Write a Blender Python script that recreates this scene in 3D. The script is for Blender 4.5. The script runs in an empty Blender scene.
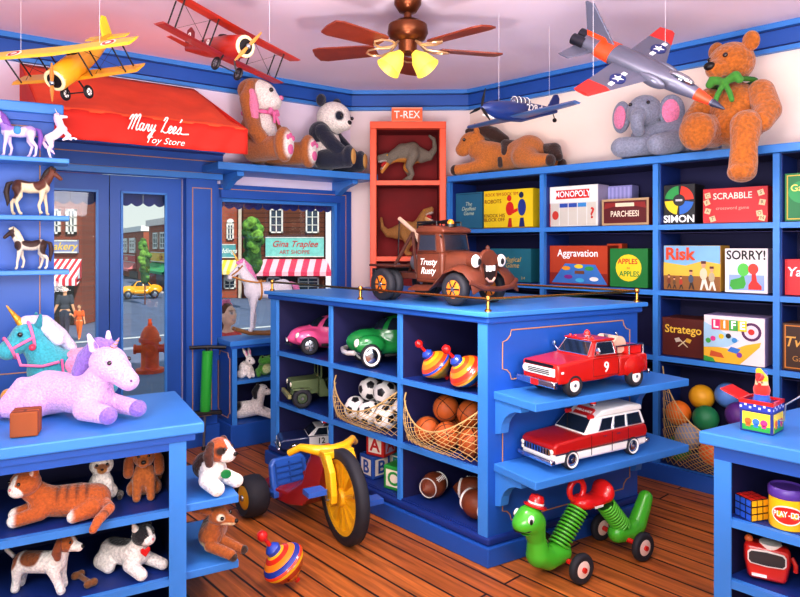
import bpy, bmesh, math, random
import numpy as np
from mathutils import Vector as V, Matrix as Mx, Euler
random.seed(7)
PI = math.pi
C = bpy.context.scene.collection
# ---------------------------------------------------------------- camera frame
F, HZ, CH = 650.0, 245.0, 1.4          # focal length in pixels, horizon row, eye height
def on(px, py, z):                     # point at height z seen at pixel (px, py)
    Y = (CH - z) * F / (py - HZ)
    return V(((px - 400) / F * Y, Y, z))
def at(px, py, Y):                     # point at distance Y
    return V(((px - 400) / F * Y, Y, CH - (py - HZ) / F * Y))
# ---------------------------------------------------------------- materials
def lin(h):
    if not isinstance(h, str): return tuple(h)
    h = h.lstrip('#'); c = [int(h[i:i+2], 16) / 255 for i in (0, 2, 4)]
    return tuple(x / 12.92 if x <= .04045 else ((x + .055) / 1.055) ** 2.4 for x in c)
MC = {}
def mat(col, rough=.5, metal=0, var=.1, scale=6, bump=0, emit=0, coat=0, bscale=60):
    key = (col, rough, metal, var, scale, bump, emit, coat)
    if key in MC: return MC[key]
    m = bpy.data.materials.new('paint_' + str(len(MC))); m.use_nodes = True
    nt = m.node_tree; b = nt.nodes['Principled BSDF']; L = nt.links
    c = lin(col)
    b.inputs['Roughness'].default_value = rough; b.inputs['Metallic'].default_value = metal
    b.inputs['Coat Weight'].default_value = coat
    if var:
        tc = nt.nodes.new('ShaderNodeTexCoord'); n = nt.nodes.new('ShaderNodeTexNoise')
        n.inputs['Scale'].default_value = scale; n.inputs['Detail'].default_value = 4
        L.new(tc.outputs['Object'], n.inputs['Vector'])
        r = nt.nodes.new('ShaderNodeValToRGB')
        r.color_ramp.elements[0].position = .3; r.color_ramp.elements[1].position = .7
        r.color_ramp.elements[0].color = tuple(x * (1 - var) for x in c) + (1,)
        r.color_ramp.elements[1].color = tuple(min(1, x * (1 + var)) for x in c) + (1,)
        L.new(n.outputs['Fac'], r.inputs['Fac']); L.new(r.outputs['Color'], b.inputs['Base Color'])
    else:
        b.inputs['Base Color'].default_value = c + (1,)
    if bump:
        tc = nt.nodes.new('ShaderNodeTexCoord'); n = nt.nodes.new('ShaderNodeTexNoise'); n.inputs['Scale'].default_value = bscale
        L.new(tc.outputs['Object'], n.inputs['Vector'])
        bp = nt.nodes.new('ShaderNodeBump'); bp.inputs['Strength'].default_value = bump; bp.inputs['Distance'].default_value = .01
        L.new(n.outputs['Fac'], bp.inputs['Height']); L.new(bp.outputs['Normal'], b.inputs['Normal'])
    if emit:
        b.inputs['Emission Color'].default_value = c + (1,); b.inputs['Emission Strength'].default_value = emit
    MC[key] = m
    return m
def furmat(scale=90, strength=.6, rough=.9, sheen=.35, amp=.22, name='plush'):
    k = ('fur', scale, strength, rough, sheen, amp)
    if k in MC: return MC[k]
    m = bpy.data.materials.new(name); m.use_nodes = True
    nt = m.node_tree; b = nt.nodes['Principled BSDF']; L = nt.links
    a = nt.nodes.new('ShaderNodeAttribute'); a.attribute_name = 'Col'
    tc = nt.nodes.new('ShaderNodeTexCoord'); n = nt.nodes.new('ShaderNodeTexNoise'); n.inputs['Scale'].default_value = scale; n.inputs['Detail'].default_value = 3
    L.new(tc.outputs['Object'], n.inputs['Vector'])
    r = nt.nodes.new('ShaderNodeMapRange'); r.inputs['From Min'].default_value = .3; r.inputs['From Max'].default_value = .7
    r.inputs['To Min'].default_value = 1 - amp; r.inputs['To Max'].default_value = 1 + amp
    L.new(n.outputs['Fac'], r.inputs['Value'])
    mx = nt.nodes.new('ShaderNodeVectorMath'); mx.operation = 'SCALE'
    L.new(a.outputs['Color'], mx.inputs[0]); L.new(r.outputs['Result'], mx.inputs['Scale'])
    L.new(mx.outputs['Vector'], b.inputs['Base Color'])
    b.inputs['Roughness'].default_value = rough; b.inputs['Sheen Weight'].default_value = sheen
    if strength:
        bp = nt.nodes.new('ShaderNodeBump'); bp.inputs['Strength'].default_value = strength; bp.inputs['Distance'].default_value = .012
        L.new(n.outputs['Fac'], bp.inputs['Height']); L.new(bp.outputs['Normal'], b.inputs['Normal'])
    MC[k] = m
    return m
def glassmat(tint='#FFFFFF', refl=.03):
    k = ('glass', tint, refl)
    if k in MC: return MC[k]
    m = bpy.data.materials.new('window_glass'); m.use_nodes = True
    nt = m.node_tree; nt.nodes.clear(); L = nt.links
    o = nt.nodes.new('ShaderNodeOutputMaterial'); t = nt.nodes.new('ShaderNodeBsdfTransparent'); g = nt.nodes.new('ShaderNodeBsdfGlossy')
    t.inputs['Color'].default_value = lin(tint) + (1,); g.inputs['Roughness'].default_value = .02
    x = nt.nodes.new('ShaderNodeMixShader'); x.inputs['Fac'].default_value = refl
    L.new(t.outputs[0], x.inputs[1]); L.new(g.outputs[0], x.inputs[2]); L.new(x.outputs[0], o.inputs['Surface'])
    MC[k] = m
    return m
def patmat(kind, c1, c2, c3=None, sx=1., sy=1., rough=.7, name=None):
    """brick / plank / stripe pattern in object space (x along, z up unless noted)"""
    k = (kind, c1, c2, c3, sx, sy)
    if k in MC: return MC[k]
    m = bpy.data.materials.new(name or kind); m.use_nodes = True
    nt = m.node_tree; b = nt.nodes['Principled BSDF']; L = nt.links; N = nt.nodes.new
    b.inputs['Roughness'].default_value = rough
    tc = N('ShaderNodeTexCoord'); sp = N('ShaderNodeSeparateXYZ'); cb = N('ShaderNodeCombineXYZ')
    L.new(tc.outputs['Object'], sp.inputs[0])
    if kind == 'stripe':
        w = N('ShaderNodeMath'); w.operation = 'MULTIPLY'; w.inputs[1].default_value = 1 / sx; L.new(sp.outputs['X'], w.inputs[0])
        f = N('ShaderNodeMath'); f.operation = 'FRACT'; L.new(w.outputs[0], f.inputs[0])
        g = N('ShaderNodeMath'); g.operation = 'GREATER_THAN'; g.inputs[1].default_value = sy; L.new(f.outputs[0], g.inputs[0])
        mx = N('ShaderNodeMix'); mx.data_type = 'RGBA'; L.new(g.outputs[0], mx.inputs['Factor'])
        mx.inputs['A'].default_value = lin(c1) + (1,); mx.inputs['B'].default_value = lin(c2) + (1,)
        L.new(mx.outputs['Result'], b.inputs['Base Color'])
    else:
        L.new(sp.outputs['X'], cb.inputs['X']); L.new(sp.outputs['Y' if kind == 'plank' else 'Z'], cb.inputs['Y'])
        t = N('ShaderNodeTexBrick'); L.new(cb.outputs[0], t.inputs['Vector'])
        t.inputs['Scale'].default_value = 1; t.inputs['Brick Width'].default_value = sx; t.inputs['Row Height'].default_value = sy
        t.inputs['Mortar Size'].default_value = .006 if kind == 'plank' else sy * .07
        if kind == 'plank': t.offset = .37; t.inputs['Mortar Smooth'].default_value = .4; t.inputs['Mortar Size'].default_value = .006
        t.inputs['Color1'].default_value = lin(c1) + (1,); t.inputs['Color2'].default_value = lin(c2) + (1,); t.inputs['Mortar'].default_value = lin(c3) + (1,)
        if kind == 'plank':
            n = N('ShaderNodeTexNoise'); mp = N('ShaderNodeMapping'); mp.inputs['Scale'].default_value = (1.6, 26, 1)
            L.new(cb.outputs[0], mp.inputs['Vector']); L.new(mp.outputs[0], n.inputs['Vector']); n.inputs['Scale'].default_value = 1.6; n.inputs['Detail'].default_value = 6; n.inputs['Distortion'].default_value = .6
            r = N('ShaderNodeMapRange'); r.inputs['From Min'].default_value = .3; r.inputs['From Max'].default_value = .72; r.inputs['To Min'].default_value = .55; r.inputs['To Max'].default_value = 1.45
            L.new(n.outputs['Fac'], r.inputs['Value'])
            # dark knots
            vo = N('ShaderNodeTexVoronoi'); m2 = N('ShaderNodeMapping'); m2.inputs['Scale'].default_value = (1.5, 4.5, 1)
            L.new(cb.outputs[0], m2.inputs['Vector']); L.new(m2.outputs[0], vo.inputs['Vector']); vo.inputs['Scale'].default_value = 1.15
            kr = N('ShaderNodeMapRange'); kr.inputs['From Min'].default_value = .03; kr.inputs['From Max'].default_value = .1; kr.inputs['To Min'].default_value = .25; kr.inputs['To Max'].default_value = 1
            L.new(vo.outputs['Distance'], kr.inputs['Value'])
            mu = N('ShaderNodeMath'); mu.operation = 'MULTIPLY'; L.new(r.outputs[0], mu.inputs[0]); L.new(kr.outputs[0], mu.inputs[1])
            s = N('ShaderNodeVectorMath'); s.operation = 'SCALE'; L.new(t.outputs['Color'], s.inputs[0]); L.new(mu.outputs[0], s.inputs['Scale'])
            L.new(s.outputs[0], b.inputs['Base Color'])
            bp = N('ShaderNodeBump'); bp.inputs['Strength'].default_value = .25; bp.inputs['Distance'].default_value = .004; bp.invert = True
            L.new(t.outputs['Fac'], bp.inputs['Height']); L.new(bp.outputs[0], b.inputs['Normal'])
        else:
            L.new(t.outputs['Color'], b.inputs['Base Color'])
    MC[k] = m
    return m
# ---------------------------------------------------------------- scene objects
def tag(o, label=None, cat=None, group=None, kind=None):
    if label: o['label'] = label
    if cat: o['category'] = cat
    if group: o['group'] = group
    if kind: o['kind'] = kind
    return o
def thing(name, label, cat, loc=(0, 0, 0), rz=0, sc=1, group=None, rot=None):
    o = bpy.data.objects.new(name, None); C.objects.link(o); o.empty_display_size = .05
    o.location = loc; o.rotation_euler = rot or (0, 0, rz); o.scale = (sc, sc, sc)
    return tag(o, label, cat, group)
def dup(root, loc=None, rz=None, label=None, group=None, sc=None):
    r = root.copy(); C.objects.link(r)
    if loc is not None: r.location = loc
    if rz is not None: r.rotation_euler = (0, 0, rz) if not hasattr(rz, '__len__') else rz
    if sc is not None: r.scale = (sc, sc, sc)
    if label: r['label'] = label
    if group: r['group'] = group
    for ch in list(root.children):
        c = ch.copy(); C.objects.link(c); c.parent = r
        for g in list(ch.children):
            d = g.copy(); C.objects.link(d); d.parent = c
    return r
def link(name, me, parent=None, label=None):
    o = bpy.data.objects.new(name, me); C.objects.link(o)
    if parent is not None: o.parent = parent
    if label: o['label'] = label
    return o
def rotm(x=0, y=0, z=0): return Euler((x, y, z)).to_matrix()
def aim(d):                                   # matrix whose Z axis is d
    return V(d).to_track_quat('Z', 'Y').to_matrix()
class MB:
    def __init__(s): s.v, s.f, s.m, s.ms = [], [], [], []
    def add(s, vs, fs, m):
        if m not in s.ms: s.ms.append(m)
        i = s.ms.index(m); b = len(s.v)
        s.v += [tuple(q) for q in vs]; s.f += [tuple(b + k for k in q) for q in fs]; s.m += [i] * len(fs)
        return s
    def para(s, o, A, B, Cc, m):
        o, A, B, Cc = V(o), V(A), V(B), V(Cc)
        p = [o, o + A, o + A + B, o + B]; p += [q + Cc for q in p]
        fs = [(0, 3, 2, 1), (4, 5, 6, 7), (0, 1, 5, 4), (1, 2, 6, 5), (2, 3, 7, 6), (3, 0, 4, 7)]
        if A.cross(B).dot(Cc) < 0: fs = [q[::-1] for q in fs]
        return s.add(p, fs, m)
    def box(s, x, y, z, m, rot=None, c=None):    # ranges (x0,x1) ...
        o = V((x[0], y[0], z[0])); A = V((x[1] - x[0], 0, 0)); B = V((0, y[1] - y[0], 0)); D = V((0, 0, z[1] - z[0]))
        if rot is not None:
            c = V(c) if c is not None else V(((x[0] + x[1]) / 2, (y[0] + y[1]) / 2, (z[0] + z[1]) / 2))
            o = rot @ (o - c) + c; A, B, D = rot @ A, rot @ B, rot @ D
        return s.para(o, A, B, D, m)
    def rings(s, rs, m, caps=(1, 1), closed=False):
        n = len(rs[0]); vs = [q for r in rs for q in r]; fs = []
        k = len(rs)
        for i in range(k if closed else k - 1):
            a, b = i * n, ((i + 1) % k) * n
            for j in range(n): fs.append((a + j, a + (j + 1) % n, b + (j + 1) % n, b + j))
        if not closed:
            if caps[0]: fs.append(tuple(range(n))[::-1])
            if caps[1]: fs.append(tuple((k - 1) * n + j for j in range(n)))
        return s.add(vs, fs, m)
    def cyl(s, p, q, r, m, r2=None, n=16, caps=(1, 1)):
        p, q = V(p), V(q); R = aim(q - p); r2 = r if r2 is None else r2
        return s.rings([[c + R @ V((math.cos(2*PI*j/n) * rr, math.sin(2*PI*j/n) * rr, 0)) for j in range(n)] for c, rr in ((p, r), (q, r2))], m, caps)
    def lathe(s, prof, m, T=None, n=24, closed=False):     # prof [(r,z)]
        T = T or Mx.Identity(4)
        return s.rings([[T @ V((max(r, 1e-4) * math.cos(2*PI*j/n), max(r, 1e-4) * math.sin(2*PI*j/n), z)) for j in range(n)] for r, z in prof], m, closed=closed)
    def tube(s, pts, r, m, n=6, closed=False):
        pts = [V(p) for p in pts]; k = len(pts); rs = []
        up = None
        for i, p in enumerate(pts):
            a = pts[i - 1] if (i or closed) else p; b = pts[(i + 1) % k] if (i < k - 1 or closed) else p
            d = (b - a).normalized()
            if up is None:
                up = d.orthogonal().normalized()
            up = (up - d * up.dot(d)).normalized(); w = d.cross(up)
            rr = r[i] if hasattr(r, '__len__') else r
            rs.append([p + (up * math.cos(2*PI*j/n) + w * math.sin(2*PI*j/n)) * rr for j in range(n)])
        return s.rings(rs, m, closed=closed)
    def sph(s, c, r, m, rot=None, n=20, k=12, lo=0, hi=PI):
        if not hasattr(r, '__len__'): r = (r, r, r)
        c = V(c); rot = rot or Mx.Identity(3)
        rs = []
        for i in range(k + 1):
            t = lo + (hi - lo) * i / k
            st, ct = max(math.sin(t), 1e-4), math.cos(t)
            rs.append([c + rot @ V((r[0] * st * math.cos(-2*PI*j/n), r[1] * st * math.sin(-2*PI*j/n), r[2] * ct)) for j in range(n)])
        return s.rings(rs, m)
    def patch(s, c, r, m, th, ph, rot=None, n=16, k=8, e=1.0, t=.006):   # a piece of an ellipsoid skin, angles th (from +z) and ph (around z)
        if not hasattr(r, '__len__'): r = (r, r, r)
        c = V(c); rot = rot or Mx.Identity(3); o = []
        for q in (1, 0):
            for i in range(k + 1):
                for j in range(n + 1):
                    a = th[0] + (th[1] - th[0]) * i / k; b = ph[0] + (ph[1] - ph[0]) * j / n
                    o.append(c + rot @ V(((r[0] - t * q) * math.sin(a) * math.cos(b), (r[1] - t * q) * math.sin(a) * math.sin(b), (r[2] - t * q) * math.cos(a))))
        w = n + 1; h = (k + 1) * w
        fs = [(h + i*w+j, h + (i+1)*w+j, h + (i+1)*w+j+1, h + i*w+j+1) for i in range(k) for j in range(n)]
        return s.add(o, fs, m)
    def prism(s, poly, d, m, T=None, both=True):           # 2-D polygon (x,z) extruded along y by +-d
        T = T or Mx.Identity(4); n = len(poly)
        y = (-d, d) if not hasattr(d, '__len__') else d
        vs = [T @ V((p[0], yy, p[1])) for yy in y for p in poly]
        ar = sum(poly[i][0] * poly[(i+1) % n][1] - poly[(i+1) % n][0] * poly[i][1] for i in range(n))
        fs = [tuple(range(n)), tuple(range(2*n - 1, n - 1, -1))] + [(j, n + j, n + (j+1) % n, (j+1) % n) for j in range(n)]
        if ar < 0: fs = [q[::-1] for q in fs]
        return s.add(vs, fs, m)
    def torus(s, c, R, r, m, T=None, n=28, k=10, arc=2*PI):
        T = T or Mx.Identity(3); c = V(c); cl = arc > 6.28
        pts = [c + T @ V((R * math.cos(arc*i/n), R * math.sin(arc*i/n), 0)) for i in range(n if cl else n + 1)]
        return s.tube(pts, r, m, k, cl)
    def build(s, name, parent=None, smooth=40, bevel=0, seg=2, wo=False, label=None, T=None, sub=0):
        me = bpy.data.meshes.new(name); vs = s.v
        if T is not None: vs = [tuple(T @ V(q)) for q in vs]
        if wo and parent is not None:
            l = parent.location; vs = [(q[0]-l[0], q[1]-l[1], q[2]-l[2]) for q in vs]
        me.from_pydata(vs, [], s.f)
        for m in s.ms: me.materials.append(m)
        me.polygons.foreach_set('material_index', s.m)
        if smooth:
            me.polygons.foreach_set('use_smooth', [True] * len(s.f)); me.set_sharp_from_angle(angle=math.radians(smooth))
        me.update()
        o = link(name, me, parent, label)
        if bevel:
            b = o.modifiers.new('bevel', 'BEVEL'); b.width = bevel; b.segments = seg; b.limit_method = 'ANGLE'; b.angle_limit = .6
        if sub:
            b = o.modifiers.new('sub', 'SUBSURF'); b.levels = sub; b.render_levels = sub
        return o
# ---- soft bodies: smooth union of ellipsoids and tapered chains, meshed with surface nets
def E(x, y, z, a, b, c, col, rot=None): return ('e', V((x, y, z)), V((a, b, c)), rotm(*rot) if rot else None, col)
def K(col, *pts): return ('k', pts, col)
def PT(x, y, z, a, b, c, col, rot=None): return ('p', V((x, y, z)), V((a, b, c)), rotm(*rot) if rot else None, col)   # paint patch
def CUT(x, y, z, a, b, c, rot=None): return ('x', V((x, y, z)), V((a, b, c)), rotm(*rot) if rot else None, None)      # carve
def _pd(p, X):
    if p[0] in 'epx':
        q = X - np.array(p[1])
        if p[3] is not None: q = q @ np.array(p[3])
        r = np.array(p[2]); a = np.sqrt(((q / r) ** 2).sum(-1)) + 1e-9; g = np.sqrt(((q / r / r) ** 2).sum(-1)) + 1e-9
        return a * (a - 1) / g
    d = None; pts = p[1]
    if len(pts) == 1:
        return np.sqrt(((X - np.array(pts[0][:3])) ** 2).sum(-1)) - pts[0][3]
    for i in range(len(pts) - 1):
        a, b = np.array(pts[i][:3]), np.array(pts[i+1][:3]); ab = b - a
        t = np.clip(((X - a) @ ab) / max(ab @ ab, 1e-9), 0, 1)
        e = np.sqrt(((X - a - t[..., None] * ab) ** 2).sum(-1)) - (pts[i][3] + (pts[i+1][3] - pts[i][3]) * t)
        d = e if d is None else np.minimum(d, e)
    return d
def _bb(p):
    if p[0] == 'e':
        m = max(p[2]) if p[3] is not None else None
        r = V((m, m, m)) if m else p[2]
        return p[1] - r, p[1] + r
    lo = V([min(q[i] - q[3] for q in p[1]) for i in range(3)]); hi = V([max(q[i] + q[3] for q in p[1]) for i in range(3)])
    return lo, hi
def blob(name, prims, parent=None, res=40, k=.02, m=None, label=None, mir=None):
    body = [p for p in prims if p[0] in 'ek']; paint = [p for p in prims if p[0] == 'p']; cuts = [p for p in prims if p[0] == 'x']
    bs = [_bb(p) for p in body]
    lo = np.array([min(b[0][i] for b in bs) for i in range(3)]) - k * .6; hi = np.array([max(b[1][i] for b in bs) for i in range(3)]) + k * .6
    h = max(hi - lo) / res; lo = lo - 1.6 * h; n = np.ceil((hi - lo) / h).astype(int) + 3
    g = np.stack(np.meshgrid(*[lo[i] + h * np.arange(n[i]) for i in range(3)], indexing='ij'), -1)
    D = None
    for p in body:
        d = _pd(p, g)
        if D is None: D = d
        else:
            kk = max(k, 1e-6); t = np.clip(.5 + .5 * (D - d) / kk, 0, 1); D = D * (1 - t) + d * t - kk * t * (1 - t)
    for p in cuts: D = np.maximum(D, -_pd(p, g))
    # surface nets
    cs = tuple(n - 1); S = np.zeros(cs + (3,)); cnt = np.zeros(cs)
    idx = np.stack(np.meshgrid(*[np.arange(c) for c in cs], indexing='ij'), -1).astype(float)
    def sl(o): return tuple(slice(o[i], o[i] + cs[i]) for i in range(3))
    cor = [(a, b, c) for a in (0, 1) for b in (0, 1) for c in (0, 1)]
    for a in cor:
        for ax in range(3):
            if a[ax]: continue
            b = list(a); b[ax] = 1
            d0, d1 = D[sl(a)], D[sl(b)]; cr = (d0 < 0) != (d1 < 0)
            t = np.where(cr, d0 / np.where(cr, d0 - d1, 1), 0)
            P = idx + np.array(a, float); P[..., ax] += t
            S += np.where(cr[..., None], P, 0); cnt += cr
    act = cnt > 0; ids = -np.ones(cs, int); ids[act] = np.arange(act.sum())
    vs = lo + h * (S[act] / cnt[act][:, None])
    fs = []
    for ax in range(3):
        o1, o2 = (ax + 1) % 3, (ax + 2) % 3
        a = [slice(1, cs[i]) for i in range(3)]; a[ax] = slice(0, cs[ax])
        b = list(a); b[ax] = slice(1, cs[ax] + 1)
        d0, d1 = D[tuple(a)], D[tuple(b)]
        q = np.argwhere((d0 < 0) != (d1 < 0))
        if not len(q): continue
        sg = d0[tuple(q.T)] < 0
        base = q.copy()
        for j in (o1, o2): base[:, j] += 1
        def cid(u, w):
            c = base.copy(); c[:, o1] -= u; c[:, o2] -= w
            return ids[tuple(c.T)]
        Q = np.stack([cid(1, 1), cid(0, 1), cid(0, 0), cid(1, 0)], 1)
        Q[~sg] = Q[~sg][:, ::-1]
        fs.append(Q)
    fs = np.concatenate(fs); fs = fs[(fs >= 0).all(1)]
    me = bpy.data.meshes.new(name); me.from_pydata(vs.tolist(), [], fs.tolist())
    ds = np.stack([_pd(p, vs) for p in body], 1); w = np.argmin(ds, 1)
    cols = np.array([lin(p[-1]) for p in body])[w]
    for p in paint:
        d = _pd(p, vs); t = np.clip(.5 - d / (1.6 * h), 0, 1)[:, None]; cols = cols * (1 - t) + np.array(lin(p[-1])) * t
    ca = me.color_attributes.new('Col', 'FLOAT_COLOR', 'POINT')
    ca.data.foreach_set('color', np.concatenate([cols, np.ones((len(vs), 1))], 1).astype(np.float32).ravel())
    me.materials.append(m or furmat()); me.polygons.foreach_set('use_smooth', [True] * len(me.polygons)); me.update()
    return link(name, me, parent, label)
def text(s, parent, pos, right, up, size, m, align='CENTER', shear=0, bold=0, sx=1, name='lettering', depth=.0006):
    cu = bpy.data.curves.new(name, 'FONT'); cu.body = s; cu.size = size; cu.align_x = align; cu.align_y = 'CENTER'; cu.shear = shear
    cu.offset = bold * size; cu.extrude = depth; cu.resolution_u = 3; cu.space_line = .85; cu.materials.append(m)
    o = bpy.data.objects.new(name, cu); C.objects.link(o)
    r, u = V(right).normalized(), V(up).normalized(); n = r.cross(u).normalized()
    o.matrix_local = Mx.Translation(pos) @ Mx((r * sx, u, n)).transposed().to_4x4()
    if parent is not None: o.parent = parent
    return o
# ================================================================= paints
EDGE, PANEL, DARK, SHADE, GOLD = '#3D84D2', '#2057AE', '#15327E', '#0D0B45', '#C98F62'  # deepest navy: compartment shade put into the colour
M_EDGE = mat(EDGE, .4, var=.08, scale=3); M_PAN = mat(PANEL, .42, var=.1, scale=2.5); M_DARK = mat(DARK, .5, var=.12, scale=3)  # the dark blue also paints shade on floors inside compartments
M_SHADE = mat(SHADE, .7, var=.15, scale=3); M_GOLD = mat(GOLD, .4, var=0); M_LINE = mat('#10236B', .6, var=0)
M_WALL = mat('#FBE8E6', .9, var=.03, scale=1.2); M_CEIL = mat('#F2E4F4', .95, var=.03, scale=1)
BLK = mat('#0B0B10', .45, var=0); RUB = mat('#22222A', .7, var=.1); WHT = mat('#F4F1EC', .5, var=.03); CHR = mat('#D8DCE4', .15, 1, var=0)
RED = mat('#D3201C', .3, var=.06, coat=.4); YEL = mat('#F5BE16', .35, var=.05, coat=.3); GRN = mat('#2F9A3C', .4, var=.06); STEEL = mat('#9AA0A8', .3, .9, var=0)
BRASS = mat('#D99A4A', .25, 1, var=0); GLS = mat('#1B2534', .08, var=0, coat=.6); BROWN = mat('#6B3A1C', .6, var=.12)
# ================================================================= shell
CEIL = 2.66
P0, U, NN = V((-2.38, 3.87, 0)), V((.7956, .6058, 0)), V((.6058, -.7956, 0))
def PL(t, d, z): return P0 + U * t + NN * d + V((0, 0, z))
Z = V((0, 0, 1))
def wl(mb, t, d, z, m): mb.para(PL(t[0], d[0], z[0]), U * (t[1]-t[0]), NN * (d[1]-d[0]), Z * (z[1]-z[0]), m); return mb
def struct(name, mb, **k): o = mb.build(name, **k); o['kind'] = 'structure'; return o
BL, BR = V((-.413, 5.37, 0)), V((.5745, 5.335, 0))
RD = V((.7071, -.7071, 0)); RN = V((-.7071, -.7071, 0))       # along the right wall, and out of it into the room
# floor: a long board pattern, boards run along the right wall
fl = MB(); fl.box((-6, 6), (-4.4, 4.4), (-.08, 0), patmat('plank', '#B8692C', '#A05624', '#1A0A05', 2.3, .112, rough=.5))
fo = fl.build('floor', smooth=0); fo['kind'] = 'structure'; fo.rotation_euler = (0, 0, math.radians(-48)); fo.location = (.5, 1.6, 0)
# clip the floor to the inside of the left and back walls
me = fo.data; bm = bmesh.new(); bm.from_mesh(me); Mi = Mx.Rotation(math.radians(48), 4, 'Z')
for p, n in ((PL(0, 0, 0), NN), ((BL + BR) / 2, V((-.035, -1, 0)).normalized()), (BR, RN)):
    q = Mi @ (p + n * -.1 - V((.5, 1.6, 0))); nn = Mi.to_3x3() @ n
    g = bmesh.ops.bisect_plane(bm, geom=bm.verts[:] + bm.edges[:] + bm.faces[:], plane_co=q, plane_no=nn, clear_inner=True)
    ed = [e for e in g['geom_cut'] if isinstance(e, bmesh.types.BMEdge)]
    bmesh.ops.holes_fill(bm, edges=ed)
bm.to_mesh(me); bm.free()
poly = [PL(-3.2, -.12, 0), BL + V((-.08, .12, 0)), BR + V((.05, .12, 0)), BR + RD * 6.2 - RN * .12, V((4.9, -2.6, 0)), V((-4.9, -2.6, 0))]
ce = MB(); n = len(poly)
ce.add([tuple(p + Z * CEIL) for p in poly] + [tuple(p + Z * (CEIL + .1)) for p in poly], [tuple(range(n)), tuple(range(2*n-1, n-1, -1))] + [(i, n+i, n+(i+1) % n, (i+1) % n) for i in range(n)], M_CEIL)
struct('ceiling', ce, smooth=0)
w = MB(); DT, WT = (.12, 1.09), (1.33, 2.37); DZ, WZ = 1.87, (.64, 1.75)
for t, z in (((-3.2, DT[0]), (0, CEIL)), (DT, (DZ, CEIL)), ((DT[1], WT[0]), (0, CEIL)), (WT, (0, WZ[0])), (WT, (WZ[1], CEIL)), ((WT[1], 2.5), (0, CEIL))):
    wl(w, t, (-.1, 0), z, mat('#F4E2F2', .9, var=.03, scale=1.2))
struct('wall_left', w, smooth=0)
w = MB(); w.para(BL, BR - BL, V((0, .12, 0)), Z * CEIL, M_WALL); struct('wall_back', w, smooth=0)
w = MB(); w.para(BR, RD * 6.2, -RN * .12, Z * CEIL, mat('#FFEBDD', .9, var=.03, scale=1.2)); struct('wall_right', w, smooth=0)
def crown(name, p, d, n, L, sk=(0, 0)):
    mb = MB()
    for z0, z1, dd, m in ((2.505, 2.53, .035, M_EDGE), (2.53, 2.537, .03, M_LINE), (2.537, 2.622, .045, M_PAN), (2.622, 2.629, .04, M_LINE), (2.629, CEIL, .075, M_EDGE)):
        mb.para(p + Z * z0, d * L, n * dd, Z * (z1 - z0), m)
    struct(name, mb, smooth=0)
crown('trim_1', PL(-3.2, 0, 0), U, NN, 5.69); crown('trim_2', BL, (BR - BL).normalized(), V((-.035, -1, 0)).normalized(), (BR - BL).length); crown('trim_3', BR - RD * .01, RD, RN, 6.2)
# ================================================================= shop door surround, doors, window
s = MB()
for t in ((-.14, .12), (1.09, 1.31)):
    wl(s, t, (0, .07), (0, 1.86), M_PAN); wl(s, (t[0]-.015, t[1]+.015), (0, .09), (0, .14), M_PAN)
    for a, b in (((t[0]+.04, t[0]+.046), (.2, 1.8)), ((t[1]-.046, t[1]-.04), (.2, 1.8)), ((t[0]+.04, t[1]-.04), (.2, .206)), ((t[0]+.04, t[1]-.04), (1.794, 1.8))): wl(s, a, (.07, .073), b, M_GOLD)
for z, d, m in (((1.86, 1.9), .1, M_EDGE), ((1.9, 1.905), .08, M_GOLD), ((1.905, 1.985), .075, M_PAN), ((1.985, 1.99), .08, M_GOLD), ((1.99, 2.03), .1, M_PAN), ((2.03, 2.04), .11, M_LINE), ((2.04, 2.09), .14, M_PAN), ((2.09, 2.13), .17, M_EDGE)):
    wl(s, (-.17, 1.34), (0, d), z, m)
struct('trim_4', s, smooth=0)
GLASS = glassmat()
for i, (a, b, ga, gb) in enumerate(((.13, .611, .235, .545), (.617, 1.085, .683, .985))):
    d = MB(); dz = (.03, 1.86); g = (.31, 1.757)
    for t, z in (((a, ga), dz), ((gb, b), dz), ((ga, gb), (dz[0], g[0])), ((ga, gb), (g[1], dz[1]))): wl(d, t, (-.065, -.02), z, M_PAN)
    o = struct('door_%d' % (i + 1), d, smooth=0)
    f = MB()
    for t, z in (((ga, ga+.014), g), ((gb-.014, gb), g), ((ga, gb), (g[0], g[0]+.014)), ((ga, gb), (g[1]-.014, g[1]))): wl(f, t, (-.03, -.008), z, M_EDGE)
    f.build('door_frame', o, smooth=0)
    wl(MB(), (ga, gb), (-.045, -.04), g, GLASS).build('glass_pane', o, smooth=0)
wn = MB(); c = .085
for t, z in (((WT[0]-c*.2, WT[0]+.02), (WZ[0]-.06, WZ[1]+c)), ((WT[1]-.02, WT[1]+c), (WZ[0]-.06, WZ[1]+c)), ((WT[0], WT[1]), (WZ[1]-.01, WZ[1]+c)), ((WT[0], WT[1]), (WZ[0]-.06, WZ[0]+.02))): wl(wn, t, (-.02, .045), z, M_PAN)
o = struct('window_1', wn, smooth=0)
f = MB(); a, b = WT[0] + .02, WT[1] - .02; g = (WZ[0] + .02, WZ[1] - .01)
for t, z in (((a, a+.025), g), ((b-.025, b), g), ((a, b), (g[0], g[0]+.025)), ((a, b), (g[1]-.025, g[1]))): wl(f, t, (-.05, -.005), z, M_EDGE)
f.build('window_frame', o, smooth=0)
f = MB()
for t, z in (((WT[1]+.03, WT[1]+.035), (.75, 1.8)), ((WT[0]+.0, WT[1]+.035), (1.8, 1.805))): wl(f, t, (.045, .048), z, M_GOLD)
f.build('trim_line', o, smooth=0)
wl(MB(), (a, b), (-.06, -.055), g, GLASS).build('glass_pane', o, smooth=0)
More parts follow.
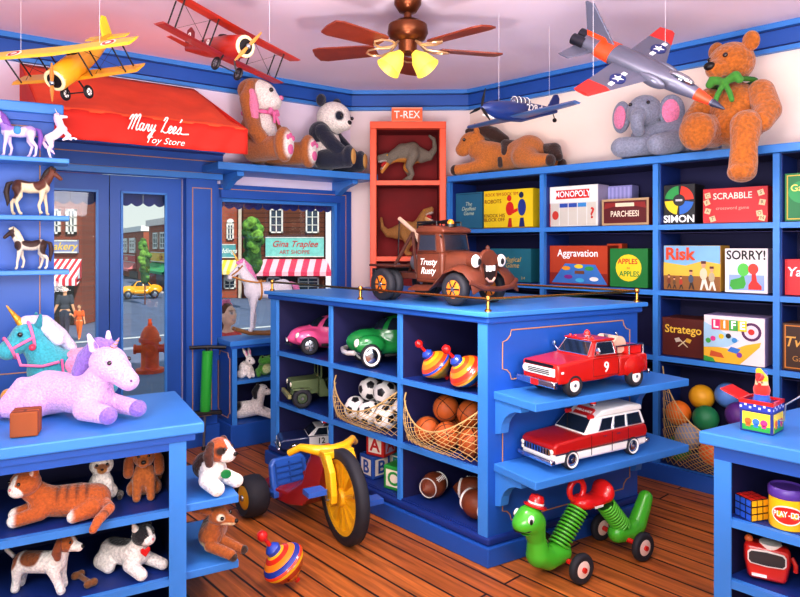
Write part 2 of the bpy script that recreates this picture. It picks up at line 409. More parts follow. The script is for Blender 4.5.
# scalloped navy valances hanging outside the glass
NAVY = mat('#27307A', .8, var=.2, scale=8)
def valance(t0, t1, z, n, lab):
    mb = MB(); top = z + .09
    for i in range(n):
        a = t0 + (t1 - t0) * i / n; w_ = (t1 - t0) / n
        ps = [(a, top)] + [(a + w_ * j / 8, z + .02 - .022 * math.sin(PI * j / 8)) for j in range(9)] + [(a + w_, top)]
        k = len(ps); dd = -.16 - .012 * (i % 2)
        mb.add([tuple(PL(t, dd, zz)) for t, zz in ps] + [tuple(PL(t, dd - .006, zz)) for t, zz in ps], [tuple(range(k)), tuple(range(2*k-1, k-1, -1))] + [(j, (j+1) % k, k + (j+1) % k, k + j) for j in range(k)], NAVY)
    t = thing('scalloped_valance', lab, 'valance', PL((t0+t1)/2, -.16, z))
    mb.build('scalloped_fringe', t, wo=True, smooth=0)
    wl(MB(), (t0, t1), (-.19, -.1), (top, top + .03), NAVY).build('head_rail', t, wo=True, smooth=0)
valance(.1, 1.1, 1.67, 13, 'navy scalloped awning fringe hanging outside the glass doors')
valance(1.3, 2.4, 1.675, 14, 'navy scalloped awning fringe hanging outside the display window')
# red shop awning with a white script name
AW = [mat('#F8582E', .8, var=.14, scale=4), mat('#D82C1E', .8, var=.1, scale=4)]
t = thing('shop_awning', 'red cloth awning with white script lettering above the glass double doors', 'awning', PL(.65, .4, 2.1))
t0, t1 = .1, 1.16; mb = MB(); n = 40; rs = []
prof = [(0, 2.5)] + [(.02 + .82 * i / 14, 2.5 - .4 * (i / 14) ** 1.06 - .03 * math.sin(PI * i / 14)) for i in range(1, 15)]
vs = []; fs = []
for j in range(n + 1):
    tt = t0 + (t1 - t0) * j / n
    for i, (d, z) in enumerate(prof):
        r = .012 * math.sin(tt * 21 + i * .5) * math.sin(PI * i / 14); vs.append(tuple(PL(tt + .03 * (i/14) * (2*j/n-1), d, z + r)))
k = len(prof)
for j in range(n):
    for i in range(k - 1): fs.append((j*k+i, j*k+i+1, (j+1)*k+i+1, (j+1)*k+i))
mb.add(vs, fs, AW[0]); o = mb.build('canopy', t, wo=True, smooth=60); so = o.modifiers.new('s', 'SOLIDIFY'); so.thickness = .008
mb = MB(); vs = []; fs = []
for j in range(n + 1):
    tt = t0 - .03 + (t1 - t0 + .06) * j / n
    for i in range(5): vs.append(tuple(PL(tt, .84 + .008 * math.sin(j * 1.1 + i) + .01 * i/4, 2.1 - .155 * i / 4)))
for j in range(n):
    for i in range(4): fs.append((j*5+i, j*5+i+1, (j+1)*5+i+1, (j+1)*5+i))
mb.add(vs, fs, AW[1]); o = mb.build('front_flap', t, wo=True, smooth=60); so = o.modifiers.new('s', 'SOLIDIFY'); so.thickness = .006
for tt in (t0 - .03, t1 + .03):
    mb = MB()
    q = [PL(t0 if tt < .5 else t1, 0, 2.5), PL(t0 if tt < .5 else t1, 0, 2.12), PL(tt, .84, 1.95), PL(tt, .84, 2.1)]
    mb.add([tuple(p) for p in q] + [tuple(p + U * .006) for p in q], [(0, 1, 2, 3), (7, 6, 5, 4), (0, 3, 7, 4), (0, 4, 5, 1), (1, 5, 6, 2), (2, 6, 7, 3)], AW[1])
    mb.build('side_flap', t, wo=True, smooth=0)
LW = mat('#FFF6EE', .6, var=0)
def script(strokes, o, r, u, sc, rad, m, par):     # hand-drawn script: smooth strokes
    mb = MB()
    for st in strokes:
        p = [st[0]] + list(st) + [st[-1]]; pts = []
        for i in range(1, len(p) - 2):
            for k in range(5):
                t_ = k / 5; q = [.5*((2*p[i][a]) + (p[i+1][a]-p[i-1][a])*t_ + (2*p[i-1][a]-5*p[i][a]+4*p[i+1][a]-p[i+2][a])*t_**2 + (3*p[i][a]-p[i-1][a]-3*p[i+1][a]+p[i+2][a])*t_**3) for a in (0, 1)]
                pts.append(o + r * ((q[0] + .25*q[1]) * sc) + u * (q[1] * sc))
        pts.append(o + r * ((st[-1][0] + .25*st[-1][1]) * sc) + u * (st[-1][1] * sc)); mb.tube(pts, rad, m, 5)
    return mb.build('lettering', par)
def off(x, st): return [(a + x, b) for a, b in st]
EE = [(0, .08), (.14, .22), (.16, .36), (.08, .4), (.02, .2), (.1, 0), (.24, .1)]
ST = [[(-.08, .55), (.0, .8), (.08, .78), (.05, .4), (-.02, 0)], [(.05, .5), (.18, .85), (.25, .8), (.22, .45), (.16, .02)], [(.22, .5), (.36, .87), (.44, .8), (.4, .4), (.38, .1), (.44, 0), (.52, .1)],
    [(.72, .36), (.6, .4), (.54, .2), (.6, .02), (.7, .12), (.75, .4), (.71, .1), (.78, 0), (.86, .12)], [(.86, .12), (.92, .38), (.96, .34), (1.02, .36), (1, .1), (1.06, 0), (1.14, .12)],
    [(1.14, .12), (1.18, .4), (1.17, .1), (1.24, .02), (1.32, .2), (1.36, .4), (1.3, -.1), (1.2, -.38), (1.12, -.32), (1.2, -.12), (1.42, .1)],
    off(1.72, [(.02, .66), (.1, .87), (.2, .82), (.12, .5), (.04, .1), (0, .03), (.1, .08), (.25, 0), (.4, .08)]), off(2.1, EE), off(2.34, EE), [(2.72, .86), (2.66, .66)], off(2.6, [(0, .1), (.16, .42), (.2, .15), (.12, 0), (0, .06)]), [(2.74, .08), (2.95, .02), (3.3, .05)]]
script(ST, PL(.50, .874, 2.02) - t.location, U, Z, .098, .0042, LW, t)
text("Toy Store", t, PL(.69, .878, 1.972) - t.location, U, Z, .05, LW, shear=.4, bold=0, sx=1.05)
# ================================================================= furniture helpers
def skew(mb, O, A, B, a, b, z, m): mb.para(O + A * a[0] + B * b[0] + Z * z[0], A * (a[1]-a[0]), B * (b[1]-b[0]), Z * (z[1]-z[0]), m); return mb
def notch_line(mb, O, A, nrm, a, z, r, m, w=.006):        # gold line with notched corners on a panel
    pts = []
    def P(x, y): return O + A * x + Z * y + nrm * .002
    for cx, cy, s0 in ((a[0], z[0], 0), (a[1], z[0], 1), (a[1], z[1], 2), (a[0], z[1], 3)):
        sx, sy = (1 if cx == a[0] else -1), (1 if cy == z[0] else -1)
        arc = [(cx + sx * r * math.cos(q), cy + sy * r * math.sin(q)) for q in (0, PI/6, PI/3, PI/2)]
        if s0 in (0, 2): arc = arc[::-1]
        pts += [P(*p) for p in arc]
    mb.tube(pts, w / 2, m, 5, True)
# ---- right wall shelving: front line X+Y=5.42
def onr(px, c=5.42): k = (px - 400) / F; Y = c / (1 + k); return V((k * Y, Y, 0))
SH0 = onr(447); SHZ = (.1, .74, 1.13, 1.52, 1.93)
def sd(px): return (onr(px) - SH0).length
t = thing('game_shelving', 'tall blue wall shelving full of board games along the right wall', 'shelving', SH0); L = 4.2; SB = -RN
O = SH0; DV = [sd(540), sd(653), sd(773), sd(773) + .8, sd(773) + 1.6, L - .02]
for i, z in enumerate(SHZ):
    if i == 4: skew(MB(), O, RD, SB, (.025, L), (-.03, .335), (z - .045, z), M_EDGE).build('top', t, wo=True, smooth=0, bevel=.004)
    else: skew(MB(), O, RD, SB, (0, L), (0, .32), (z - .03, z), M_EDGE).build('shelf', t, wo=True, smooth=0)
for a in [0] + DV: skew(MB(), O, RD, SB, (a, a + .032), (-.004, .32), (0, 1.885), M_EDGE).build('divider', t, wo=True, smooth=0)
skew(MB(), O, RD, SB, (0, L), (.32, .333), (0, 1.885), M_SHADE).build('back_panel', t, wo=True, smooth=0)
skew(MB(), O, RD, SB, (.02, L), (-.02, 0), (0, .095), M_PAN).build('plinth', t, wo=True, smooth=0, bevel=.003)
mb = MB()
zs = (0,) + SHZ
for a0, a1 in zip([0] + DV, DV):                           # dark sheets: shade painted into every compartment
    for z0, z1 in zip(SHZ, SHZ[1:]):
        skew(mb, O, RD, SB, (a0 + .032, a0 + .036), (.03, .32), (z0, z1 - .03 - .015 * (z1 > 1.9)), M_DARK); skew(mb, O, RD, SB, (a1 - .004, a1), (.03, .32), (z0, z1 - .045), M_SHADE)
        skew(mb, O, RD, SB, (a0 + .036, a1 - .004), (.03, .32), (z1 - .05, z1 - .046), M_SHADE); skew(mb, O, RD, SB, (a0 + .036, a1 - .004), (.012, .32), (z0, z0 + .002), M_DARK)
mb.build('shade_lining', t, wo=True, smooth=0)
# ---- red dinosaur bookcase
RC, RI = mat('#F0562A', .45, var=.07), mat('#7E1218', .8, var=.15)  # second red is darker: bookcase interior shade put into the colour
a, b, y0, y1 = at(370, 0, 5.03).x, at(446, 0, 5.03).x, 5.03, 5.33
t = thing('red_bookcase', 'tall orange-red bookcase holding two dinosaurs against the back wall', 'bookcase', ((a+b)/2, y0, 0))
H = 2.355
for x in ((a, a + .05), (b - .05, b)): MB().box(x, (y0, y1), (0, H), RC).build('side_panel', t, wo=True, smooth=0, bevel=.004)
MB().box((a, b), (y0 - .012, y1), (H - .055, H), RC).build('top', t, wo=True, smooth=0, bevel=.004)
for z in (.12, .72, 1.31, 1.90): MB().box((a + .05, b - .05), (y0 + .004, y1 - .02), (z - .035, z), RC).build('shelf', t, wo=True, smooth=0)
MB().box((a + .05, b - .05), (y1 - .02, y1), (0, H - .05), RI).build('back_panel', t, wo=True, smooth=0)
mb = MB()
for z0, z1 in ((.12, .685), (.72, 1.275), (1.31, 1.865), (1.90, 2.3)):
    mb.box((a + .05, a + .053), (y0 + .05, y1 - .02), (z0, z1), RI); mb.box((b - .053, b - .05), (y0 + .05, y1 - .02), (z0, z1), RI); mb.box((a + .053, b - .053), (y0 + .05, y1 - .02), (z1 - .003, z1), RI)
mb.build('shade_lining', t, wo=True, smooth=0)  # darker red sheets painting shade inside the bookcase
s = thing('name_sign', 'small orange sign with white capital letters on top of the red bookcase', 'sign', (at(407, 0, 5.06).x, 5.06, H))
MB().box((-.12, .12), (-.012, .012), (0, .115), mat('#F26A35', .5, var=.05)).build('board', s, smooth=0, bevel=.003)
mb = MB()
for x in ((-.116, .116),):
    for z in ((.004, .008), (.107, .111)): mb.box(x, (-.014, -.011), z, mat('#FFD9B8', .5, var=0))
mb.build('border_line', s, smooth=0)
text('T-REX', s, (0, -.0135, .055), (1, 0, 0), Z, .082, LW, bold=.01, sx=.9)
# ---- shelf above the window
t = thing('wall_shelf', 'long blue wall shelf above the display window holding two big plush toys', 'shelf', PL(1.8, .2, 1.955))
wl(MB(), (1.2, 2.5), (0, .36), (1.905, 1.955), M_EDGE).build('shelf_board', t, wo=True, smooth=0, bevel=.004)
for tt in (1.36, 2.3):
    mb = MB(); pts = [(0, 1.905), (.3, 1.905), (.3, 1.875), (.18, 1.85), (.07, 1.80), (0, 1.79)]
    n = len(pts); vs = [tuple(PL(tt + q, d, z)) for q in (0, .05) for d, z in pts]
    mb.add(vs, [tuple(range(n)), tuple(range(2*n-1, n-1, -1))] + [(j, n+j, n+(j+1) % n, (j+1) % n) for j in range(n)], M_EDGE); mb.build('bracket', t, wo=True, smooth=0)
# ---- low cabinet under the window
t = thing('window_cabinet', 'low blue open cabinet below the display window with small plush animals inside', 'cabinet', PL(1.6, .13, 0))
A0, A1, D = 1.335, 2.2, .27
wl(MB(), (A0 - .02, A1), (0, D + .02), (.705, .74), M_EDGE).build('top', t, wo=True, smooth=0, bevel=.004)
wl(MB(), (A0 - .01, A1), (0, D + .01), (.685, .705), M_PAN).build('top_molding', t, wo=True, smooth=0)
wl(MB(), (A0, A0 + .03), (0, D), (.09, .685), M_PAN).build('side_panel', t, wo=True, smooth=0); wl(MB(), (A1 - .03, A1), (0, D), (.09, .685), M_PAN).build('side_panel', t, wo=True, smooth=0)
wl(MB(), (A0 - .015, A1), (0, D + .015), (0, .16), M_PAN).build('plinth', t, wo=True, smooth=0, bevel=.006)
wl(MB(), (A0 + .03, A1 - .03), (0, .012), (.16, .685), M_SHADE).build('back_panel', t, wo=True, smooth=0)
wl(MB(), (A0 + .03, A1 - .03), (.01, D), (.435, .46), M_EDGE).build('shelf', t, wo=True, smooth=0)
wl(MB(), (A0, A0 + .035), (D, D + .006), (.16, .685), M_EDGE).build('front_stile', t, wo=True, smooth=0)
mb = MB(); notch_line(mb, PL(A0, 0, 0), NN, -U, (.03, D - .03), (.2, .65), .035, M_GOLD); mb.build('trim_line', t, wo=True)
# ================================================================= island counter
IC, IA, IB = V((.385, 2.844, 0)), V((.86, .51, 0)), V((-.675, .738, 0)); LA, LB = .97, 1.79
NF = V((-.738, -.675, 0)).normalized(); NR = V((.51, -.86, 0)).normalized()     # outward normals of the cubby face and the end face
t = thing('display_island', 'big blue display island with nine cubbies and toy cars on its end shelves', 'counter', IC + IA * .5 + IB * .9)
def isk(name, a, b, z, m, **k): skew(MB(), IC, IA, IB, a, b, z, m).build(name, t, wo=True, smooth=0, **k)
TZ = 1.107
isk('top', (-.035, LA + .035), (-.035, LB + .03), (TZ - .022, TZ), M_EDGE, bevel=.004)
isk('top_molding', (-.018, LA + .018), (-.018, LB + .015), (TZ - .052, TZ - .022), M_PAN, bevel=.008)
isk('plinth', (-.03, LA + .03), (-.03, LB + .03), (0, .085), M_PAN, bevel=.005); isk('base_molding', (-.016, LA + .016), (-.016, LB + .016), (.085, .12), M_DARK, bevel=.01)
isk('end_panel', (0, LA), (0, .03), (.12, TZ - .052), M_PAN); isk('end_panel', (0, LA), (LB - .02, LB), (.12, TZ - .052), M_PAN)
isk('side_panel', (LA - .02, LA), (.03, LB - .02), (.12, TZ - .052), M_PAN); isk('back_panel', (.72, .735), (.03, LB - .02), (.12, TZ - .052), M_SHADE)
CB = (.0, .577, 1.161, 1.722)
for b in ((.03, .052), (.566, .588), (1.15, 1.172), (1.722, 1.772)): isk('divider', (-.002, .72), b, (.12, TZ - .052), M_EDGE)
isk('front_stile', (-.006, 0), (0, .052), (.12, TZ - .052), M_EDGE); isk('front_stile', (-.006, 0), (1.722, LB), (.12, TZ - .052), M_EDGE)
for z in (.41, .73): isk('shelf', (-.003, .72), (.052, 1.722), (z - .026, z), M_EDGE)
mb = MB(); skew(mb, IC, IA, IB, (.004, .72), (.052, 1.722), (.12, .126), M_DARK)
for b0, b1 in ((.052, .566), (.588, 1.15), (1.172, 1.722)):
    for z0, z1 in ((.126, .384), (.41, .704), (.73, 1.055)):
        for b in ((b0, b0 + .004), (b1 - .004, b1)): skew(mb, IC, IA, IB, (.014, .72), b, (z0, z1), M_SHADE)
        skew(mb, IC, IA, IB, (.014, .72), (b0, b1), (z1 - .004, z1), M_SHADE); skew(mb, IC, IA, IB, (.014, .72), (b0, b1), (z0, z0 + .003), M_DARK)
mb.build('shade_lining', t, wo=True, smooth=0)  # thin sheets that paint the cubbies' shade
mb = MB(); notch_line(mb, IC, IA, NR, (.08, LA - .06), (.8, 1.02), .05, M_GOLD); notch_line(mb, IC, IA, NR, (.08, LA - .06), (.17, .70), .05, M_GOLD); mb.build('trim_line', t, wo=True)
SHV = []
for z in (.757, .44):
    o = skew(MB(), IC, IA, NR, (.03, LA + .04), (.0, .27), (z - .035, z), M_EDGE).build('end_shelf', t, wo=True, smooth=0, bevel=.004)
    for a in (.04, LA - .06):
        mb = MB(); pts = [(0, z - .035), (.17, z - .035), (.17, z - .06)] + [(.17 - .135 * math.sin(q), z - .06 - .12 * (1 - math.cos(q))) for q in (.3, .6, .9, 1.2, 1.57)] + [(0, z - .19)]
        n = len(pts); vs = [tuple(IC + IA * (a + q) + NR * d + Z * zz) for q in (0, .045) for d, zz in pts]
        mb.add(vs, [tuple(range(n)), tuple(range(2*n-1, n-1, -1))] + [(j, n+j, n+(j+1) % n, (j+1) % n) for j in range(n)], M_EDGE); mb.build('bracket', o, smooth=0, T=Mx.Translation(-t.location))
# brass gallery rail on the island top
r = thing('brass_rail', 'low brass gallery rail with ball posts around the island top', 'rail', IC + Z * TZ)
cs = [(-.0, LB), (.0, .0), (LA, .0), (LA, LB * .55)]; pp = [IC + IA * (a + .01) + IB * (b + .01) for a, b in cs]
MB().tube([p + Z * (TZ + .055) for p in pp], .0065, BRASS, 8).build('rail', r, wo=True)
for p in pp + [IC + IB * .9 + IA * .01]:
    mb = MB(); mb.lathe([(.016, 0), (.016, .006), (.008, .012), (.008, .045), (.013, .05), (.014, .058), (.011, .068), (0, .072)], BRASS, Mx.Translation(p + Z * TZ), 12); mb.build('post', r, wo=True)
# ================================================================= left front counter
LC = V((-.785, 2.385, 0)); LE = V((-.875, -.485, 0)); LD = V((-.485, .875, 0)); t = thing('left_counter', 'blue shelf counter at lower left with plush animals on top and inside', 'counter', LC + LE * .6 + LD * .25)
def lsk(name, a, b, z, m, par=None, **k): return skew(MB(), LC, LE, LD, a, b, z, m).build(name, par or t, wo=True, smooth=0, **k)
lsk('top', (-.06, 1.5), (-.03, .56), (.71, .75), M_EDGE, bevel=.006); lsk('top_molding', (-.03, 1.5), (-.015, .54), (.685, .71), M_PAN)
lsk('side_panel', (0, .03), (0, .53), (.03, .685), M_PAN); lsk('side_panel', (1.46, 1.49), (0, .53), (.03, .685), M_PAN)
lsk('front_stile', (0, .06), (-.006, 0), (.03, .685), M_EDGE)
lsk('front_rail', (.06, 1.46), (-.006, .015), (.655, .685), M_PAN)
lsk('back_panel', (.03, 1.46), (.515, .53), (.03, .685), M_SHADE); lsk('plinth', (0, 1.49), (.02, .53), (0, .03), M_PAN)
for z in (.44, .19): lsk('shelf', (.03, 1.46), (-.004, .515), (z - .025, z), M_EDGE)
mb = MB()
for z0, z1 in ((.03, .165), (.19, .415), (.44, .655)):
    skew(mb, LC, LE, LD, (.03, .034), (.02, .515), (z0, z1), M_SHADE); skew(mb, LC, LE, LD, (.034, 1.46), (.02, .515), (z1 - .004, z1), M_SHADE); skew(mb, LC, LE, LD, (.034, 1.46), (.02, .515), (z0, z0 + .002), M_DARK)
mb.build('shade_lining', t, wo=True, smooth=0)  # sheets with the shade under the counter put into their colour
for z in (.44, .19): lsk('end_shelf', (-.2, 0), (.02, .46), (z - .03, z), M_EDGE, bevel=.003)
# ---- display stand with three little shelves (behind the left counter)
HC = V((-1.66, 3.12, 0)); HD = LD
t = thing('figurine_stand', 'tall blue panel with three small shelves of horse figurines at left', 'display stand', HC + LE * .35)
def hsk(name, a, b, z, m, **k): return skew(MB(), HC, LE, HD, a, b, z, m).build(name, t, wo=True, smooth=0, **k)
hsk('back_panel', (0, .8), (0, .05), (0, 2.0), M_PAN); hsk('base', (-.02, .8), (-.04, .08), (0, .08), M_PAN)
hsk('cornice', (-.04, .84), (-.04, .08), (2.02, 2.07), M_EDGE, bevel=.008); hsk('cornice_molding', (-.02, .82), (-.02, .06), (1.985, 2.02), M_PAN)
for z in (1.80, 1.535, 1.285): hsk('shelf', (-.06, .8), (-.15, 0), (z - .022, z), M_EDGE, bevel=.004)
mb = MB(); notch_line(mb, HC, LE, -HD, (.06, .78), (.8, 1.96), .05, M_GOLD); mb.build('trim_line', t, wo=True)
# ---- right front counter
RCo = V((1.10, 2.27, 0)); RF = V((.7, -.714, 0)); RDp = V((.86, .51, 0)); t = thing('right_counter', 'blue shelf counter at lower right with a jack-in-the-box on top', 'counter', RCo + RF * .4 + RDp * .3)
def rsk(name, a, b, z, m, **k): return skew(MB(), RCo, RF, RDp, a, b, z, m).build(name, t, wo=True, smooth=0, **k)
rsk('top', (-.035, 1.0), (-.035, .62), (.705, .75), M_EDGE, bevel=.006); rsk('front_rail', (0, 1.0), (-.006, .02), (.655, .705), M_PAN)
rsk('side_panel', (0, .03), (0, .6), (.03, .705), M_PAN); rsk('side_panel', (.97, 1.0), (0, .6), (.03, .705), M_PAN); rsk('front_stile', (0, .055), (-.006, 0), (.03, .655), M_EDGE)
rsk('back_panel', (.03, .97), (.585, .6), (.03, .705), M_SHADE); rsk('plinth', (0, 1.0), (.02, .6), (0, .03), M_PAN)
for z in (.46, .25): rsk('shelf', (.03, .97), (-.003, .585), (z - .028, z), M_EDGE)
mb = MB()
for z0, z1 in ((.03, .222), (.25, .432), (.46, .7)):
    skew(mb, RCo, RF, RDp, (.03, .034), (.02, .585), (z0, z1), M_SHADE); skew(mb, RCo, RF, RDp, (.034, .97), (.02, .585), (z1 - .004, z1), M_SHADE); skew(mb, RCo, RF, RDp, (.034, .97), (.02, .585), (z0, z0 + .002), M_DARK)
mb.build('shade_lining', t, wo=True, smooth=0)  # painted shade on the inner faces of this counter
# ================================================================= vehicles
def rotx(): return Mx.Rotation(-PI / 2, 4, 'X')
def wheel(par, x, y, z, r, w, hub=CHR, tyre=RUB, name='wheel', spokes=0, white=False, hubr=.62):
    T = Mx.Translation((x, y, z)) @ Mx.Rotation(PI / 2, 4, 'X'); mb = MB(); h = w / 2
    mb.lathe([(r*.55, -h*.8), (r*.8, -h), (r*.95, -h*.75), (r, -h*.3), (r, h*.3), (r*.95, h*.75), (r*.8, h), (r*.55, h*.8)], tyre, T, 28, closed=True)
    o = mb.build(name, par, smooth=50)
    m2 = MB(); m2.lathe([(0, -h*.9), (r*hubr*.5, -h*.95), (r*hubr*.9, -h*.8), (r*hubr, -h*.7), (r*hubr, h*.7), (r*hubr*.9, h*.8), (r*hubr*.5, h*.95), (0, h*.9)], hub, T, 24)
    for s in (-1, 1):
        if white: m2.lathe([(r*hubr, s*h*.86), (r*.8, s*h*1.03), (r*.8, s*h*.9), (r*hubr, s*h*.7)], WHT, T, 24, closed=True)
        for i in range(spokes):
            q = 2*PI*i/spokes; d = V((math.cos(q), math.sin(q), 0)); m2.cyl(T @ (d * r*.12 + Z * s*h), T @ (d * r*hubr*.9 + Z * s*h*.95), r*.045, BLK, n=6)
        m2.lathe([(0, s*h*1.05), (r*.13, s*h*1.05), (r*.16, s*h*.9), (0, s*h*.88)], STEEL, T, 12)
    m2.build('hub', o, smooth=40)
    return o
def frust(b, t, z0, z1):           # b=(x0,x1,halfw) t=(x0,x1,halfw)
    B = [V((b[0], -b[2], z0)), V((b[1], -b[2], z0)), V((b[1], b[2], z0)), V((b[0], b[2], z0))]
    T = [V((t[0], -t[2], z1)), V((t[1], -t[2], z1)), V((t[1], t[2], z1)), V((t[0], t[2], z1))]
    return B, T
FACES = {'right': (0, 1), 'front': (1, 2), 'left': (2, 3), 'back': (3, 0)}
def cabin(par, b, t, z0, z1, m, bevel=.008, name='cabin', sub=0):
    B, T = frust(b, t, z0, z1); mb = MB()
    mb.add(B + T, [(0, 3, 2, 1), (4, 5, 6, 7)] + [(i, (i+1) % 4, 4 + (i+1) % 4, 4 + i) for i in range(4)], m)
    return mb.build(name, par, bevel=bevel, smooth=30), B, T
def pane(par, B, T, face, u, v, m=None, off=.003, name='window', t=.004, fr=None):
    i, j = FACES[face]; a, b, c, d = B[i], B[j], T[j], T[i]
    def P(x, y): return (a * (1-x) + b * x) * (1-y) + (d * (1-x) + c * x) * y
    n = (b - a).cross(d - a).normalized()
    q = [P(u[0], v[0]), P(u[1], v[0]), P(u[1], v[1]), P(u[0], v[1])]
    mb = MB(); mb.add([p + n * off for p in q] + [p - n * t for p in q], [(0, 1, 2, 3), (7, 6, 5, 4)] + [(k, 4+k, 4 + (k+1) % 4, (k+1) % 4) for k in range(4)], m or GLS)
    if fr: mb.tube([p + n * off for p in q], fr[0], fr[1], 5, True)
    return mb.build(name, par, smooth=0)
PAINT = {}
def carpaint(c): return mat(c, .3, var=.04, coat=.35)
def carfur(rough=.22):
    k = 'carv'
    if k in MC: return MC[k]
    m = bpy.data.materials.new('car_paint'); m.use_nodes = True; nt = m.node_tree; b = nt.nodes['Principled BSDF']
    a = nt.nodes.new('ShaderNodeAttribute'); a.attribute_name = 'Col'; nt.links.new(a.outputs['Color'], b.inputs['Base Color'])
    b.inputs['Roughness'].default_value = rough; b.inputs['Coat Weight'].default_value = .35; MC[k] = m
    return m
def beetle(label, loc, rz, sc, col, group=None, white=True, modern=False, hz=1.0, res=56):
    t = thing('beetle_car', label, 'car', loc, rz, sc, group); t.scale = (sc, sc, sc * hz)
    if modern:
        blob('body', [E(0, 0, .14, .5, .19, .1, col), E(-.02, 0, .2, .3, .165, .17, col), E(.26, 0, .18, .21, .15, .085, col), E(-.3, 0, .18, .18, .15, .1, col)] + [E(s*.3, q*.145, .16, .13, .045, .075, col) for s in (1, -1) for q in (1, -1)], t, res, .03, carfur())
    else:
        blob('body', [E(0, 0, .14, .44, .15, .075, col), E(-.02, 0, .21, .26, .135, .165, col), E(.27, 0, .18, .2, .11, .095, col), E(-.28, 0, .18, .2, .12, .115, col)] + [E(s*.29, q*.14, .165, .135, .05, .075, col) for s in (1, -1) for q in (1, -1)], t, res, .022, carfur())
    cx, cr = (-.02, (.308, .173, .178)) if modern else (-.02, (.268, .143, .173))
    c = (cx, 0, .2 if modern else .21)
    tr = MB()
    for nm, th, ph in (('windshield', (.62, 1.22), (-.72, .72)), ('rear_window', (.62, 1.1), (PI-.6, PI+.6)), ('side_window', (.62, 1.22), (.95, 1.62)), ('side_window', (.62, 1.22), (1.7, 2.3)), ('side_window', (.62, 1.22), (-1.62, -.95)), ('side_window', (.62, 1.22), (-2.3, -1.7))):
        MB().patch(c, tuple(r * 1.012 for r in cr), GLS, th, ph, n=10, k=6, t=.012).build(nm, t, smooth=60)
    bm_ = CHR if not modern else carpaint(col)
    for s in (1, -1):
        if not modern: MB().tube([(s*.43, -.17, .115), (s*.48, -.12, .11), (s*.495, 0, .11), (s*.48, .12, .11), (s*.43, .17, .115)], .018, mat('#E8E4E0', .25, .3, var=0), 8).build('bumper', t)
    if modern:
        MB().tube([(.47, -.14, .1), (.507, 0, .095), (.47, .14, .1)], .013, BLK, 8).build('grille', t); MB().box((.495, .505), (-.05, .05), (.12, .145), WHT).build('licence_plate', t, smooth=0)
    for q in (1, -1):
        MB().sph((.4, q*.14, .18), (.03, .03, .035), mat('#F5F2E4', .1, var=0, coat=1), n=14, k=8).build('headlight', t)
        MB().tube([(.17, q*.185, .09), (-.17, q*.185, .09)], .014, BLK, 6).build('running_board', t)
    for s in (1, -1):
        for q in (1, -1): wheel(t, s*.29, q*(.185 if modern else .178), .09, .09, .06, STEEL if modern else CHR, white=white, spokes=5 if modern else 0)
    return t
def hard(par, profile, w, m, name='body', bevel=.012, seg=3): return MB().prism(profile, w, m).build(name, par, bevel=bevel, seg=seg, smooth=35)
def lamp(par, p, r, m, name='headlight', rx=.4):
    return MB().sph(p, (r * rx, r, r), m, n=14, k=8).build(name, par)
LAMPM = mat('#FFF6DC', .1, var=0, coat=1); REDL = mat('#E02818', .15, var=0, coat=1, emit=.3); BLUL = mat('#2C50E0', .15, var=0, coat=1, emit=.3)
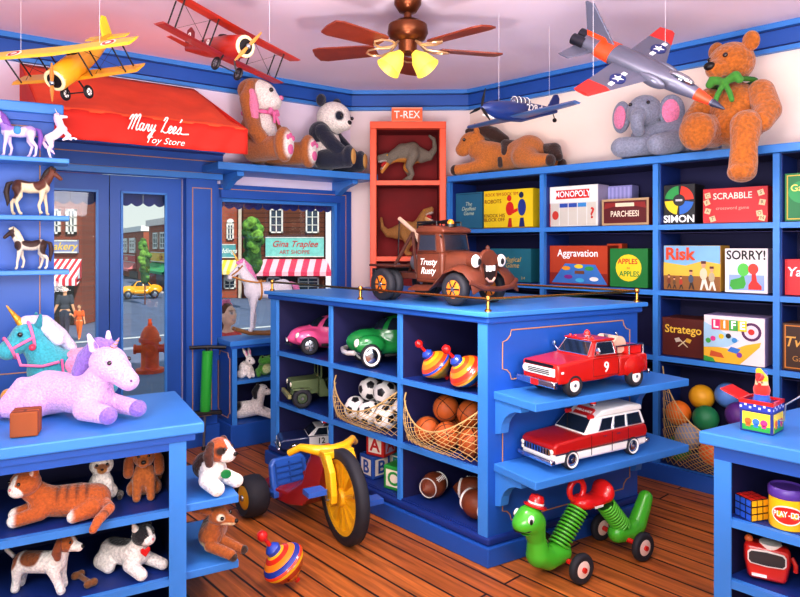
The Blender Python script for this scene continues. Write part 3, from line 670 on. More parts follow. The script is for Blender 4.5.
# ---- fire pickup
def fire_truck(loc, rz, sc):
    t = thing('fire_truck', 'red toy fire pickup with a white number 9 on the upper end shelf', 'toy truck', loc, rz, sc)
    R = carpaint('#BE1C12'); w = .118
    hard(t, [(.30, .062), (.305, .15), (.10, .168), (.075, .168), (-.09, .165), (-.09, .07), (.03, .06), (.12, .06)], w, R, 'front_body')
    hard(t, [(-.1, .06), (-.1, .155), (-.30, .155), (-.305, .07), (-.26, .06)], w * .93, R, 'cargo_bed')
    for q in (1, -1): blob('rear_fender', [E(-.21, q*.1, .1, .085, .024, .055, '#BE1C12')], t, 28, .004, carfur())
    cb, B, T = cabin(t, (-.09, .1, .112), (-.075, .05, .092), .165, .235, R)
    MB().box((-.08, .055), (-.098, .098), (.233, .243), R).build('roof', t, bevel=.006)
    pane(t, B, T, 'front', (.07, .93), (.12, .92), name='windshield', fr=(.003, CHR)); pane(t, B, T, 'back', (.1, .9), (.15, .9), name='rear_window')
    for s in ('left', 'right'):
        u = (.14, .9) if s == 'right' else (.1, .86)
        pane(t, B, T, s, u, (.12, .9), name='side_window', fr=(.003, CHR))
    MB().box((.303, .312), (-.1, .1), (.095, .132), WHT).build('grille', t, smooth=0, bevel=.003)
    mb = MB()
    for z in (.103, .111, .119): mb.box((.3125, .3145), (-.07, .07), (z, z + .004), BLK)
    mb.build('grille_slats', t, smooth=0); MB().box((.307, .312), (-.09, .09), (.137, .149), BLK).build('hood_vent', t, smooth=0)
    MB().box((.308, .335), (-.125, .125), (.05, .08), CHR).build('front_bumper', t, bevel=.005); MB().box((-.32, -.306), (-.11, .11), (.055, .078), CHR).build('rear_bumper', t, bevel=.004)
    MB().box((.334, .339), (-.022, .022), (.052, .078), RED).build('licence_plate', t, smooth=0)
    for q in (1, -1):
        lamp(t, (.313, q*.087, .114), .017, LAMPM)
        mb = MB(); mb.cyl((.07, q*.112, .165), (.08, q*.14, .195), .003, CHR, n=6); mb.sph((.08, q*.142, .2), (.006, .014, .016), CHR, n=10, k=6); mb.build('side_mirror', t)
        MB().box((.27, .285), (q*.117, q*.1195), (.11, .12), WHT).build('side_marker', t, smooth=0)
        MB().tube([(-.085, q*.119, .08), (-.085, q*.119, .16), (.085, q*.119, .16), (.085, q*.119, .08)], .0015, mat('#7A1410', .5, var=0), 4, True).build('door_outline', t)
        text('9', t, (.0, q*.1195, .115), (-q, 0, 0), Z, .068, WHT, bold=.015)
        mb = MB(); mb.tube([(-.29, q*.09, .2), (-.1, q*.09, .2)], .005, CHR, 6)
        for x in (-.29, -.19, -.1): mb.cyl((x, q*.09, .155), (x, q*.09, .2), .004, CHR, n=6)
        mb.build('bed_rail', t)
        for s in (.2, -.21): wheel(t, s, q*.1, .052, .052, .04, WHT, white=False, hubr=.66)
    mb = MB(); mb.cyl((-.13, 0, .185), (-.13, 0, .245), .01, STEEL, n=8); mb.cyl((-.16, -.06, .2), (-.16, .06, .2), .042, mat('#D9B9A0', .5), n=18); mb.build('hose_reel', t)
    mb = MB(); mb.box((-.29, -.19), (-.08, .08), (.155, .195), RED); mb.cyl((-.24, 0, .195), (-.2, 0, .25), .006, CHR, n=8); mb.build('pump_box', t, bevel=.004)
    for y in (-.07, -.035, .035, .07): lamp(t, (.04, y, .247), .007, REDL, 'roof_lamp', 1)
    mb = MB(); mb.cyl((0, 0, .243), (0, 0, .252), .02, CHR, n=12); mb.sph((0, 0, .256), (.016, .016, .022), REDL, n=14, k=8); mb.build('beacon', t)
    return t
def ambulance(loc, rz, sc):
    t = thing('ambulance', 'red and white toy ambulance wagon on the lower end shelf', 'toy car', loc, rz, sc)
    R = carpaint('#B41A16'); w = .108
    hard(t, [(.30, .075), (.306, .115), (.28, .128), (.08, .138), (-.3, .135), (-.31, .1), (-.3, .075)], w, R, 'upper_body')
    hard(t, [(.302, .035), (.302, .077), (-.302, .077), (-.30, .04), (-.2, .032)], w * .99, WHT, 'lower_body')
    cb, B, T = cabin(t, (-.3, .11, .102), (-.285, .045, .084), .135, .2, WHT)
    hard(t, [(.03, .2), (-.02, .228), (-.2, .235), (-.29, .226), (-.295, .2)], .086, WHT, 'raised_roof', .008)
    pane(t, B, T, 'front', (.06, .94), (.12, .95), name='windshield'); pane(t, B, T, 'back', (.1, .9), (.15, .9), name='rear_window')
    for s in ('left', 'right'):
        for a, b in ((.19, .40), (.44, .64), (.68, .93)):
            u = (a, b) if s == 'left' else (1 - b, 1 - a)
            pane(t, B, T, s, u, (.14, .88), name='side_window', fr=(.002, CHR))
    MB().box((.303, .309), (-.085, .085), (.07, .1), CHR).build('grille', t, bevel=.003)
    mb = MB()
    for i in range(9): mb.box((.3092, .3105), (-.078 + i*.018, -.072 + i*.018), (.073, .098), BLK)
    mb.build('grille_slats', t, smooth=0)
    MB().box((.3, .328), (-.112, .112), (.036, .058), CHR).build('front_bumper', t, bevel=.006); MB().box((-.325, -.3), (-.108, .108), (.042, .062), CHR).build('rear_bumper', t, bevel=.005)
    for q in (1, -1):
        lamp(t, (.308, q*.094, .092), .011, LAMPM); lamp(t, (.308, q*.094, .072), .009, LAMPM)
        MB().box((-.3, .3), (q*.107, q*.1105), (.076, .081), CHR).build('side_trim', t, smooth=0)
        mb = MB()
        for x in (.075, -.06, -.17): mb.box((x, x + .002), (q*.1065, q*.109), (.045, .132), BLK)
        for x in (.0, -.09): mb.box((x-.02, x), (q*.108, q*.111), (.118, .122), CHR)
        mb.build('door_lines', t, smooth=0)
        for s in (.2, -.2): wheel(t, s, q*.096, .044, .044, .035, CHR, white=True)
        mb = MB(); mb.cyl((.03, q*.07, .205), (.055, q*.07, .205), .011, RED, n=10); mb.build('roof_siren', t)
    mb = MB(); mb.add([(.028, -.055, .2), (.028, .055, .2), (-.005, .05, .232), (-.005, -.05, .232), (-.03, -.055, .2), (-.03, .055, .2)], [(0, 1, 2, 3), (4, 3, 2, 5), (0, 3, 4), (1, 5, 2), (0, 4, 5, 1)], mat('#B81C1C', .4, var=0)); mb.build('name_panel', t, smooth=0)
    n = V((.032, 0, .033)).normalized(); text('AMBULANCE', t, V((.0125, 0, .216)) + n * .001, (0, 1, 0), V((-.033, 0, .032)), .017, WHT, bold=.01)
    mb = MB(); mb.cyl((-.05, 0, .232), (-.05, 0, .241), .018, CHR, n=12); mb.sph((-.05, 0, .246), (.015, .015, .02), REDL, n=14, k=8); mb.build('beacon', t)
    return t
def police_car(loc, rz, sc):
    t = thing('police_car', 'black and white toy police car in the lowest cubby at island left', 'toy car', loc, rz, sc)
    N = carpaint('#1C2A58'); w = .11
    hard(t, [(.30, .04), (.306, .1), (.28, .112), (.09, .12), (-.18, .12), (-.3, .112), (-.305, .05), (-.2, .035), (.2, .035)], w, N)
    cb, B, T = cabin(t, (-.2, .1, .104), (-.12, .03, .085), .119, .178, WHT)
    pane(t, B, T, 'front', (.06, .94), (.1, .93), name='windshield'); pane(t, B, T, 'back', (.08, .92), (.12, .9), name='rear_window')
    for s in ('left', 'right'):
        for a, b in ((.13, .5), (.54, .86)):
            u = (a, b) if s == 'left' else (1 - b, 1 - a)
            pane(t, B, T, s, u, (.12, .88), name='side_window', fr=(.002, CHR))
    for q in (1, -1):
        MB().box((-.12, .09), (q*.108, q*.1125), (.042, .117), WHT).build('door', t, smooth=0)
        text('12', t, (.0, q*.1132, .082), (-q, 0, 0), Z, .06, BLK, bold=.015)
        lamp(t, (.306, q*.085, .078), .017, LAMPM)
        for s in (.2, -.2): wheel(t, s, q*.096, .045, .045, .035, CHR)
        mb = MB(); mb.cyl((-.04, q*.05, .19), (-.04, q*.05, .2), .022, CHR, n=12); mb.sph((-.04, q*.05, .208), (.018, .018, .022), REDL if q > 0 else BLUL, n=12, k=8); mb.build('beacon', t)
    MB().box((-.06, -.02), (-.07, .07), (.177, .19), CHR).build('light_bar', t, bevel=.003)
    MB().box((.303, .309), (-.065, .065), (.062, .095), STEEL).build('grille', t, smooth=0)
    MB().box((.302, .325), (-.115, .115), (.038, .058), CHR).build('front_bumper', t, bevel=.006); MB().box((-.322, -.3), (-.11, .11), (.04, .06), CHR).build('rear_bumper', t, bevel=.005)
    return t
def jeep(loc, rz, sc):
    G = mat('#5E6E46', .6, var=.1); G2 = mat('#46543A', .7, var=.1)
    t = thing('army_jeep', 'olive green toy army jeep in the middle cubby at island left', 'toy car', loc, rz, sc)
    hard(t, [(.28, .09), (.28, .19), (.08, .2), (.08, .1), (.08, .09)], .085, G, 'hood', .008)
    hard(t, [(.08, .07), (.08, .2), (.05, .2), (.02, .12), (-.1, .12), (-.1, .2), (-.27, .2), (-.27, .07)], .115, G, 'body', .006)
    MB().box((.15, .28), (-.135, .135), (.13, .142), G).build('front_fender', t, bevel=.004)
    mb = MB()
    for i in range(7): mb.box((.2805, .283), (-.05 + i*.0165 - .003, -.05 + i*.0165 + .003), (.105, .175), BLK)
    mb.build('grille_slots', t, smooth=0)
    MB().box((.29, .315), (-.14, .14), (.075, .105), mat('#8C8A58', .6)).build('front_bumper', t, bevel=.004)
    mb = MB()
    for a, b in (((-.11, -.1), (.2, .34)), ((.1, .11), (.2, .34)), ((-.004, .004), (.2, .34)), ((-.11, .11), (.33, .34)), ((-.11, .11), (.2, .212))): mb.box((.06, .072), a, b, G)
    mb.build('windshield_frame', t, smooth=0, bevel=.002); MB().box((.064, .068), (-.1, .1), (.21, .33), glassmat('#8FA0A8', .15)).build('windshield', t, smooth=0)
    for q in (1, -1):
        lamp(t, (.284, q*.07, .165), .018, LAMPM); MB().box((-.04, .01), (q*.06-.04, q*.06+.04), (.12, .17), G2).build('seat', t, bevel=.008)
        MB().box((-.055, -.035), (q*.06-.04, q*.06+.04), (.12, .24), G2).build('seat_back', t, bevel=.008)
        for s in (.21, -.19): wheel(t, s, q*.115, .072, .072, .05, G2, hubr=.5)
    MB().torus((.02, -.06, .215), .032, .004, BLK, rotm(0, -1.0, 0), 16, 6).build('steering_wheel', t)
    return t
def tow_truck(loc, rz, sc):
    RU, RU2 = mat('#65301C', .55, var=.25, scale=14, coat=.1), mat('#4A2014', .6, var=.2, scale=12); OR = mat('#E07A1E', .5, var=.1)
    t = thing('tow_truck', 'rusty brown vintage toy tow truck with a grinning face on the island top', 'toy truck', loc, rz, sc)
    # hood and cab
    mb = MB(); rs = []
    for x, w, z0, z1 in ((.1, .088, .12, .262), (.16, .08, .12, .262), (.24, .07, .12, .256), (.30, .062, .12, .25)):
        rs.append([V((x, y*w, z0 + (z1-z0)*zz)) for y, zz in ((-1, 0), (1, 0), (1, .55), (.93, .8), (.7, .94), (.3, 1), (-.3, 1), (-.7, .94), (-.93, .8), (-1, .55))][::-1])
    mb.rings(rs, RU); mb.build('hood', t, smooth=50)
    hard(t, [(.105, .1), (.105, .255), (-.085, .255), (-.085, .1)], .108, RU, 'cab', .012)
    cb, B, T = cabin(t, (-.085, .105, .107), (-.08, .085, .1), .25, .355, RU, .01, 'cab_top')
    hard(t, [(.1, .352), (.118, .36), (.1, .378), (.05, .39), (-.06, .39), (-.09, .375), (-.092, .352)], .108, RU, 'roof', .012)
    pane(t, B, T, 'front', (.08, .92), (.12, .92), name='windshield', fr=(.004, RU2)); pane(t, B, T, 'back', (.2, .8), (.2, .85), name='rear_window')
    for s in ('left', 'right'): pane(t, B, T, s, (.2, .88) if s == 'left' else (.12, .8), (.12, .9), name='side_window', fr=(.004, RU2))
    for q in (1, -1):
        MB().tube([(-.07, q*.11, .12), (-.07, q*.11, .25), (.085, q*.11, .25), (.085, q*.11, .12)], .002, RU2, 4, True).build('door_outline', t)
        text('Trusty', t, (.005, q*.1105, .205), (-q, 0, 0), Z, .048, WHT, shear=.3, bold=.004, sx=.95); text('Rusty', t, (.005, q*.1105, .16), (-q, 0, 0), Z, .048, WHT, shear=.3, bold=.004, sx=.95)
        # front fender: swept strip over the wheel
        pts = [(.36, .075), (.345, .13), (.30, .172), (.235, .185), (.17, .165), (.12, .12), (.07, .078), (-.08, .072)]
        mb = MB(); rs = []
        for x, z in pts: rs.append([V((x, q*y, z + dz)) for y, dz in ((.075, .012), (.12, .016), (.165, .0), (.172, -.012), (.162, -.012), (.12, .004), (.075, .0))])
        if q < 0: rs = [r[::-1] for r in rs]
        mb.rings(rs, RU); mb.build('fender', t, smooth=60)
        mb = MB(); mb.cyl((.27, q*.095, .215), (.312, q*.095, .215), .026, RU, r2=.034, n=16); mb.sph((.312, q*.095, .215), (.016, .032, .032), mat('#F6F2EA', .15, var=0, coat=1), n=16, k=10); o = mb.build('headlight', t)
        MB().sph((.327, q*.086, .212), (.006, .013, .016), BLK, n=12, k=8).build('pupil', o)
        wheel(t, .22, q*.135, .08, .08, .05, OR, spokes=6, hubr=.58)
        for k in (.125, .18): wheel(t, -.26, q*k, .085, .085, .048, OR if k > .15 else RU2, hubr=.55, spokes=6 if k > .15 else 0)
    # grinning grille
    mb = MB(); rs = []
    for x, sc_ in ((.298, 1.0), (.318, .97)):
        rs.append([V((x, y*sc_, .19 + (z-.19)*sc_)) for y, z in ((-.03, .095), (.03, .095), (.058, .14), (.07, .2), (.06, .245), (.03, .268), (0, .274), (-.03, .268), (-.06, .245), (-.07, .2), (-.058, .14))])
    mb.rings(rs, RU); mb.build('grille_shell', t, smooth=40, bevel=.004)
    o = MB().prism([(.05, .2), (.035, .135), (.015, .11), (-.015, .11), (-.035, .135), (-.05, .2), (-.02, .19), (.02, .19)], .003, mat('#1E0C0A', .6, var=0), Mx.Translation((.3195, 0, 0)) @ Mx.Rotation(PI/2, 4, 'Z')).build('mouth', t, smooth=0)
    for y, h in ((-.024, .028), (-.002, .03), (.024, .026)): MB().box((.321, .327), (y - .009, y + .009), (.193 - h, .193), WHT).build('tooth', o, bevel=.002)
    MB().tube([(.322, -.032, .133), (.325, -.014, .117), (.325, .014, .117), (.322, .032, .133)], .006, mat('#D8A898', .5, var=0), 8).build('lip', o)
    MB().tube([(.345, -.17, .118), (.372, -.1, .09), (.38, 0, .082), (.372, .1, .09), (.345, .17, .118)], .013, RU, 8).build('front_bumper', t)
    MB().sph((.305, 0, .277), (.012, .01, .014), RU2, n=10, k=6).build('radiator_cap', t)
    # rear deck and crane
    MB().box((-.37, -.09), (-.1, .1), (.115, .145), RU2).build('deck', t, bevel=.004); MB().box((-.4, -.37), (-.14, .14), (.1, .165), BLK).build('rear_bumper', t, bevel=.004)
    for q in (1, -1):
        MB().box((-.36, -.15), (q*.14-.055, q*.14+.055), (.178, .19), RU2).build('rear_fender', t, bevel=.004)
        mb = MB(); mb.tube([(-.12, q*.07, .145), (-.2, q*.02, .36)], .009, RU2, 8); mb.tube([(-.32, q*.07, .145), (-.2, q*.02, .36)], .009, RU2, 8); mb.build('crane_frame', t)
    MB().tube([(-.1, 0, .2), (-.2, 0, .36), (-.33, 0, .44)], .012, mat('#B89A86', .5, var=.1), 8).build('boom', t)
    MB().tube([(-.33, 0, .44), (-.34, 0, .22)], .003, BLK, 5).build('cable', t)
    MB().tube([(-.34, 0, .22), (-.352, 0, .2), (-.345, 0, .18), (-.328, 0, .185)], .006, STEEL, 6).build('hook', t)
    mb = MB(); mb.cyl((-.15, -.05, .2), (-.15, .05, .2), .04, STEEL, n=18); mb.build('winch', t)
    mb = MB(); mb.tube([(-.09, -.09, .375), (-.09, -.09, .41), (.05, -.09, .41), (.05, -.09, .39)], .005, BLK, 6); mb.tube([(-.09, .09, .375), (-.09, .09, .41), (.05, .09, .41), (.05, .09, .39)], .005, BLK, 6); mb.tube([(-.06, -.09, .41), (-.06, .09, .41)], .005, BLK, 6); mb.tube([(-.18, 0, .40), (.04, 0, .418)], .006, BLK, 6); mb.build('roof_rack', t)
    mb = MB(); mb.cyl((.06, 0, .385), (.06, 0, .4), .03, BLK, n=12); mb.sph((.06, 0, .405), (.018, .018, .02), mat('#F08A20', .2, var=0), n=12, k=8); mb.build('beacon', t)
    MB().tube([(.1, -.11, .33), (.13, -.15, .34)], .004, BLK, 6).build('side_mirror', t)
    return t
tow_truck((.219, 3.376, TZ + .001), math.radians(-47.6), 1.0)
ea = math.radians(210.7)
p = IC + IA * .44 + NR * .158; fire_truck((p.x, p.y, .758), ea, .94)
p = IC + IA * .455 + NR * .135; ambulance((p.x, p.y, .441), ea, .96)
def cub(a, b, z): p = IC + IA * a + IB * b; return V((p.x, p.y, z))
beetle('pink toy beetle car in the top cubby at island left', cub(.26, 1.51, .734), math.radians(196), .60, '#EE5E98', white=False, modern=True, hz=1.05)
beetle('green toy beetle car with whitewall tyres in the top middle cubby', cub(.275, .935, .734), math.radians(196), .64, '#1E8240', hz=1.15)
jeep(cub(.215, 1.525, .414), math.radians(200), .84)
police_car(cub(.175, 1.55, .131), math.radians(198), .82)
# ================================================================= board games on the right shelves (local x along the shelf, front is -y)
def solid(mb, x, y, z, m): return mb.box(x, y, z, m)
GR = math.radians(-45)
def game(px0, px1, pyt, z, col, label, group=None, depth=.15, back=.06, side=None, name='board_game', lean=0):
    c = 5.42 + back * 1.4142; a, b = onr(px0, c), onr(px1, c)
    s0, s1 = (a - SH0).dot(RD), (b - SH0).dot(RD); w = s1 - s0; dv = [0] + DV; k = max(i for i in range(len(dv)) if dv[i] <= (s0 + s1) / 2)
    sh = max(0, dv[k] + .040 - s0); s1 += sh * .4; s0 += sh; sh = max(0, s1 - dv[k+1] + .010); s1 -= sh; s0 -= sh * .4; s0 = max(s0, dv[k] + .04)
    a, b = a + RD * (s0 - (a - SH0).dot(RD)), a + RD * (s1 - (a - SH0).dot(RD)); m = (a + b) / 2
    w = (b - a).length; h = (CH - (pyt - HZ) * m.y / F) - z
    t = thing(name, label, 'board game', (m.x, m.y, z + .003), GR, 1, group)
    MB().box((-w/2, w/2), (0, depth), (0, h), mat(side or col, .5, var=.08)).build('box_side', t, smooth=0, bevel=.003)
    MB().box((-w/2 + .001, w/2 - .001), (-.002, .004), (.001, h - .001), mat(col, .4, var=.05)).build('box_front', t, smooth=0)
    return t, w, h
def art(t, items, y=-.0025, name='cover_pattern'):
    """flat printed shapes: ('r',x0,x1,z0,z1,col) rect, ('o',x,z,rx,rz,col) ellipse, ('p',[(x,z)..],col)"""
    mb = MB()
    for i, it in enumerate(items):
        if it[0] == 'r': pts = [(it[1], it[3]), (it[2], it[3]), (it[2], it[4]), (it[1], it[4])]
        elif it[0] == 'o': pts = [(it[1] + it[3]*math.cos(q*PI/10), it[2] + it[4]*math.sin(q*PI/10)) for q in range(20)]
        else: pts = it[1]
        yy = y - .0003 * i
        ar = sum(pts[k][0]*pts[(k+1) % len(pts)][1] - pts[(k+1) % len(pts)][0]*pts[k][1] for k in range(len(pts)))
        if ar < 0: pts = pts[::-1]
        mb.add([(x, yy, z) for x, z in pts], [tuple(range(len(pts)))], mat(it[-1], .45, var=.06))
    return mb.build(name, t, smooth=0), y - .0003 * len(items) - .0004
def lett(t, s, x, z, size, col, y, **k): return text(s, t, (x, y, z), (1, 0, 0), Z, size, mat(col, .5, var=0), depth=.0003, **k)
R1, R2, R3 = 1.522, 1.132, .742
# row 1
t, w, h = game(456, 482, 193, R1, '#2A6A86', 'teal game box with pale script beside the yellow fighting-robots box')
lett(t, 'The\nDealfast\nGame', 0, h*.55, .042, '#C9D6B8', -.004, shear=.3); art(t, [('r', -w/2+.008, w/2-.008, h-.014, h-.01, '#173E58')])
t, w, h = game(484, 533, 190, R1, '#F2D21E', 'yellow game box with red and blue boxing robot figures')
o, y = art(t, [('o', .02, h*.5, .035, .05, '#D8241C'), ('o', .015, h*.77, .02, .022, '#D8241C'), ('p', [(.0, .0), (.012, .07), (.035, .07), (.04, 0)], '#B81A18'), ('p', [(.045, .1), (.09, .12), (.088, .14), (.04, .125)], '#D8241C'),
    ('o', .125, h*.52, .034, .06, '#233A8C'), ('o', .12, h*.84, .02, .022, '#1A2348'), ('p', [(.1, 0), (.112, .07), (.14, .07), (.15, 0)], '#1A2A6C'), ('r', -w/2, w/2, 0, .006, '#B88A10')])
lett(t, "KNOCK HIS\nBLOCK OFF", -w*.27, h*.27, .036, '#7A1A12', y); lett(t, "ROCK 'EM SOCK 'EM", -w*.12, h*.88, .032, '#B8401A', y); lett(t, 'ROBOTS', -w*.3, h*.7, .04, '#8A2A1A', y)
t, w, h = game(545, 596, 186, R1, '#DCDCD6', 'white property-trading game box with a red name banner on the top shelf', side='#A89CB8')
o, y = art(t, [('r', -w/2+.004, w/2-.004, h*.6, h-.004, '#F2EDE6'), ('r', -w*.36, w*.33, h*.68, h*.9, '#D42B22')] + [('r', -w*.47 + i*w*.19, -w*.47 + (i+.9)*w*.19, .008, h*.57, '#CFC9BC') for i in range(5)] + [('r', -w*.47 + (i+1)*w*.19, -w*.47 + (i+1.9)*w*.19, h*.47, h*.57, ['#2D4FA8', '#2D4FA8', '#3A8ACB'][i]) for i in range(3)] + [('o', -w*.37, h*.28, .025, .03, '#C83A2C'), ('r', -w*.49, -w*.475, .0, h*.58, '#C62E26')])
lett(t, 'MONOPOLY', -.004, h*.79, .056, '#FFFFFF', y, bold=.015, sx=.84); lett(t, '?', w*.39, h*.3, .1, '#D0342A', y, bold=.02)
t, w, h = game(602, 649, 199, R1, '#7A1E1E', 'dark red game box with a tan frame and ribbon on the top shelf', depth=.1)
o, y = art(t, [('r', -w/2, w/2, 0, h, '#B79A72'), ('r', -w/2+.014, w/2-.014, .014, h-.014, '#5E1418'), ('r', -w*.2, w*.2, h*.7, h*.84, '#E6D6B8'), ('p', [(-w*.45, h*.62), (-w*.2, h*.72), (-w*.2, h*.85), (-w*.42, h*.85)], '#8E2420'), ('p', [(w*.45, h*.62), (w*.2, h*.72), (w*.2, h*.85), (w*.42, h*.85)], '#8E2420')])
lett(t, 'PARCHEESI', 0, h*.42, .052, '#F0E4CC', y, bold=.015, sx=.74)
t, w, h = game(608, 632, 186, R1, '#8E8CC8', 'lilac striped box standing behind the dark red framed game box', back=.18, depth=.1)
art(t, [('r', -w/2 + w*i/6, -w/2 + w*(i+.5)/6, .01, h-.01, '#A8A6DC') for i in range(6)])
t, w, h = game(659, 693, 185, R1, '#1A1A1E', 'black electronic game box with a four-colour disc')
q = lambda a0: [(.0 + .085*math.cos(a0 + i*PI/16 + .04), h*.6 + .085*math.sin(a0 + i*PI/16 + .04)) for i in range(8)] + [(.0 + .035*math.cos(a0 + i*PI/16 + .04), h*.6 + .035*math.sin(a0 + i*PI/16 + .04)) for i in range(7, -1, -1)]
o, y = art(t, [('p', q(0), '#E03A22'), ('p', q(PI/2), '#2A9A4A'), ('p', q(PI), '#F0CE22'), ('p', q(PI*1.5), '#2A6CC4'), ('o', 0, h*.6, .032, .032, '#2A2A30'), ('r', -.02, .02, h*.6-.006, h*.6+.006, '#C8C8CC')])
lett(t, 'SIMON', 0, h*.12, .058, '#FFFFFF', y, bold=.03, sx=1.02)
t, w, h = game(703, 768, 188, R1, '#C8222C', 'bright red word game box with letter tiles around its edge')
L6 = [(-.42, .8, .2), (-.42, .35, -.3), (-.34, .12, .3), (.40, .82, .3), (.42, .55, -.2), (.38, .25, .15), (.42, .12, -.3), (-.43, .6, .4)]
it = [('r', -w/2 + .004, w/2 - .004, .004, h - .004, '#C8222C')]
for a, b, r in L6: it.append(('p', [(a*w + .022*math.cos(r + k*PI/2 + PI/4), b*h + .022*math.sin(r + k*PI/2 + PI/4)) for k in range(4)], '#E2C79A'))
o, y = art(t, it)
lett(t, 'SCRABBLE', -.01, h*.76, .05, '#F4E6D8', y, bold=.012, sx=.9); lett(t, 'crossword game', -.01, h*.42, .026, '#F0B0A0', y)
for (a, b, r), ch in zip(L6, 'CATSRONE'): lett(t, ch, a*w, b*h, .026, '#5A2A14', y)
t, w, h = game(782, 822, 173, R1, '#1E7A44', 'tall green game box with gold frame at the right end of top shelf')
o, y = art(t, [('r', -w/2+.01, w/2-.01, .01, h-.01, '#D8B84A'), ('r', -w/2+.016, w/2-.016, .016, h-.016, '#1E7A44'), ('o', 0, h*.6, .07, .06, '#2E9A56')]); lett(t, 'Game\n$', 0, h*.6, .05, '#F0D870', y, bold=.01)
# row 2
t, w, h = game(490, 531, 249, R2, '#1F6E80', 'teal game box with gold script on the second shelf, behind the truck roof')
lett(t, 'Magical\nGame', .02, h*.58, .05, '#D8B45A', -.004, shear=.3); lett(t, '2-4', w*.32, h*.12, .025, '#D8B45A', -.004)
t, w, h = game(542, 604, 246, R2, '#B8421E', 'rust red game box showing a blue board with coloured loops', side='#8E2A14')
o, y = art(t, [('r', -w/2, w/2, 0, h*.3, '#8A2416'), ('p', [(-w*.46, h*.04), (w*.5, h*.03), (w*.3, h*.52), (-w*.22, h*.54)], '#3D7AC4')] + [('o', x*w, z*h, .032, .014, c) for x, z, c in ((-.2, .42, '#F09A20'), (.02, .47, '#F2D434'), (.2, .42, '#3FA04A'), (-.16, .2, '#8A2C8C'), (.28, .16, '#F4F0E8'), (.04, .12, '#48B0D8'))] + [('r', -.02, .05, h*.28, h*.36, '#7A4A2A')])
lett(t, 'Aggravation', 0, h*.8, .068, '#FFFFFF', y, bold=.015, sx=.92)
t, w, h = game(607, 622, 244, R2, '#D8502A', 'plain orange-red box behind the green game with a yellow circle', back=.215, depth=.08)
t, w, h = game(610, 648, 249, R2, '#1F7A36', 'green game box with a yellow circle and fruit words')
o, y = art(t, [('o', 0, h*.5, .085, .085, '#F0D428')]); lett(t, 'APPLES', -.005, h*.66, .046, '#C8281E', y, bold=.02, sx=.9); lett(t, 'to', 0, h*.5, .024, '#C8281E', y); lett(t, 'APPLES', .005, h*.34, .046, '#2A8A3A', y, bold=.02, sx=.9)
t, w, h = game(658, 718, 246, R2, '#C89A3A', 'war game box showing marching soldiers under blue sky')
it = [('r', -w/2+.002, w/2-.002, h*.55, h-.002, '#7FB4DC'), ('p', [(-w/2, h*.62), (-w*.1, h*.55), (w*.2, h*.66), (w/2, h*.6), (w/2, h*.3), (-w/2, h*.3)], '#E2B83E'), ('r', -w/2+.002, w/2-.002, 0, h*.32, '#8E5A26')]
for x, s, c in ((-.4, .6, '#7A3A20'), (-.3, .5, '#6A4A2A'), (-.18, .55, '#B83A22'), (0, .8, '#4A5468'), (.22, 1.15, '#D8C8A8'), (.36, .95, '#B8A888')):
    it += [('p', [(x*w-.018*s, .005), (x*w-.006*s, .06*s), (x*w+.012*s, .06*s), (x*w+.026*s, .005), (x*w+.014*s, .005), (x*w+.003, .04*s), (x*w-.008*s, .005)], '#E8E0D0' if s > .9 else '#3A2A20'), ('o', x*w, .085*s, .018*s, .03*s, c), ('o', x*w, .128*s, .011*s, .013*s, '#D8A078'), ('r', x*w-.012*s, x*w+.012*s, .136*s, .15*s, '#5A2418')]
o, y = art(t, it); lett(t, 'Risk', -w*.2, h*.8, .1, '#E2481E', y, bold=.03, sx=1)
t, w, h = game(725, 768, 249, R2, '#E6E0E2', 'white game box with a green and a red pawn picture', side='#C8BCD8')
o, y = art(t, [('r', -w*.4, w*.42, h*.06, h*.66, '#8FA8D8'), ('r', -w*.4, w*.42, h*.4, h*.66, '#C6D4EE'), ('p', [(-w*.38, h*.15), (-w*.3, h*.06), (-w*.05, h*.1), (0, h*.2), (-w*.05, h*.42), (-w*.14, h*.34), (-w*.36, h*.28)], '#3FA83A'), ('o', -w*.06, h*.52, .03, .036, '#58C24A'), ('p', [(w*.06, h*.08), (w*.36, h*.08), (w*.36, h*.16), (w*.26, h*.26), (w*.22, h*.48), (w*.14, h*.48), (w*.13, h*.28), (w*.06, h*.18)], '#D02A22'), ('o', w*.17, h*.54, .026, .03, '#E2402E')])
lett(t, 'SORRY!', 0, h*.84, .07, '#1E1A1C', y, bold=.02, sx=.86)
t, w, h = game(779, 830, 260, R2, '#C81E2A', 'red dice game box with white slanted letters at right of second shelf')
o, y = art(t, [('r', w*-.1, w*.12, h*.04, h*.32, '#F4F0EC'), ('o', -.01, h*.18, .008, .008, '#1A1A1A'), ('o', .012, h*.24, .008, .008, '#1A1A1A')]); lett(t, 'Yahtzee', .012, h*.64, .068, '#FFFFFF', y, bold=.015, shear=.15)
# row 3
t, w, h = game(551, 598, 298, R3, '#1E7A3C', 'dark green game box mostly hidden behind the brass island rail')
lett(t, 'GAMES', 0, h*.93, .04, '#D8B848', -.004, bold=.01); art(t, [('r', -w/2+.006, w/2-.006, h*.97, h*.985, '#D8B848')])
t, w, h = game(656, 702, 319, R3, '#5A221A', 'dark brown game box with gold letters and crossed flags', back=.04, depth=.2)
o, y = art(t, [('p', [(-.03, h*.26), (-.024, h*.25), (.024, h*.44), (.018, h*.46)], '#D8C8A0'), ('p', [(.03, h*.26), (.024, h*.25), (-.024, h*.44), (-.018, h*.46)], '#D8C8A0'), ('p', [(.012, h*.4), (.04, h*.36), (.05, h*.46), (.022, h*.5)], '#D8A83A'), ('p', [(-.012, h*.4), (-.04, h*.36), (-.05, h*.46), (-.022, h*.5)], '#C8BCA8')]); lett(t, 'Stratego', 0, h*.7, .066, '#F0C848', y, bold=.015, sx=.95)
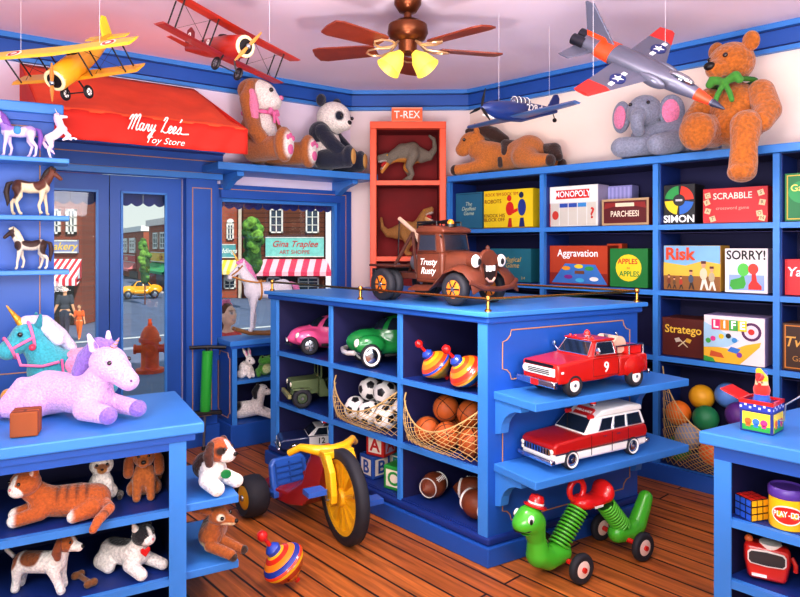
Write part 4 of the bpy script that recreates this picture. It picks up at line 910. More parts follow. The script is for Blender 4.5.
t, w, h = game(704, 765, 317, R3, '#E8DCDC', 'large white game box with a coloured winding road picture', side='#A898C8', back=.0, depth=.2)
it = [('p', [(-w/2, 0), (w*.1, 0), (w*.2, h*.12), (w*.42, h*.4), (w*.44, h*.5), (w*.2, h*.42), (0, h*.3), (-w/2, h*.35)], '#E8B430'), ('p', [(-w/2, h*.3), (-w*.1, h*.34), (w*.1, h*.5), (-w*.1, h*.62), (-w/2, h*.85)], '#A8CDE2'), ('p', [(-w*.4, h*.12), (-w*.15, h*.1), (-w*.2, h*.2), (-w*.38, h*.24)], '#C8562A'), ('p', [(-w*.1, h*.26), (w*.06, h*.22), (w*.12, h*.32), (-w*.04, h*.36)], '#3A78C8'), ('p', [(-w/2, 0), (-w*.3, 0), (-w*.34, h*.08), (-w/2, h*.12)], '#3A9A44'), ('o', w*.29, h*.7, .05, .05, '#5A2A5A'), ('o', w*.29, h*.7, .036, .036, '#E0D0D8'), ('o', w*.29, h*.7, .016, .016, '#C8302A')]
it += [('o', x*w, z*h, .014, .014, c) for x, z, c in ((-.34, .5, '#D83A8A'), (-.2, .56, '#F0C020'), (-.08, .58, '#2A2A2A'), (.02, .5, '#3A8AC8'), (.1, .2, '#8A3A9A'), (-.42, .45, '#4AA84A'))]
it += [('r', -w*.36 + i*.046, -w*.36 + i*.046 + .044, h*.7, h*.92, c) for i, c in enumerate(('#D8306A', '#F08A20', '#48A848', '#E8D020'))]
o, y = art(t, it)
for i, ch in enumerate('LIFE'): lett(t, ch, -w*.36 + i*.046 + .022, h*.81, .058, '#FFFFFF', y, bold=.03)
t, w, h = game(780, 832, 325, R3, '#4A2A16', 'brown and orange game box with gold script at right of third shelf', back=.02)
o, y = art(t, [('r', -w/2+.01, w/2-.01, .01, h-.01, '#C8782A'), ('r', -w/2+.016, w/2-.016, .016, h-.016, '#3E2214')]); lett(t, 'Twister', .01, h*.6, .075, '#D8A04A', y, shear=.25, bold=.01); lett(t, 'Game', -.02, h*.25, .04, '#B8803A', y)
# ================================================================= aeroplanes on strings
def basis(n, w):                       # nose direction, left-wing direction -> euler
    x = V(n).normalized(); y = (V(w) - x * V(w).dot(x)).normalized(); z = x.cross(y)
    return Mx((x, y, z)).transposed().to_euler()
def strings(t, loc, rot, pts):
    R = rot.to_matrix(); mb = MB()
    for p in pts:
        w = V(loc) + R @ V(p); top = V((w.x, w.y, CEIL - .002))
        MB().tube([R.transposed() @ (q - V(loc)) for q in (w, top)], .0008, mat('#E8E4EE', .5, var=0), 4).build('string', t)
def wing(mb, y0, y1, x, z0, z1, c0, c1, m, th=.008, sweep=0):   # a tapered wing panel
    rs = []
    for k in range(2):
        y, z, c, xx = ((y0, z0, c0, x), (y1, z1, c1, x - sweep))[k]
        rs.append([V((xx + c/2, y, z)), V((xx + c*.3, y, z + th*.6)), V((xx - c/2, y, z + th*.1)), V((xx - c*.3, y, z - th*.35)), V((xx + c*.3, y, z - th*.35))])
    mb.rings(rs if y1 < y0 else [r[::-1] for r in rs], m)
def biplane(label, loc, rot, c1, c2, num=None, roundel=False, name='toy_biplane'):
    M1, M2 = mat(c1, .35, var=.08, coat=.3), mat(c2, .35, var=.08, coat=.3); WD = mat('#C8823C', .4, var=.1)
    t = thing(name, label, 'toy plane', loc, rot=rot); t.rotation_euler = rot
    mb = MB(); rs = []
    for x, w, h, zc in ((.2, .04, .042, 0), (.19, .05, .05, 0), (.06, .05, .055, 0), (-.1, .038, .042, .004), (-.28, .01, .018, .012)):
        rs.append([V((x, w * math.cos(q), zc + h * math.sin(q))) for q in [-2*PI*j/14 for j in range(14)]])
    mb.rings(rs[::-1], M2); mb.build('fuselage', t, smooth=50)
    mb = MB(); mb.lathe([(.036, .2), (.036, .204), (.02, .206), (0, .206)], BLK, Mx.Rotation(PI/2, 4, 'Y'), 16); mb.build('engine_face', t)
    mb = MB(); mb.lathe([(.03, .196), (.046, .196), (.048, .203), (.042, .209), (.034, .207)], mat('#E8D9A8', .4, var=0), Mx.Rotation(PI/2, 4, 'Y'), 18, closed=True); mb.build('cowl_ring', t)
    for z, nm in ((.085, 'upper_wing'), (-.045, 'lower_wing')):
        mb = MB(); sp = .36 if z > 0 else .32
        for q in (1, -1): wing(mb, 0, q*sp, .08 if z > 0 else .05, z, z + .008, .115, .1, M1 if z > 0 else M2, .012)
        o = mb.build(nm, t, smooth=0)
        if roundel and z > 0:
            for q in (1, -1):
                m2 = MB()
                for r, c, zz in ((.034, '#F4EEE0', .0122), (.026, '#C8281E', .0128), (.014, '#F4EEE0', .0134)): m2.cyl((.08, q*.24, z + zz - .006), (.08, q*.24, z + zz), r, mat(c, .5, var=0), n=18)
                m2.build('roundel', o, smooth=0)
    for q in (1, -1):
        for y in (.1, .27):
            mb = MB()
            for x in (.04, .11): mb.cyl((x - .02, q*y, -.04), (x, q*y, .085), .0035, BLK, n=6)
            mb.build('strut_pair', t)
        mb = MB(); mb.tube([(.07, q*.1, -.04), (.09, q*.27, .085)], .001, BLK, 4); mb.tube([(.07, q*.27, -.04), (.09, q*.1, .085)], .001, BLK, 4); mb.build('bracing_wire', t)
        MB().tube([(.1, q*.03, -.05), (.11, q*.05, -.1)], .004, BLK, 6).build('landing_strut', t)
        wheel(t, .11, q*.06, -.1, .03, .012, WHT if not num else STEEL, BLK, spokes=5)
        wing(mb := MB(), 0, q*.11, -.26, .016, .018, .08, .055, M1, .007); mb.build('tailplane', t, smooth=0)
    MB().tube([(.11, -.06, -.1), (.11, .06, -.1)], .003, BLK, 6).build('axle', t)
    o = hard(t, [(-.22, .02), (-.3, .02), (-.31, .1), (-.285, .115), (-.25, .09)], .004, M1 if not num else mat('#7C1418', .4), 'tail_fin', .001)
    if num:
        for q in (1, -1): text(num, t, (-.277, q*.0052, .065), (-q, 0, 0), Z, .055, WHT, bold=.01); text(num, t, (-.02, q*.049, .0), (-q, 0, 0), Z, .05, WHT, bold=.01)
    mb = MB()
    for a in (0, 1): mb.sph((.222, 0, 0), (.004, .012, .06), WD, rotm(.5 + a*PI, 0, 0) if 0 else Mx.Rotation(.55, 3, 'X') @ Mx.Translation((0, 0, 0)).to_3x3(), n=8, k=10)
    mb = MB()
    d = V((0, math.sin(.5), math.cos(.5)))
    for s in (1, -1): mb.tube([V((.222, 0, 0)), V((.224, 0, 0)) + d * s * .04, V((.222, 0, 0)) + d * s * .095], [.006, .009, .003], WD, 6)
    mb.sph((.224, 0, 0), .012, STEEL, n=10, k=6); mb.build('propeller', t)
    MB().sph((.02, 0, .05), (.035, .025, .012), BLK, n=12, k=6).build('cockpit', t)
    strings(t, loc, rot, [(.08, .2, .1), (.08, -.2, .1)])
    return t
biplane('yellow toy biplane with red roundels hanging above the red awning', at(80, 62, 2.95), basis((-.16, -.78, -.62), (.95, -.22, .03)), '#F2CE2C', '#E0A022', roundel=True)
biplane('red toy biplane with a white number 9 hanging left of the ceiling fan', at(219, 48, 2.95), basis((.74, -.64, -.16), (.76, .60, -.22)), '#B83420', '#9C2418', num='9')
def fighter(loc, rot):
    B1, B2 = mat('#1E3470', .3, var=.12, coat=.4), mat('#4A6FA8', .3, var=.1, coat=.4)
    t = thing('toy_fighter_plane', 'navy toy fighter plane marked 228 hanging above the brown plush horse', 'toy plane', loc); t.rotation_euler = rot
    mb = MB(); rs = []
    for x, w, h, zc in ((.29, .004, .004, .0), (.27, .018, .02, 0), (.22, .036, .042, -.004), (.12, .044, .056, -.008), (0, .044, .058, -.004), (-.14, .026, .036, .01), (-.28, .006, .012, .02)):
        rs.append([V((x, w * math.cos(q), zc + h * math.sin(q))) for q in [-2*PI*j/16 for j in range(16)]])
    mb.rings(rs[::-1], B1); mb.build('fuselage', t, smooth=60)
    for q in (1, -1):
        wing(mb := MB(), 0, q*.42, .05, -.042, -.03, .15, .055, B2, .018, .03); o = mb.build('wing', t, smooth=50)
        wing(mb := MB(), 0, q*.14, -.25, .025, .03, .07, .04, B2, .008, .01); mb.build('tailplane', t, smooth=50)
        text('228', t, (-.045, q*.0455, .012), (-q, 0, 0), V((0, -q*.25, 1)), .055, WHT, bold=.015)
        st = [(math.cos(PI/2 + k*PI/5) * (.022 if k % 2 == 0 else .009), math.sin(PI/2 + k*PI/5) * (.022 if k % 2 == 0 else .009)) for k in range(10)]
        mb = MB(); mb.prism(st, .0015, WHT, Mx.Translation((-.13, q*.031, .016))); mb.build('star_mark', t, smooth=0)
    hard(t, [(-.2, .03), (-.29, .03), (-.3, .09), (-.285, .115), (-.26, .11)], .006, B1, 'tail_fin', .002)
    mb = MB(); mb.sph((.0, 0, .048), (.075, .026, .03), glassmat('#A8C0D8', .3), n=16, k=10); mb.build('canopy_glass', t)
    mb = MB()
    for x in (-.04, -.01, .02, .05): mb.torus((x, 0, .048), .028, .002, WHT, rotm(0, PI/2, 0), 16, 5)
    mb.build('canopy_frame', t)
    MB().tube([(.265, -.012, -.036), (.2, 0, -.052), (.265, .012, -.036)], .005, WHT, 6).build('chin_stripe', t)
    mb = MB(); d0 = V((0, .35, .94))
    for k in range(3):
        d = rotm(2*PI*k/3, 0, 0) @ d0; mb.tube([V((.282, 0, 0)), V((.284, 0, 0)) + d*.04, V((.282, 0, 0)) + d*.1], [.005, .009, .003], BLK, 6)
    mb.build('propeller', t)
    mb = MB(); mb.cyl((-.25, 0, .0), (-.26, 0, -.03), .003, BLK, n=6); mb.cyl((-.26, -.005, -.035), (-.26, .005, -.035), .012, BLK, n=10); mb.build('tail_wheel', t)
    strings(t, loc, rot, [(.16, 0, .045), (-.22, 0, .03)])
fighter(at(521, 111, 3.6), basis((-.84, -.54, -.04), (.62, -.78, .0)))
def jet(loc, rot):
    G, O, W2 = mat('#6C6E80', .3, .4, var=.12), mat('#E8481E', .35, var=.06), mat('#C42A22', .35, var=.06)
    t = thing('toy_jet_plane', 'silver toy jet with red wing tips and nose hanging above the plush elephant', 'toy plane', loc); t.rotation_euler = rot
    prof = ((.42, .003, .003, -.012), (.34, .02, .018, -.008), (.27, .03, .03, -.002), (.2, .037, .042, .0), (.05, .06, .045, 0), (-.12, .064, .042, 0), (-.3, .05, .036, 0))
    def ringsof(a): return [[V((x, w * math.cos(q), zc + h * math.sin(q))) for q in [-2*PI*j/18 for j in range(18)]] for x, w, h, zc in a][::-1]
    mb = MB(); mb.rings(ringsof(prof), G); mb.build('fuselage', t, smooth=60)
    mb = MB(); mb.rings(ringsof(((.36, .0175, .017, -.009), (.34, .0215, .0195, -.008), (.29, .0285, .028, -.004))), O); mb.build('nose_band', t, smooth=60)
    mb = MB(); mb.rings(ringsof(((.43, .001, .001, -.012), (.42, .006, .006, -.012), (.37, .0185, .017, -.0095))), mat('#3A3E52', .3, .3, var=0)); mb.build('nose_cone', t, smooth=60)
    mb = MB(); mb.rings(ringsof(((-.14, .066, .044, 0), (-.22, .06, .041, 0))), O); mb.build('tail_band', t, smooth=60)
    for q in (1, -1):
        wing(mb := MB(), q*.03, q*.24, .0, 0, -.002, .21, .12, G, .014, .05); o = mb.build('wing', t, smooth=0)
        wing(mb := MB(), q*.24, q*.34, -.05, -.002, -.003, .121, .08, W2, .0145, .025); mb.build('wing_tip', o, smooth=0)
        st = [(math.cos(PI/2 + k*PI/5) * (.027 if k % 2 == 0 else .011), math.sin(PI/2 + k*PI/5) * (.027 if k % 2 == 0 else .011)) for k in range(10)]
        mb = MB(); c = V((-.01, q*.16, .0))
        mb.cyl(c, c + Z * .011, .036, mat('#1E2E6A', .4, var=0), n=20); mb.box((-.02, 0), (q*.16 - .06, q*.16 + .06), (0, .0105), mat('#F0F0F4', .4, var=0))
        mb.prism(st, .0122, WHT, Mx.Translation(c) @ Mx.Rotation(-PI/2, 4, 'X')); mb.build('star_mark', o, smooth=0)
        wing(mb := MB(), q*.03, q*.16, -.27, -.01, -.014, .11, .06, G, .008, .045); mb.build('tailplane', t, smooth=0)
        mb = MB(); mb.lathe([(.018, -.29), (.03, -.29), (.027, -.36), (.022, -.36), (.014, -.30)], mat('#3C3C46', .3, .8, var=0), Mx.Translation((0, q*.03, 0)) @ Mx.Rotation(PI/2, 4, 'Y'), 16, closed=True); mb.lathe([(0, -.31), (.02, -.31), (.02, -.3), (0, -.3)], BLK, Mx.Translation((0, q*.03, 0)) @ Mx.Rotation(PI/2, 4, 'Y'), 12); mb.build('jet_nozzle', t)
        MB().sph((.1, q*.058, .0), (.07, .016, .03), G, n=12, k=8).build('air_intake', t)
    o = hard(t, [(-.14, .03), (-.3, .03), (-.345, .19), (-.3, .195)], .005, mat('#6E7084', .25, .4, var=.1), 'tail_fin', .002)
    MB().prism([(-.18, .036), (-.3, .036), (-.307, .06), (-.2, .06)], .0065, O).build('fin_band', o, smooth=0)
    MB().sph((.2, 0, .03), (.07, .02, .028), glassmat('#B8C4D0', .35), n=16, k=10).build('canopy_glass', t)
    MB().sph((.19, 0, .026), (.05, .014, .022), WHT, n=12, k=8).build('pilot_seat', t)
    strings(t, loc, rot, [(0, .2, .01), (-.1, -.22, .01)])
jet(at(640, 66, 3.0), basis((.68, -.50, -.55), (.8, .3, .42)))
# ================================================================= ceiling fan
FX, FY = .04, 3.35
t = thing('ceiling_fan', 'bronze ceiling fan with five brown blades and yellow glass lamp shades', 'ceiling fan', (FX, FY, CEIL))
BRZ = mat('#6A3A22', .3, .8, var=.1); BLD = mat('#7A2E18', .4, var=.25, scale=9)
mb = MB(); mb.lathe([(0, 0), (.07, 0), (.07, -.02), (.045, -.06), (.02, -.065), (.02, -.1), (.06, -.105), (.1, -.13), (.105, -.17), (.09, -.2), (.05, -.215), (.045, -.27), (.03, -.28), (0, -.28)][::-1], BRZ); mb.build('motor_housing', t, smooth=50)
for a in (90, 14, 166, -42, 222):
    q = math.radians(a); R = Mx.Rotation(q, 4, 'Z') @ Mx.Translation((0, 0, -.25)) @ Mx.Rotation(math.radians(10), 4, 'X')
    pts = [(.17, -.05), (.2, -.058), (.46, -.072), (.5, -.06), (.51, 0), (.5, .06), (.46, .072), (.2, .058), (.17, .05)]
    mb = MB(); mb.add([tuple(R @ V((x, y, 0))) for x, y in pts] + [tuple(R @ V((x, y, .008))) for x, y in pts], [tuple(range(9))[::-1], tuple(range(9, 18))] + [(i, (i+1) % 9, 9 + (i+1) % 9, 9 + i) for i in range(9)], BLD); o = mb.build('blade', t, smooth=0)
    mb = MB()
    for s in (1, -1): mb.tube([R @ V(p) for p in ((.06, 0, .03), (.1, s*.02, .0), (.15, s*.042, -.006), (.2, s*.03, -.006), (.22, 0, -.006))], .006, mat('#D8B48A', .3, .6, var=0), 6)
    mb.build('blade_bracket', t)
SHD = mat('#F8E05A', .35, var=.12, emit=.32)
for a in (196, 344):
    q = math.radians(a); R = Mx.Rotation(q, 4, 'Z') @ Mx.Translation((.035, 0, -.27)) @ Mx.Rotation(math.radians(-38), 4, 'Y')
    mb = MB(); mb.lathe([(.018, 0), (.03, -.02), (.05, -.05), (.06, -.09), (.068, -.115), (.064, -.115), (.055, -.09), (.045, -.05), (.015, -.012)][::-1], SHD, R, 20, closed=True); mb.build('lamp_shade', t, smooth=60)
    mb = MB(); mb.sph(R @ V((0, 0, -.06)), (.022, .022, .03), mat('#FFF4B0', .3, var=0, emit=1.5), n=12, k=8); mb.build('light_bulb', t)
# ================================================================= balls and nets
PH = (1 + 5 ** .5) / 2
IV = [V(p).normalized() for p in [(0, s, u*PH) for s in (1, -1) for u in (1, -1)] + [(s, u*PH, 0) for s in (1, -1) for u in (1, -1)] + [(u*PH, 0, s) for s in (1, -1) for u in (1, -1)]]
def soccer_mesh(r):
    bm = bmesh.new(); bmesh.ops.create_icosphere(bm, subdivisions=5, radius=r); me = bpy.data.meshes.new('soccer_ball')
    nb = [[w for w in IV if .4 < v.dot(w) < .5] for v in IV]
    for f in bm.faces:
        p = f.calc_center_median().normalized(); k = max(range(12), key=lambda i: p.dot(IV[i])); v = IV[k]
        d = max(p.dot((w - v * v.dot(w)).normalized()) / p.dot(v) for w in nb[k])
        f.material_index = 1 if d < .30 else (2 if d < .32 else 0); f.smooth = True
    bm.to_mesh(me); bm.free()
    for c in ('#F2EFEA', '#16161C', '#8A8890'): me.materials.append(mat(c, .4, var=.03))
    return me
def seam_ball(name, label, loc, r, col, rot, group, cat='ball', seams=True):
    t = thing(name, label, cat, loc, group=group); t.rotation_euler = rot
    MB().sph((0, 0, 0), r, mat(col, .6, var=.12, scale=20, bump=.15, bscale=150), n=28, k=18).build('ball_skin', t, smooth=80)
    if seams:
        mb = MB(); B = mat('#1A100C', .6, var=0)
        for T in (rotm(0, 0, 0), rotm(PI/2, 0, 0)): mb.torus((0, 0, 0), r, r*.025, B, T, 32, 5)
        for s in (1, -1):
            pts = []
            for i in range(24):
                a = 2*PI*i/24; d = V((math.cos(a)*.66, s*(.52 + .22*math.cos(2*a)), math.sin(a)*.66)).normalized()*r; pts.append(d)
            mb.tube(pts, r*.025, B, 5, True)
        mb.build('seam_lines', t)
    return t
NETM = mat('#C9A86E', .7, var=.1)
def net(label, S, nu, nv, group=None, r=.0016, rim=.004, loc=None):
    t = thing('ball_net', label, 'net', loc or S(.5, 1)); l = t.location; mb = MB()
    for sgn in (1, -1):
        for k in range(-nv, nu + nv):
            pts = []
            for j in range(nv + 1):
                i = k + sgn * j + (nv if sgn < 0 else 0)
                if 0 <= i <= nu: pts.append(S(i / nu, j / nv) - l)
            if len(pts) > 1: mb.tube(pts, r, NETM, 4)
    mb.build('mesh_cords', t)
    MB().tube([S(i / 24, 0) - l for i in range(25)], rim, NETM, 6).build('rim_cord', t)
    return t
def cubnet(b0, b1, zb, zh, zl, bul):
    def S(u, v):
        s = math.sin(PI * u); u = .025 + .95 * u; z = (zh - (zh - zl) * s ** .8) * (1 - v) + zb * v
        a = .02 - (bul + .02) * s ** .6 * math.sin(PI * (.28 + .62 * v))
        p = IC + IA * a + IB * (b0 + (b1 - b0) * u); return V((p.x, p.y, z))
    return S
net('tan cord net holding the soccer balls in the island', cubnet(.59, 1.148, .425, .66, .52, .09), 14, 6)
net('tan cord net holding the basketballs in the island', cubnet(.054, .564, .425, .66, .53, .09), 13, 6)
sm = soccer_mesh(.066)
SP = [(.09, 1.055, 0), (.075, .918, 0), (.075, .785, 0), (.10, .664, .06), (.14, .995, .112), (.13, .855, .116), (.205, .745, .128), (.235, 1.055, 0), (.225, .92, 0), (.26, .785, 0)]
SL = ['soccer ball low at the left end of the net', 'soccer ball low in the net, second from its left end', 'soccer ball low in the net, third from its left end', 'soccer ball low at the right end of the net', 'soccer ball on top of the pile at its left', 'soccer ball on top of the pile at its middle', 'soccer ball on top of the pile by the right divider', 'soccer ball at back left of the net', 'soccer ball at back middle of the net', 'soccer ball at back right of the net']
for i, ((a, b, z), lb) in enumerate(zip(SP, SL)):
    o = link('soccer_ball', sm); o.location = cub(a, b, .4155 + .066 + z); o.rotation_euler = (i * 1.3, i * .7, i * 2.1); tag(o, 'black and white ' + lb, 'ball', 'soccer balls in the island net')
BP = [(.08, .47, 0), (.07, .325, .003), (.085, .185, 0), (.13, .40, .112), (.14, .25, .115), (.2, .13, .09), (.225, .46, 0), (.22, .32, 0)]
BLb = ['low at the left end', 'low in the middle', 'low at the right end', 'on top of the pile at left', 'on top of the pile at middle', 'at back right by the stile', 'at back left', 'at back middle']
for i, ((a, b, z), lb) in enumerate(zip(BP, BLb)):
    seam_ball('basketball', 'orange-brown basketball %s in the island net' % lb, cub(a, b, .4165 + .066 + z), .066, '#B85A20', (i * .9, .5 + i * .6, i), 'basketballs in the island net')
def football(label, loc, rot, sc=1):
    t = thing('football', label, 'football', loc, sc=sc, group='footballs in the lowest cubby'); t.rotation_euler = rot
    n = 14; mb = MB(); mb.lathe([(.062 * math.cos(PI/2 * (2*i/n - 1)) ** .8 if 0 < i < n else 0, .1 * (2*i/n - 1)) for i in range(n + 1)], mat('#7A3A1E', .5, var=.15, scale=30, bump=.2, bscale=200), Mx.Rotation(PI/2, 4, 'Y'), 24); mb.build('ball_skin', t, smooth=80)
    mb = MB()
    for x in (-.055, .055): mb.lathe([(.047, x - .006), (.0505 if x < 0 else .0495, x), (.047, x + .006), (.044, x)], WHT, Mx.Rotation(PI/2, 4, 'Y'), 24, closed=True)
    mb.build('stripe', t)
    mb = MB(); mb.tube([(-.04, 0, .0595), (0, 0, .0645), (.04, 0, .0595)], .0025, WHT, 5)
    for i in range(6): x = -.033 + i*.0132; mb.tube([(x, -.012, .06), (x, 0, .064), (x, .012, .06)], .002, WHT, 5)
    mb.build('laces', t)
    return t
football('brown football with white stripes at front right of the lowest cubby', cub(.10, .17, .197), (-.9, .1, math.radians(-52)), 1.05)
football('brown football at left of the lowest cubby, laces facing out', cub(.13, .485, .195), (-.8, 0, math.radians(236)), 1.0)
football('brown football lying behind the other two in the lowest cubby', cub(.225, .33, .195), (-.7, 0, math.radians(-20)), 1.0)
# coloured playground balls in the bottom of the wall shelving
def shp(a, d, z): p = SH0 + RD * a + (-RN) * d; return V((p.x, p.y, z))
A0, A1 = sd(653) + .036, sd(773) - .006
def S(u, v):
    s = math.sin(PI * u); u = .025 + .95 * u; z = (.68 - .24 * s ** .8 - .16 * u) * (1 - v) + .115 * v; d = .02 - .155 * s ** .55 * math.sin(PI * (.3 + .6 * v)); return shp(A0 + (A1 - A0) * u, d, z)
net('tan cord net holding coloured playground balls at the foot of the wall shelving', S, 15, 9, r=.0019)
CBs = [('#EE7A1E', 'orange', 'at upper left of the shelving net', .09, .06, .405), ('#8A93A8', 'grey', 'in the shelving net below the orange one', .178, -.022, .302), ('#1E7A4A', 'dark green', 'in the middle of the shelving net', .25, .05, .405), ('#E8A81C', 'yellow', 'on top of the shelving net', .19, .155, .50), ('#5A8AD0', 'light blue', 'at the back of the shelving net beside the yellow one', .33, .17, .53), ('#5A2A7E', 'purple', 'at right of the shelving net', .42, .07, .45), ('#E86A20', 'orange', 'low at the front of the shelving net', .31, -.01, .235), ('#2A8A3E', 'green', 'at the bottom left of the shelving net', .09, .06, .195), ('#C83A2A', 'red', 'at the bottom back of the shelving net', .28, .22, .2), ('#3A6AC0', 'blue', 'at the bottom right of the shelving net', .46, .16, .25)]
for c, nm, wh, a, d, z in CBs:
    o = MB().sph((0, 0, 0), .072, mat(c, .5, var=.06, bump=.1, bscale=200), n=28, k=18).build('playground_ball', smooth=80); o.location = shp(A0 + a, d, z); tag(o, '%s rubber playground ball %s' % (nm, wh), 'ball', 'playground balls in the shelving net')
# ================================================================= spinning tops
def top(label, loc, rot, sc, cols, grp=None):
    t = thing('spinning_top', label, 'spinning top', loc, sc=sc, group=grp); t.rotation_euler = rot
    pr = [(.012, .0), (.03, .012), (.07, .05), (.095, .085), (.1, .1), (.095, .112), (.08, .13), (.06, .148), (.042, .16), (.03, .168), (0, .17)]
    mb = MB()
    for i in range(len(pr) - 1): mb.lathe([pr[i], pr[i+1]], mat(cols[i % len(cols)], .25, var=.04, coat=.6), n=28)
    mb.build('body', t, smooth=70)
    mb = MB(); mb.lathe([(0, -.02), (.012, -.015), (.014, 0), (.02, .006), (0, .007)], RED, n=14); mb.build('tip', t)
    mb = MB(); mb.lathe([(.032, .166), (.034, .185), (.022, .2), (.012, .205), (0, .205)], mat('#2A4AB0', .3, var=0, coat=.5), n=18); mb.build('collar', t)
    mb = MB(); mb.lathe([(.01, .2), (.009, .235), (.012, .24), (.022, .25), (.024, .265), (.016, .28), (0, .284)], RED, n=16); mb.build('handle', t)
    return t
TC = ['#D8341C', '#F0A01E', '#D8341C', '#F2C428', '#E0401C', '#2A3E9A', '#F08A1E', '#D8341C', '#F2B020', '#D8341C']
top('striped spinning top with a red knob lying tilted on the wooden floor', V((on(296, 580, .03).x, on(296, 580, .03).y, .038)), (.12, -.60, .2), .92, TC)
top('orange and yellow spinning top at left in the top right cubby', cub(.13, .40, .752), (.2, -.68, 0), .84, ['#E0521C', '#F2B81E', '#F4D22C', '#F08A1E', '#2A4AB0', '#E8481C', '#F08A1E', '#F2B020', '#E8481C', '#D8341C'])
top('orange spinning top with blue swirls at right in the top right cubby', cub(.11, .175, .752), (.25, -.72, 0), .9, ['#F2B81E', '#E86A1E', '#2A7AC0', '#F4C82C', '#E8541C', '#D8341C', '#F08A1E', '#E8541C', '#F2B020', '#D8341C'])
# ================================================================= letter blocks
def block(ch, c, c2, label, loc, rz, s=.121, n=('alphabet_block')):
    t = thing('alphabet_block', label, 'block', loc, rz, s, 'alphabet blocks in the island')
    MB().box((-.5, .5), (-.5, .5), (0, 1), mat(c, .4, var=.06)).build('block_body', t, smooth=0, bevel=.04)
    for k in range(4):
        R = Mx.Rotation(k * PI/2, 4, 'Z'); mb = MB(); mb.box((-.36, .36), (-.504, -.49), (.14, .86), mat(c2 if k % 2 else '#F6EBD6', .5, var=.04)); mb.build('face_panel', t, smooth=0, T=R)
        text(ch, t, R @ V((0, -.507, .47)), R @ V((1, 0, 0)), Z, .8, mat(c, .4, var=.06), bold=.02, depth=.003)
    return t
bz = .1305
block('C', '#2C9A40', '#F6EBD6', 'green wooden block with letter C at front of the lowest cubby', cub(.10, .70, bz), math.radians(-38))
block('B', '#2A56A8', '#F6EBD6', 'blue wooden block with letter B below the red one', cub(.12, .93, bz), math.radians(-50))
block('A', '#C82A22', '#B8A8D0', 'red wooden block with letter A stacked on the blue one', cub(.14, .90, bz + .1225), math.radians(-35))
block('D', '#E04A8A', '#F6EBD6', 'pink wooden block partly hidden behind the green and red ones', cub(.25, .72, bz), math.radians(-30))
b = block('E', '#2A8A8A', '#F6EBD6', 'teal wooden block at right, half hidden beside the green one', cub(.2, .60 + .07, bz + .1262) if 0 else cub(.27, .89, bz), math.radians(-42))
o = MB().box((-.042, .042), (-.042, .042), (0, .084), patmat('plank', '#B05A22', '#9C4C1C', '#6A2E10', .3, .028)).build('wooden_block', bevel=.004, smooth=0); p = on(21, 437, .75); o.location = (p.x, p.y + .03, .752); o.rotation_euler = (0, 0, math.radians(20)); tag(o, 'plain brown wooden block on the left counter before the teal unicorn', 'block')
# ================================================================= ride-on tricycle
t = thing('ride_on_tricycle', 'low plastic tricycle with yellow handlebar, red frame and blue seat', 'tricycle', (-.475, 3.31, 0), math.radians(-50))
TR, TB, TY = mat('#9E2024', .3, var=.06, coat=.4), mat('#2F62B8', .35, var=.06, coat=.3), mat('#F4B81C', .3, var=.05, coat=.4)
fx = .33
ft = PI / 180 * -9; RS = Mx.Translation((fx, 0, 0)) @ Mx.Rotation(ft, 4, 'Z')
def steer(o): o.data.transform(RS); o.data.update(); return o
mb = MB(); r, h = .218, .028; T = Mx.Translation((0, 0, r)) @ Mx.Rotation(PI/2, 4, 'X')
mb.lathe([(r*.8, -h), (r*.95, -h), (r, -h*.6), (r, h*.6), (r*.95, h), (r*.8, h), (r*.77, 0)], RUB, T, 44, closed=True); wo = steer(mb.build('front_wheel', t, smooth=50))
mb = MB()
mb.lathe([(r*.7, -h*.7), (r*.8, -h*.8), (r*.8, h*.8), (r*.7, h*.7)], TY, T, 40, closed=True); mb.lathe([(0, -h*1.1), (r*.16, -h*1.1), (r*.2, -h*.7), (r*.2, h*.7), (r*.16, h*1.1), (0, h*1.1)], TY, T, 24)
for k in range(12):
    a = 2*PI*k/12; d = V((math.cos(a), 0, math.sin(a))); e = V((-math.sin(a), 0, math.cos(a))); c = V((0, 0, r))
    mb.add([c + d*r*.18 + e*.006 + V((0, -h*.6, 0)), c + d*r*.18 - e*.006 + V((0, -h*.6, 0)), c + d*r*.74 - e*.019 + V((0, -h*.6, 0)), c + d*r*.74 + e*.019 + V((0, -h*.6, 0)), c + d*r*.18 + e*.006 + V((0, h*.6, 0)), c + d*r*.18 - e*.006 + V((0, h*.6, 0)), c + d*r*.74 - e*.019 + V((0, h*.6, 0)), c + d*r*.74 + e*.019 + V((0, h*.6, 0))], [(0, 1, 2, 3), (7, 6, 5, 4), (0, 4, 5, 1), (1, 5, 6, 2), (2, 6, 7, 3), (3, 7, 4, 0)], TY)
steer(mb.build('spoked_hub', wo, smooth=0))
mb = MB()
for q in (1, -1):
    rs = [[V((x + c*w, q*(.062 + dy*.016), z)) for c, dy in ((-1, -1), (1, -1), (1, 1), (-1, 1))] for x, z, w in ((0, .2, .025), (0, .24, .03), (-.025, .34, .035), (-.085, .41, .04))]
    mb.rings(rs if q > 0 else [k[::-1] for k in rs], TY)
mb.box((-.15, -.05), (-.08, .08), (.385, .42), TY); steer(mb.build('front_fork', t, smooth=0, bevel=.006))
mb = MB(); mb.tube([(-.24, -.18, .385), (-.19, -.14, .42), (-.13, -.07, .41), (-.11, 0, .40), (-.13, .07, .41), (-.19, .14, .42), (-.24, .18, .385)], [.016, .018, .026, .034, .026, .018, .016], TY, 12); steer(mb.build('handlebar', t, smooth=80))
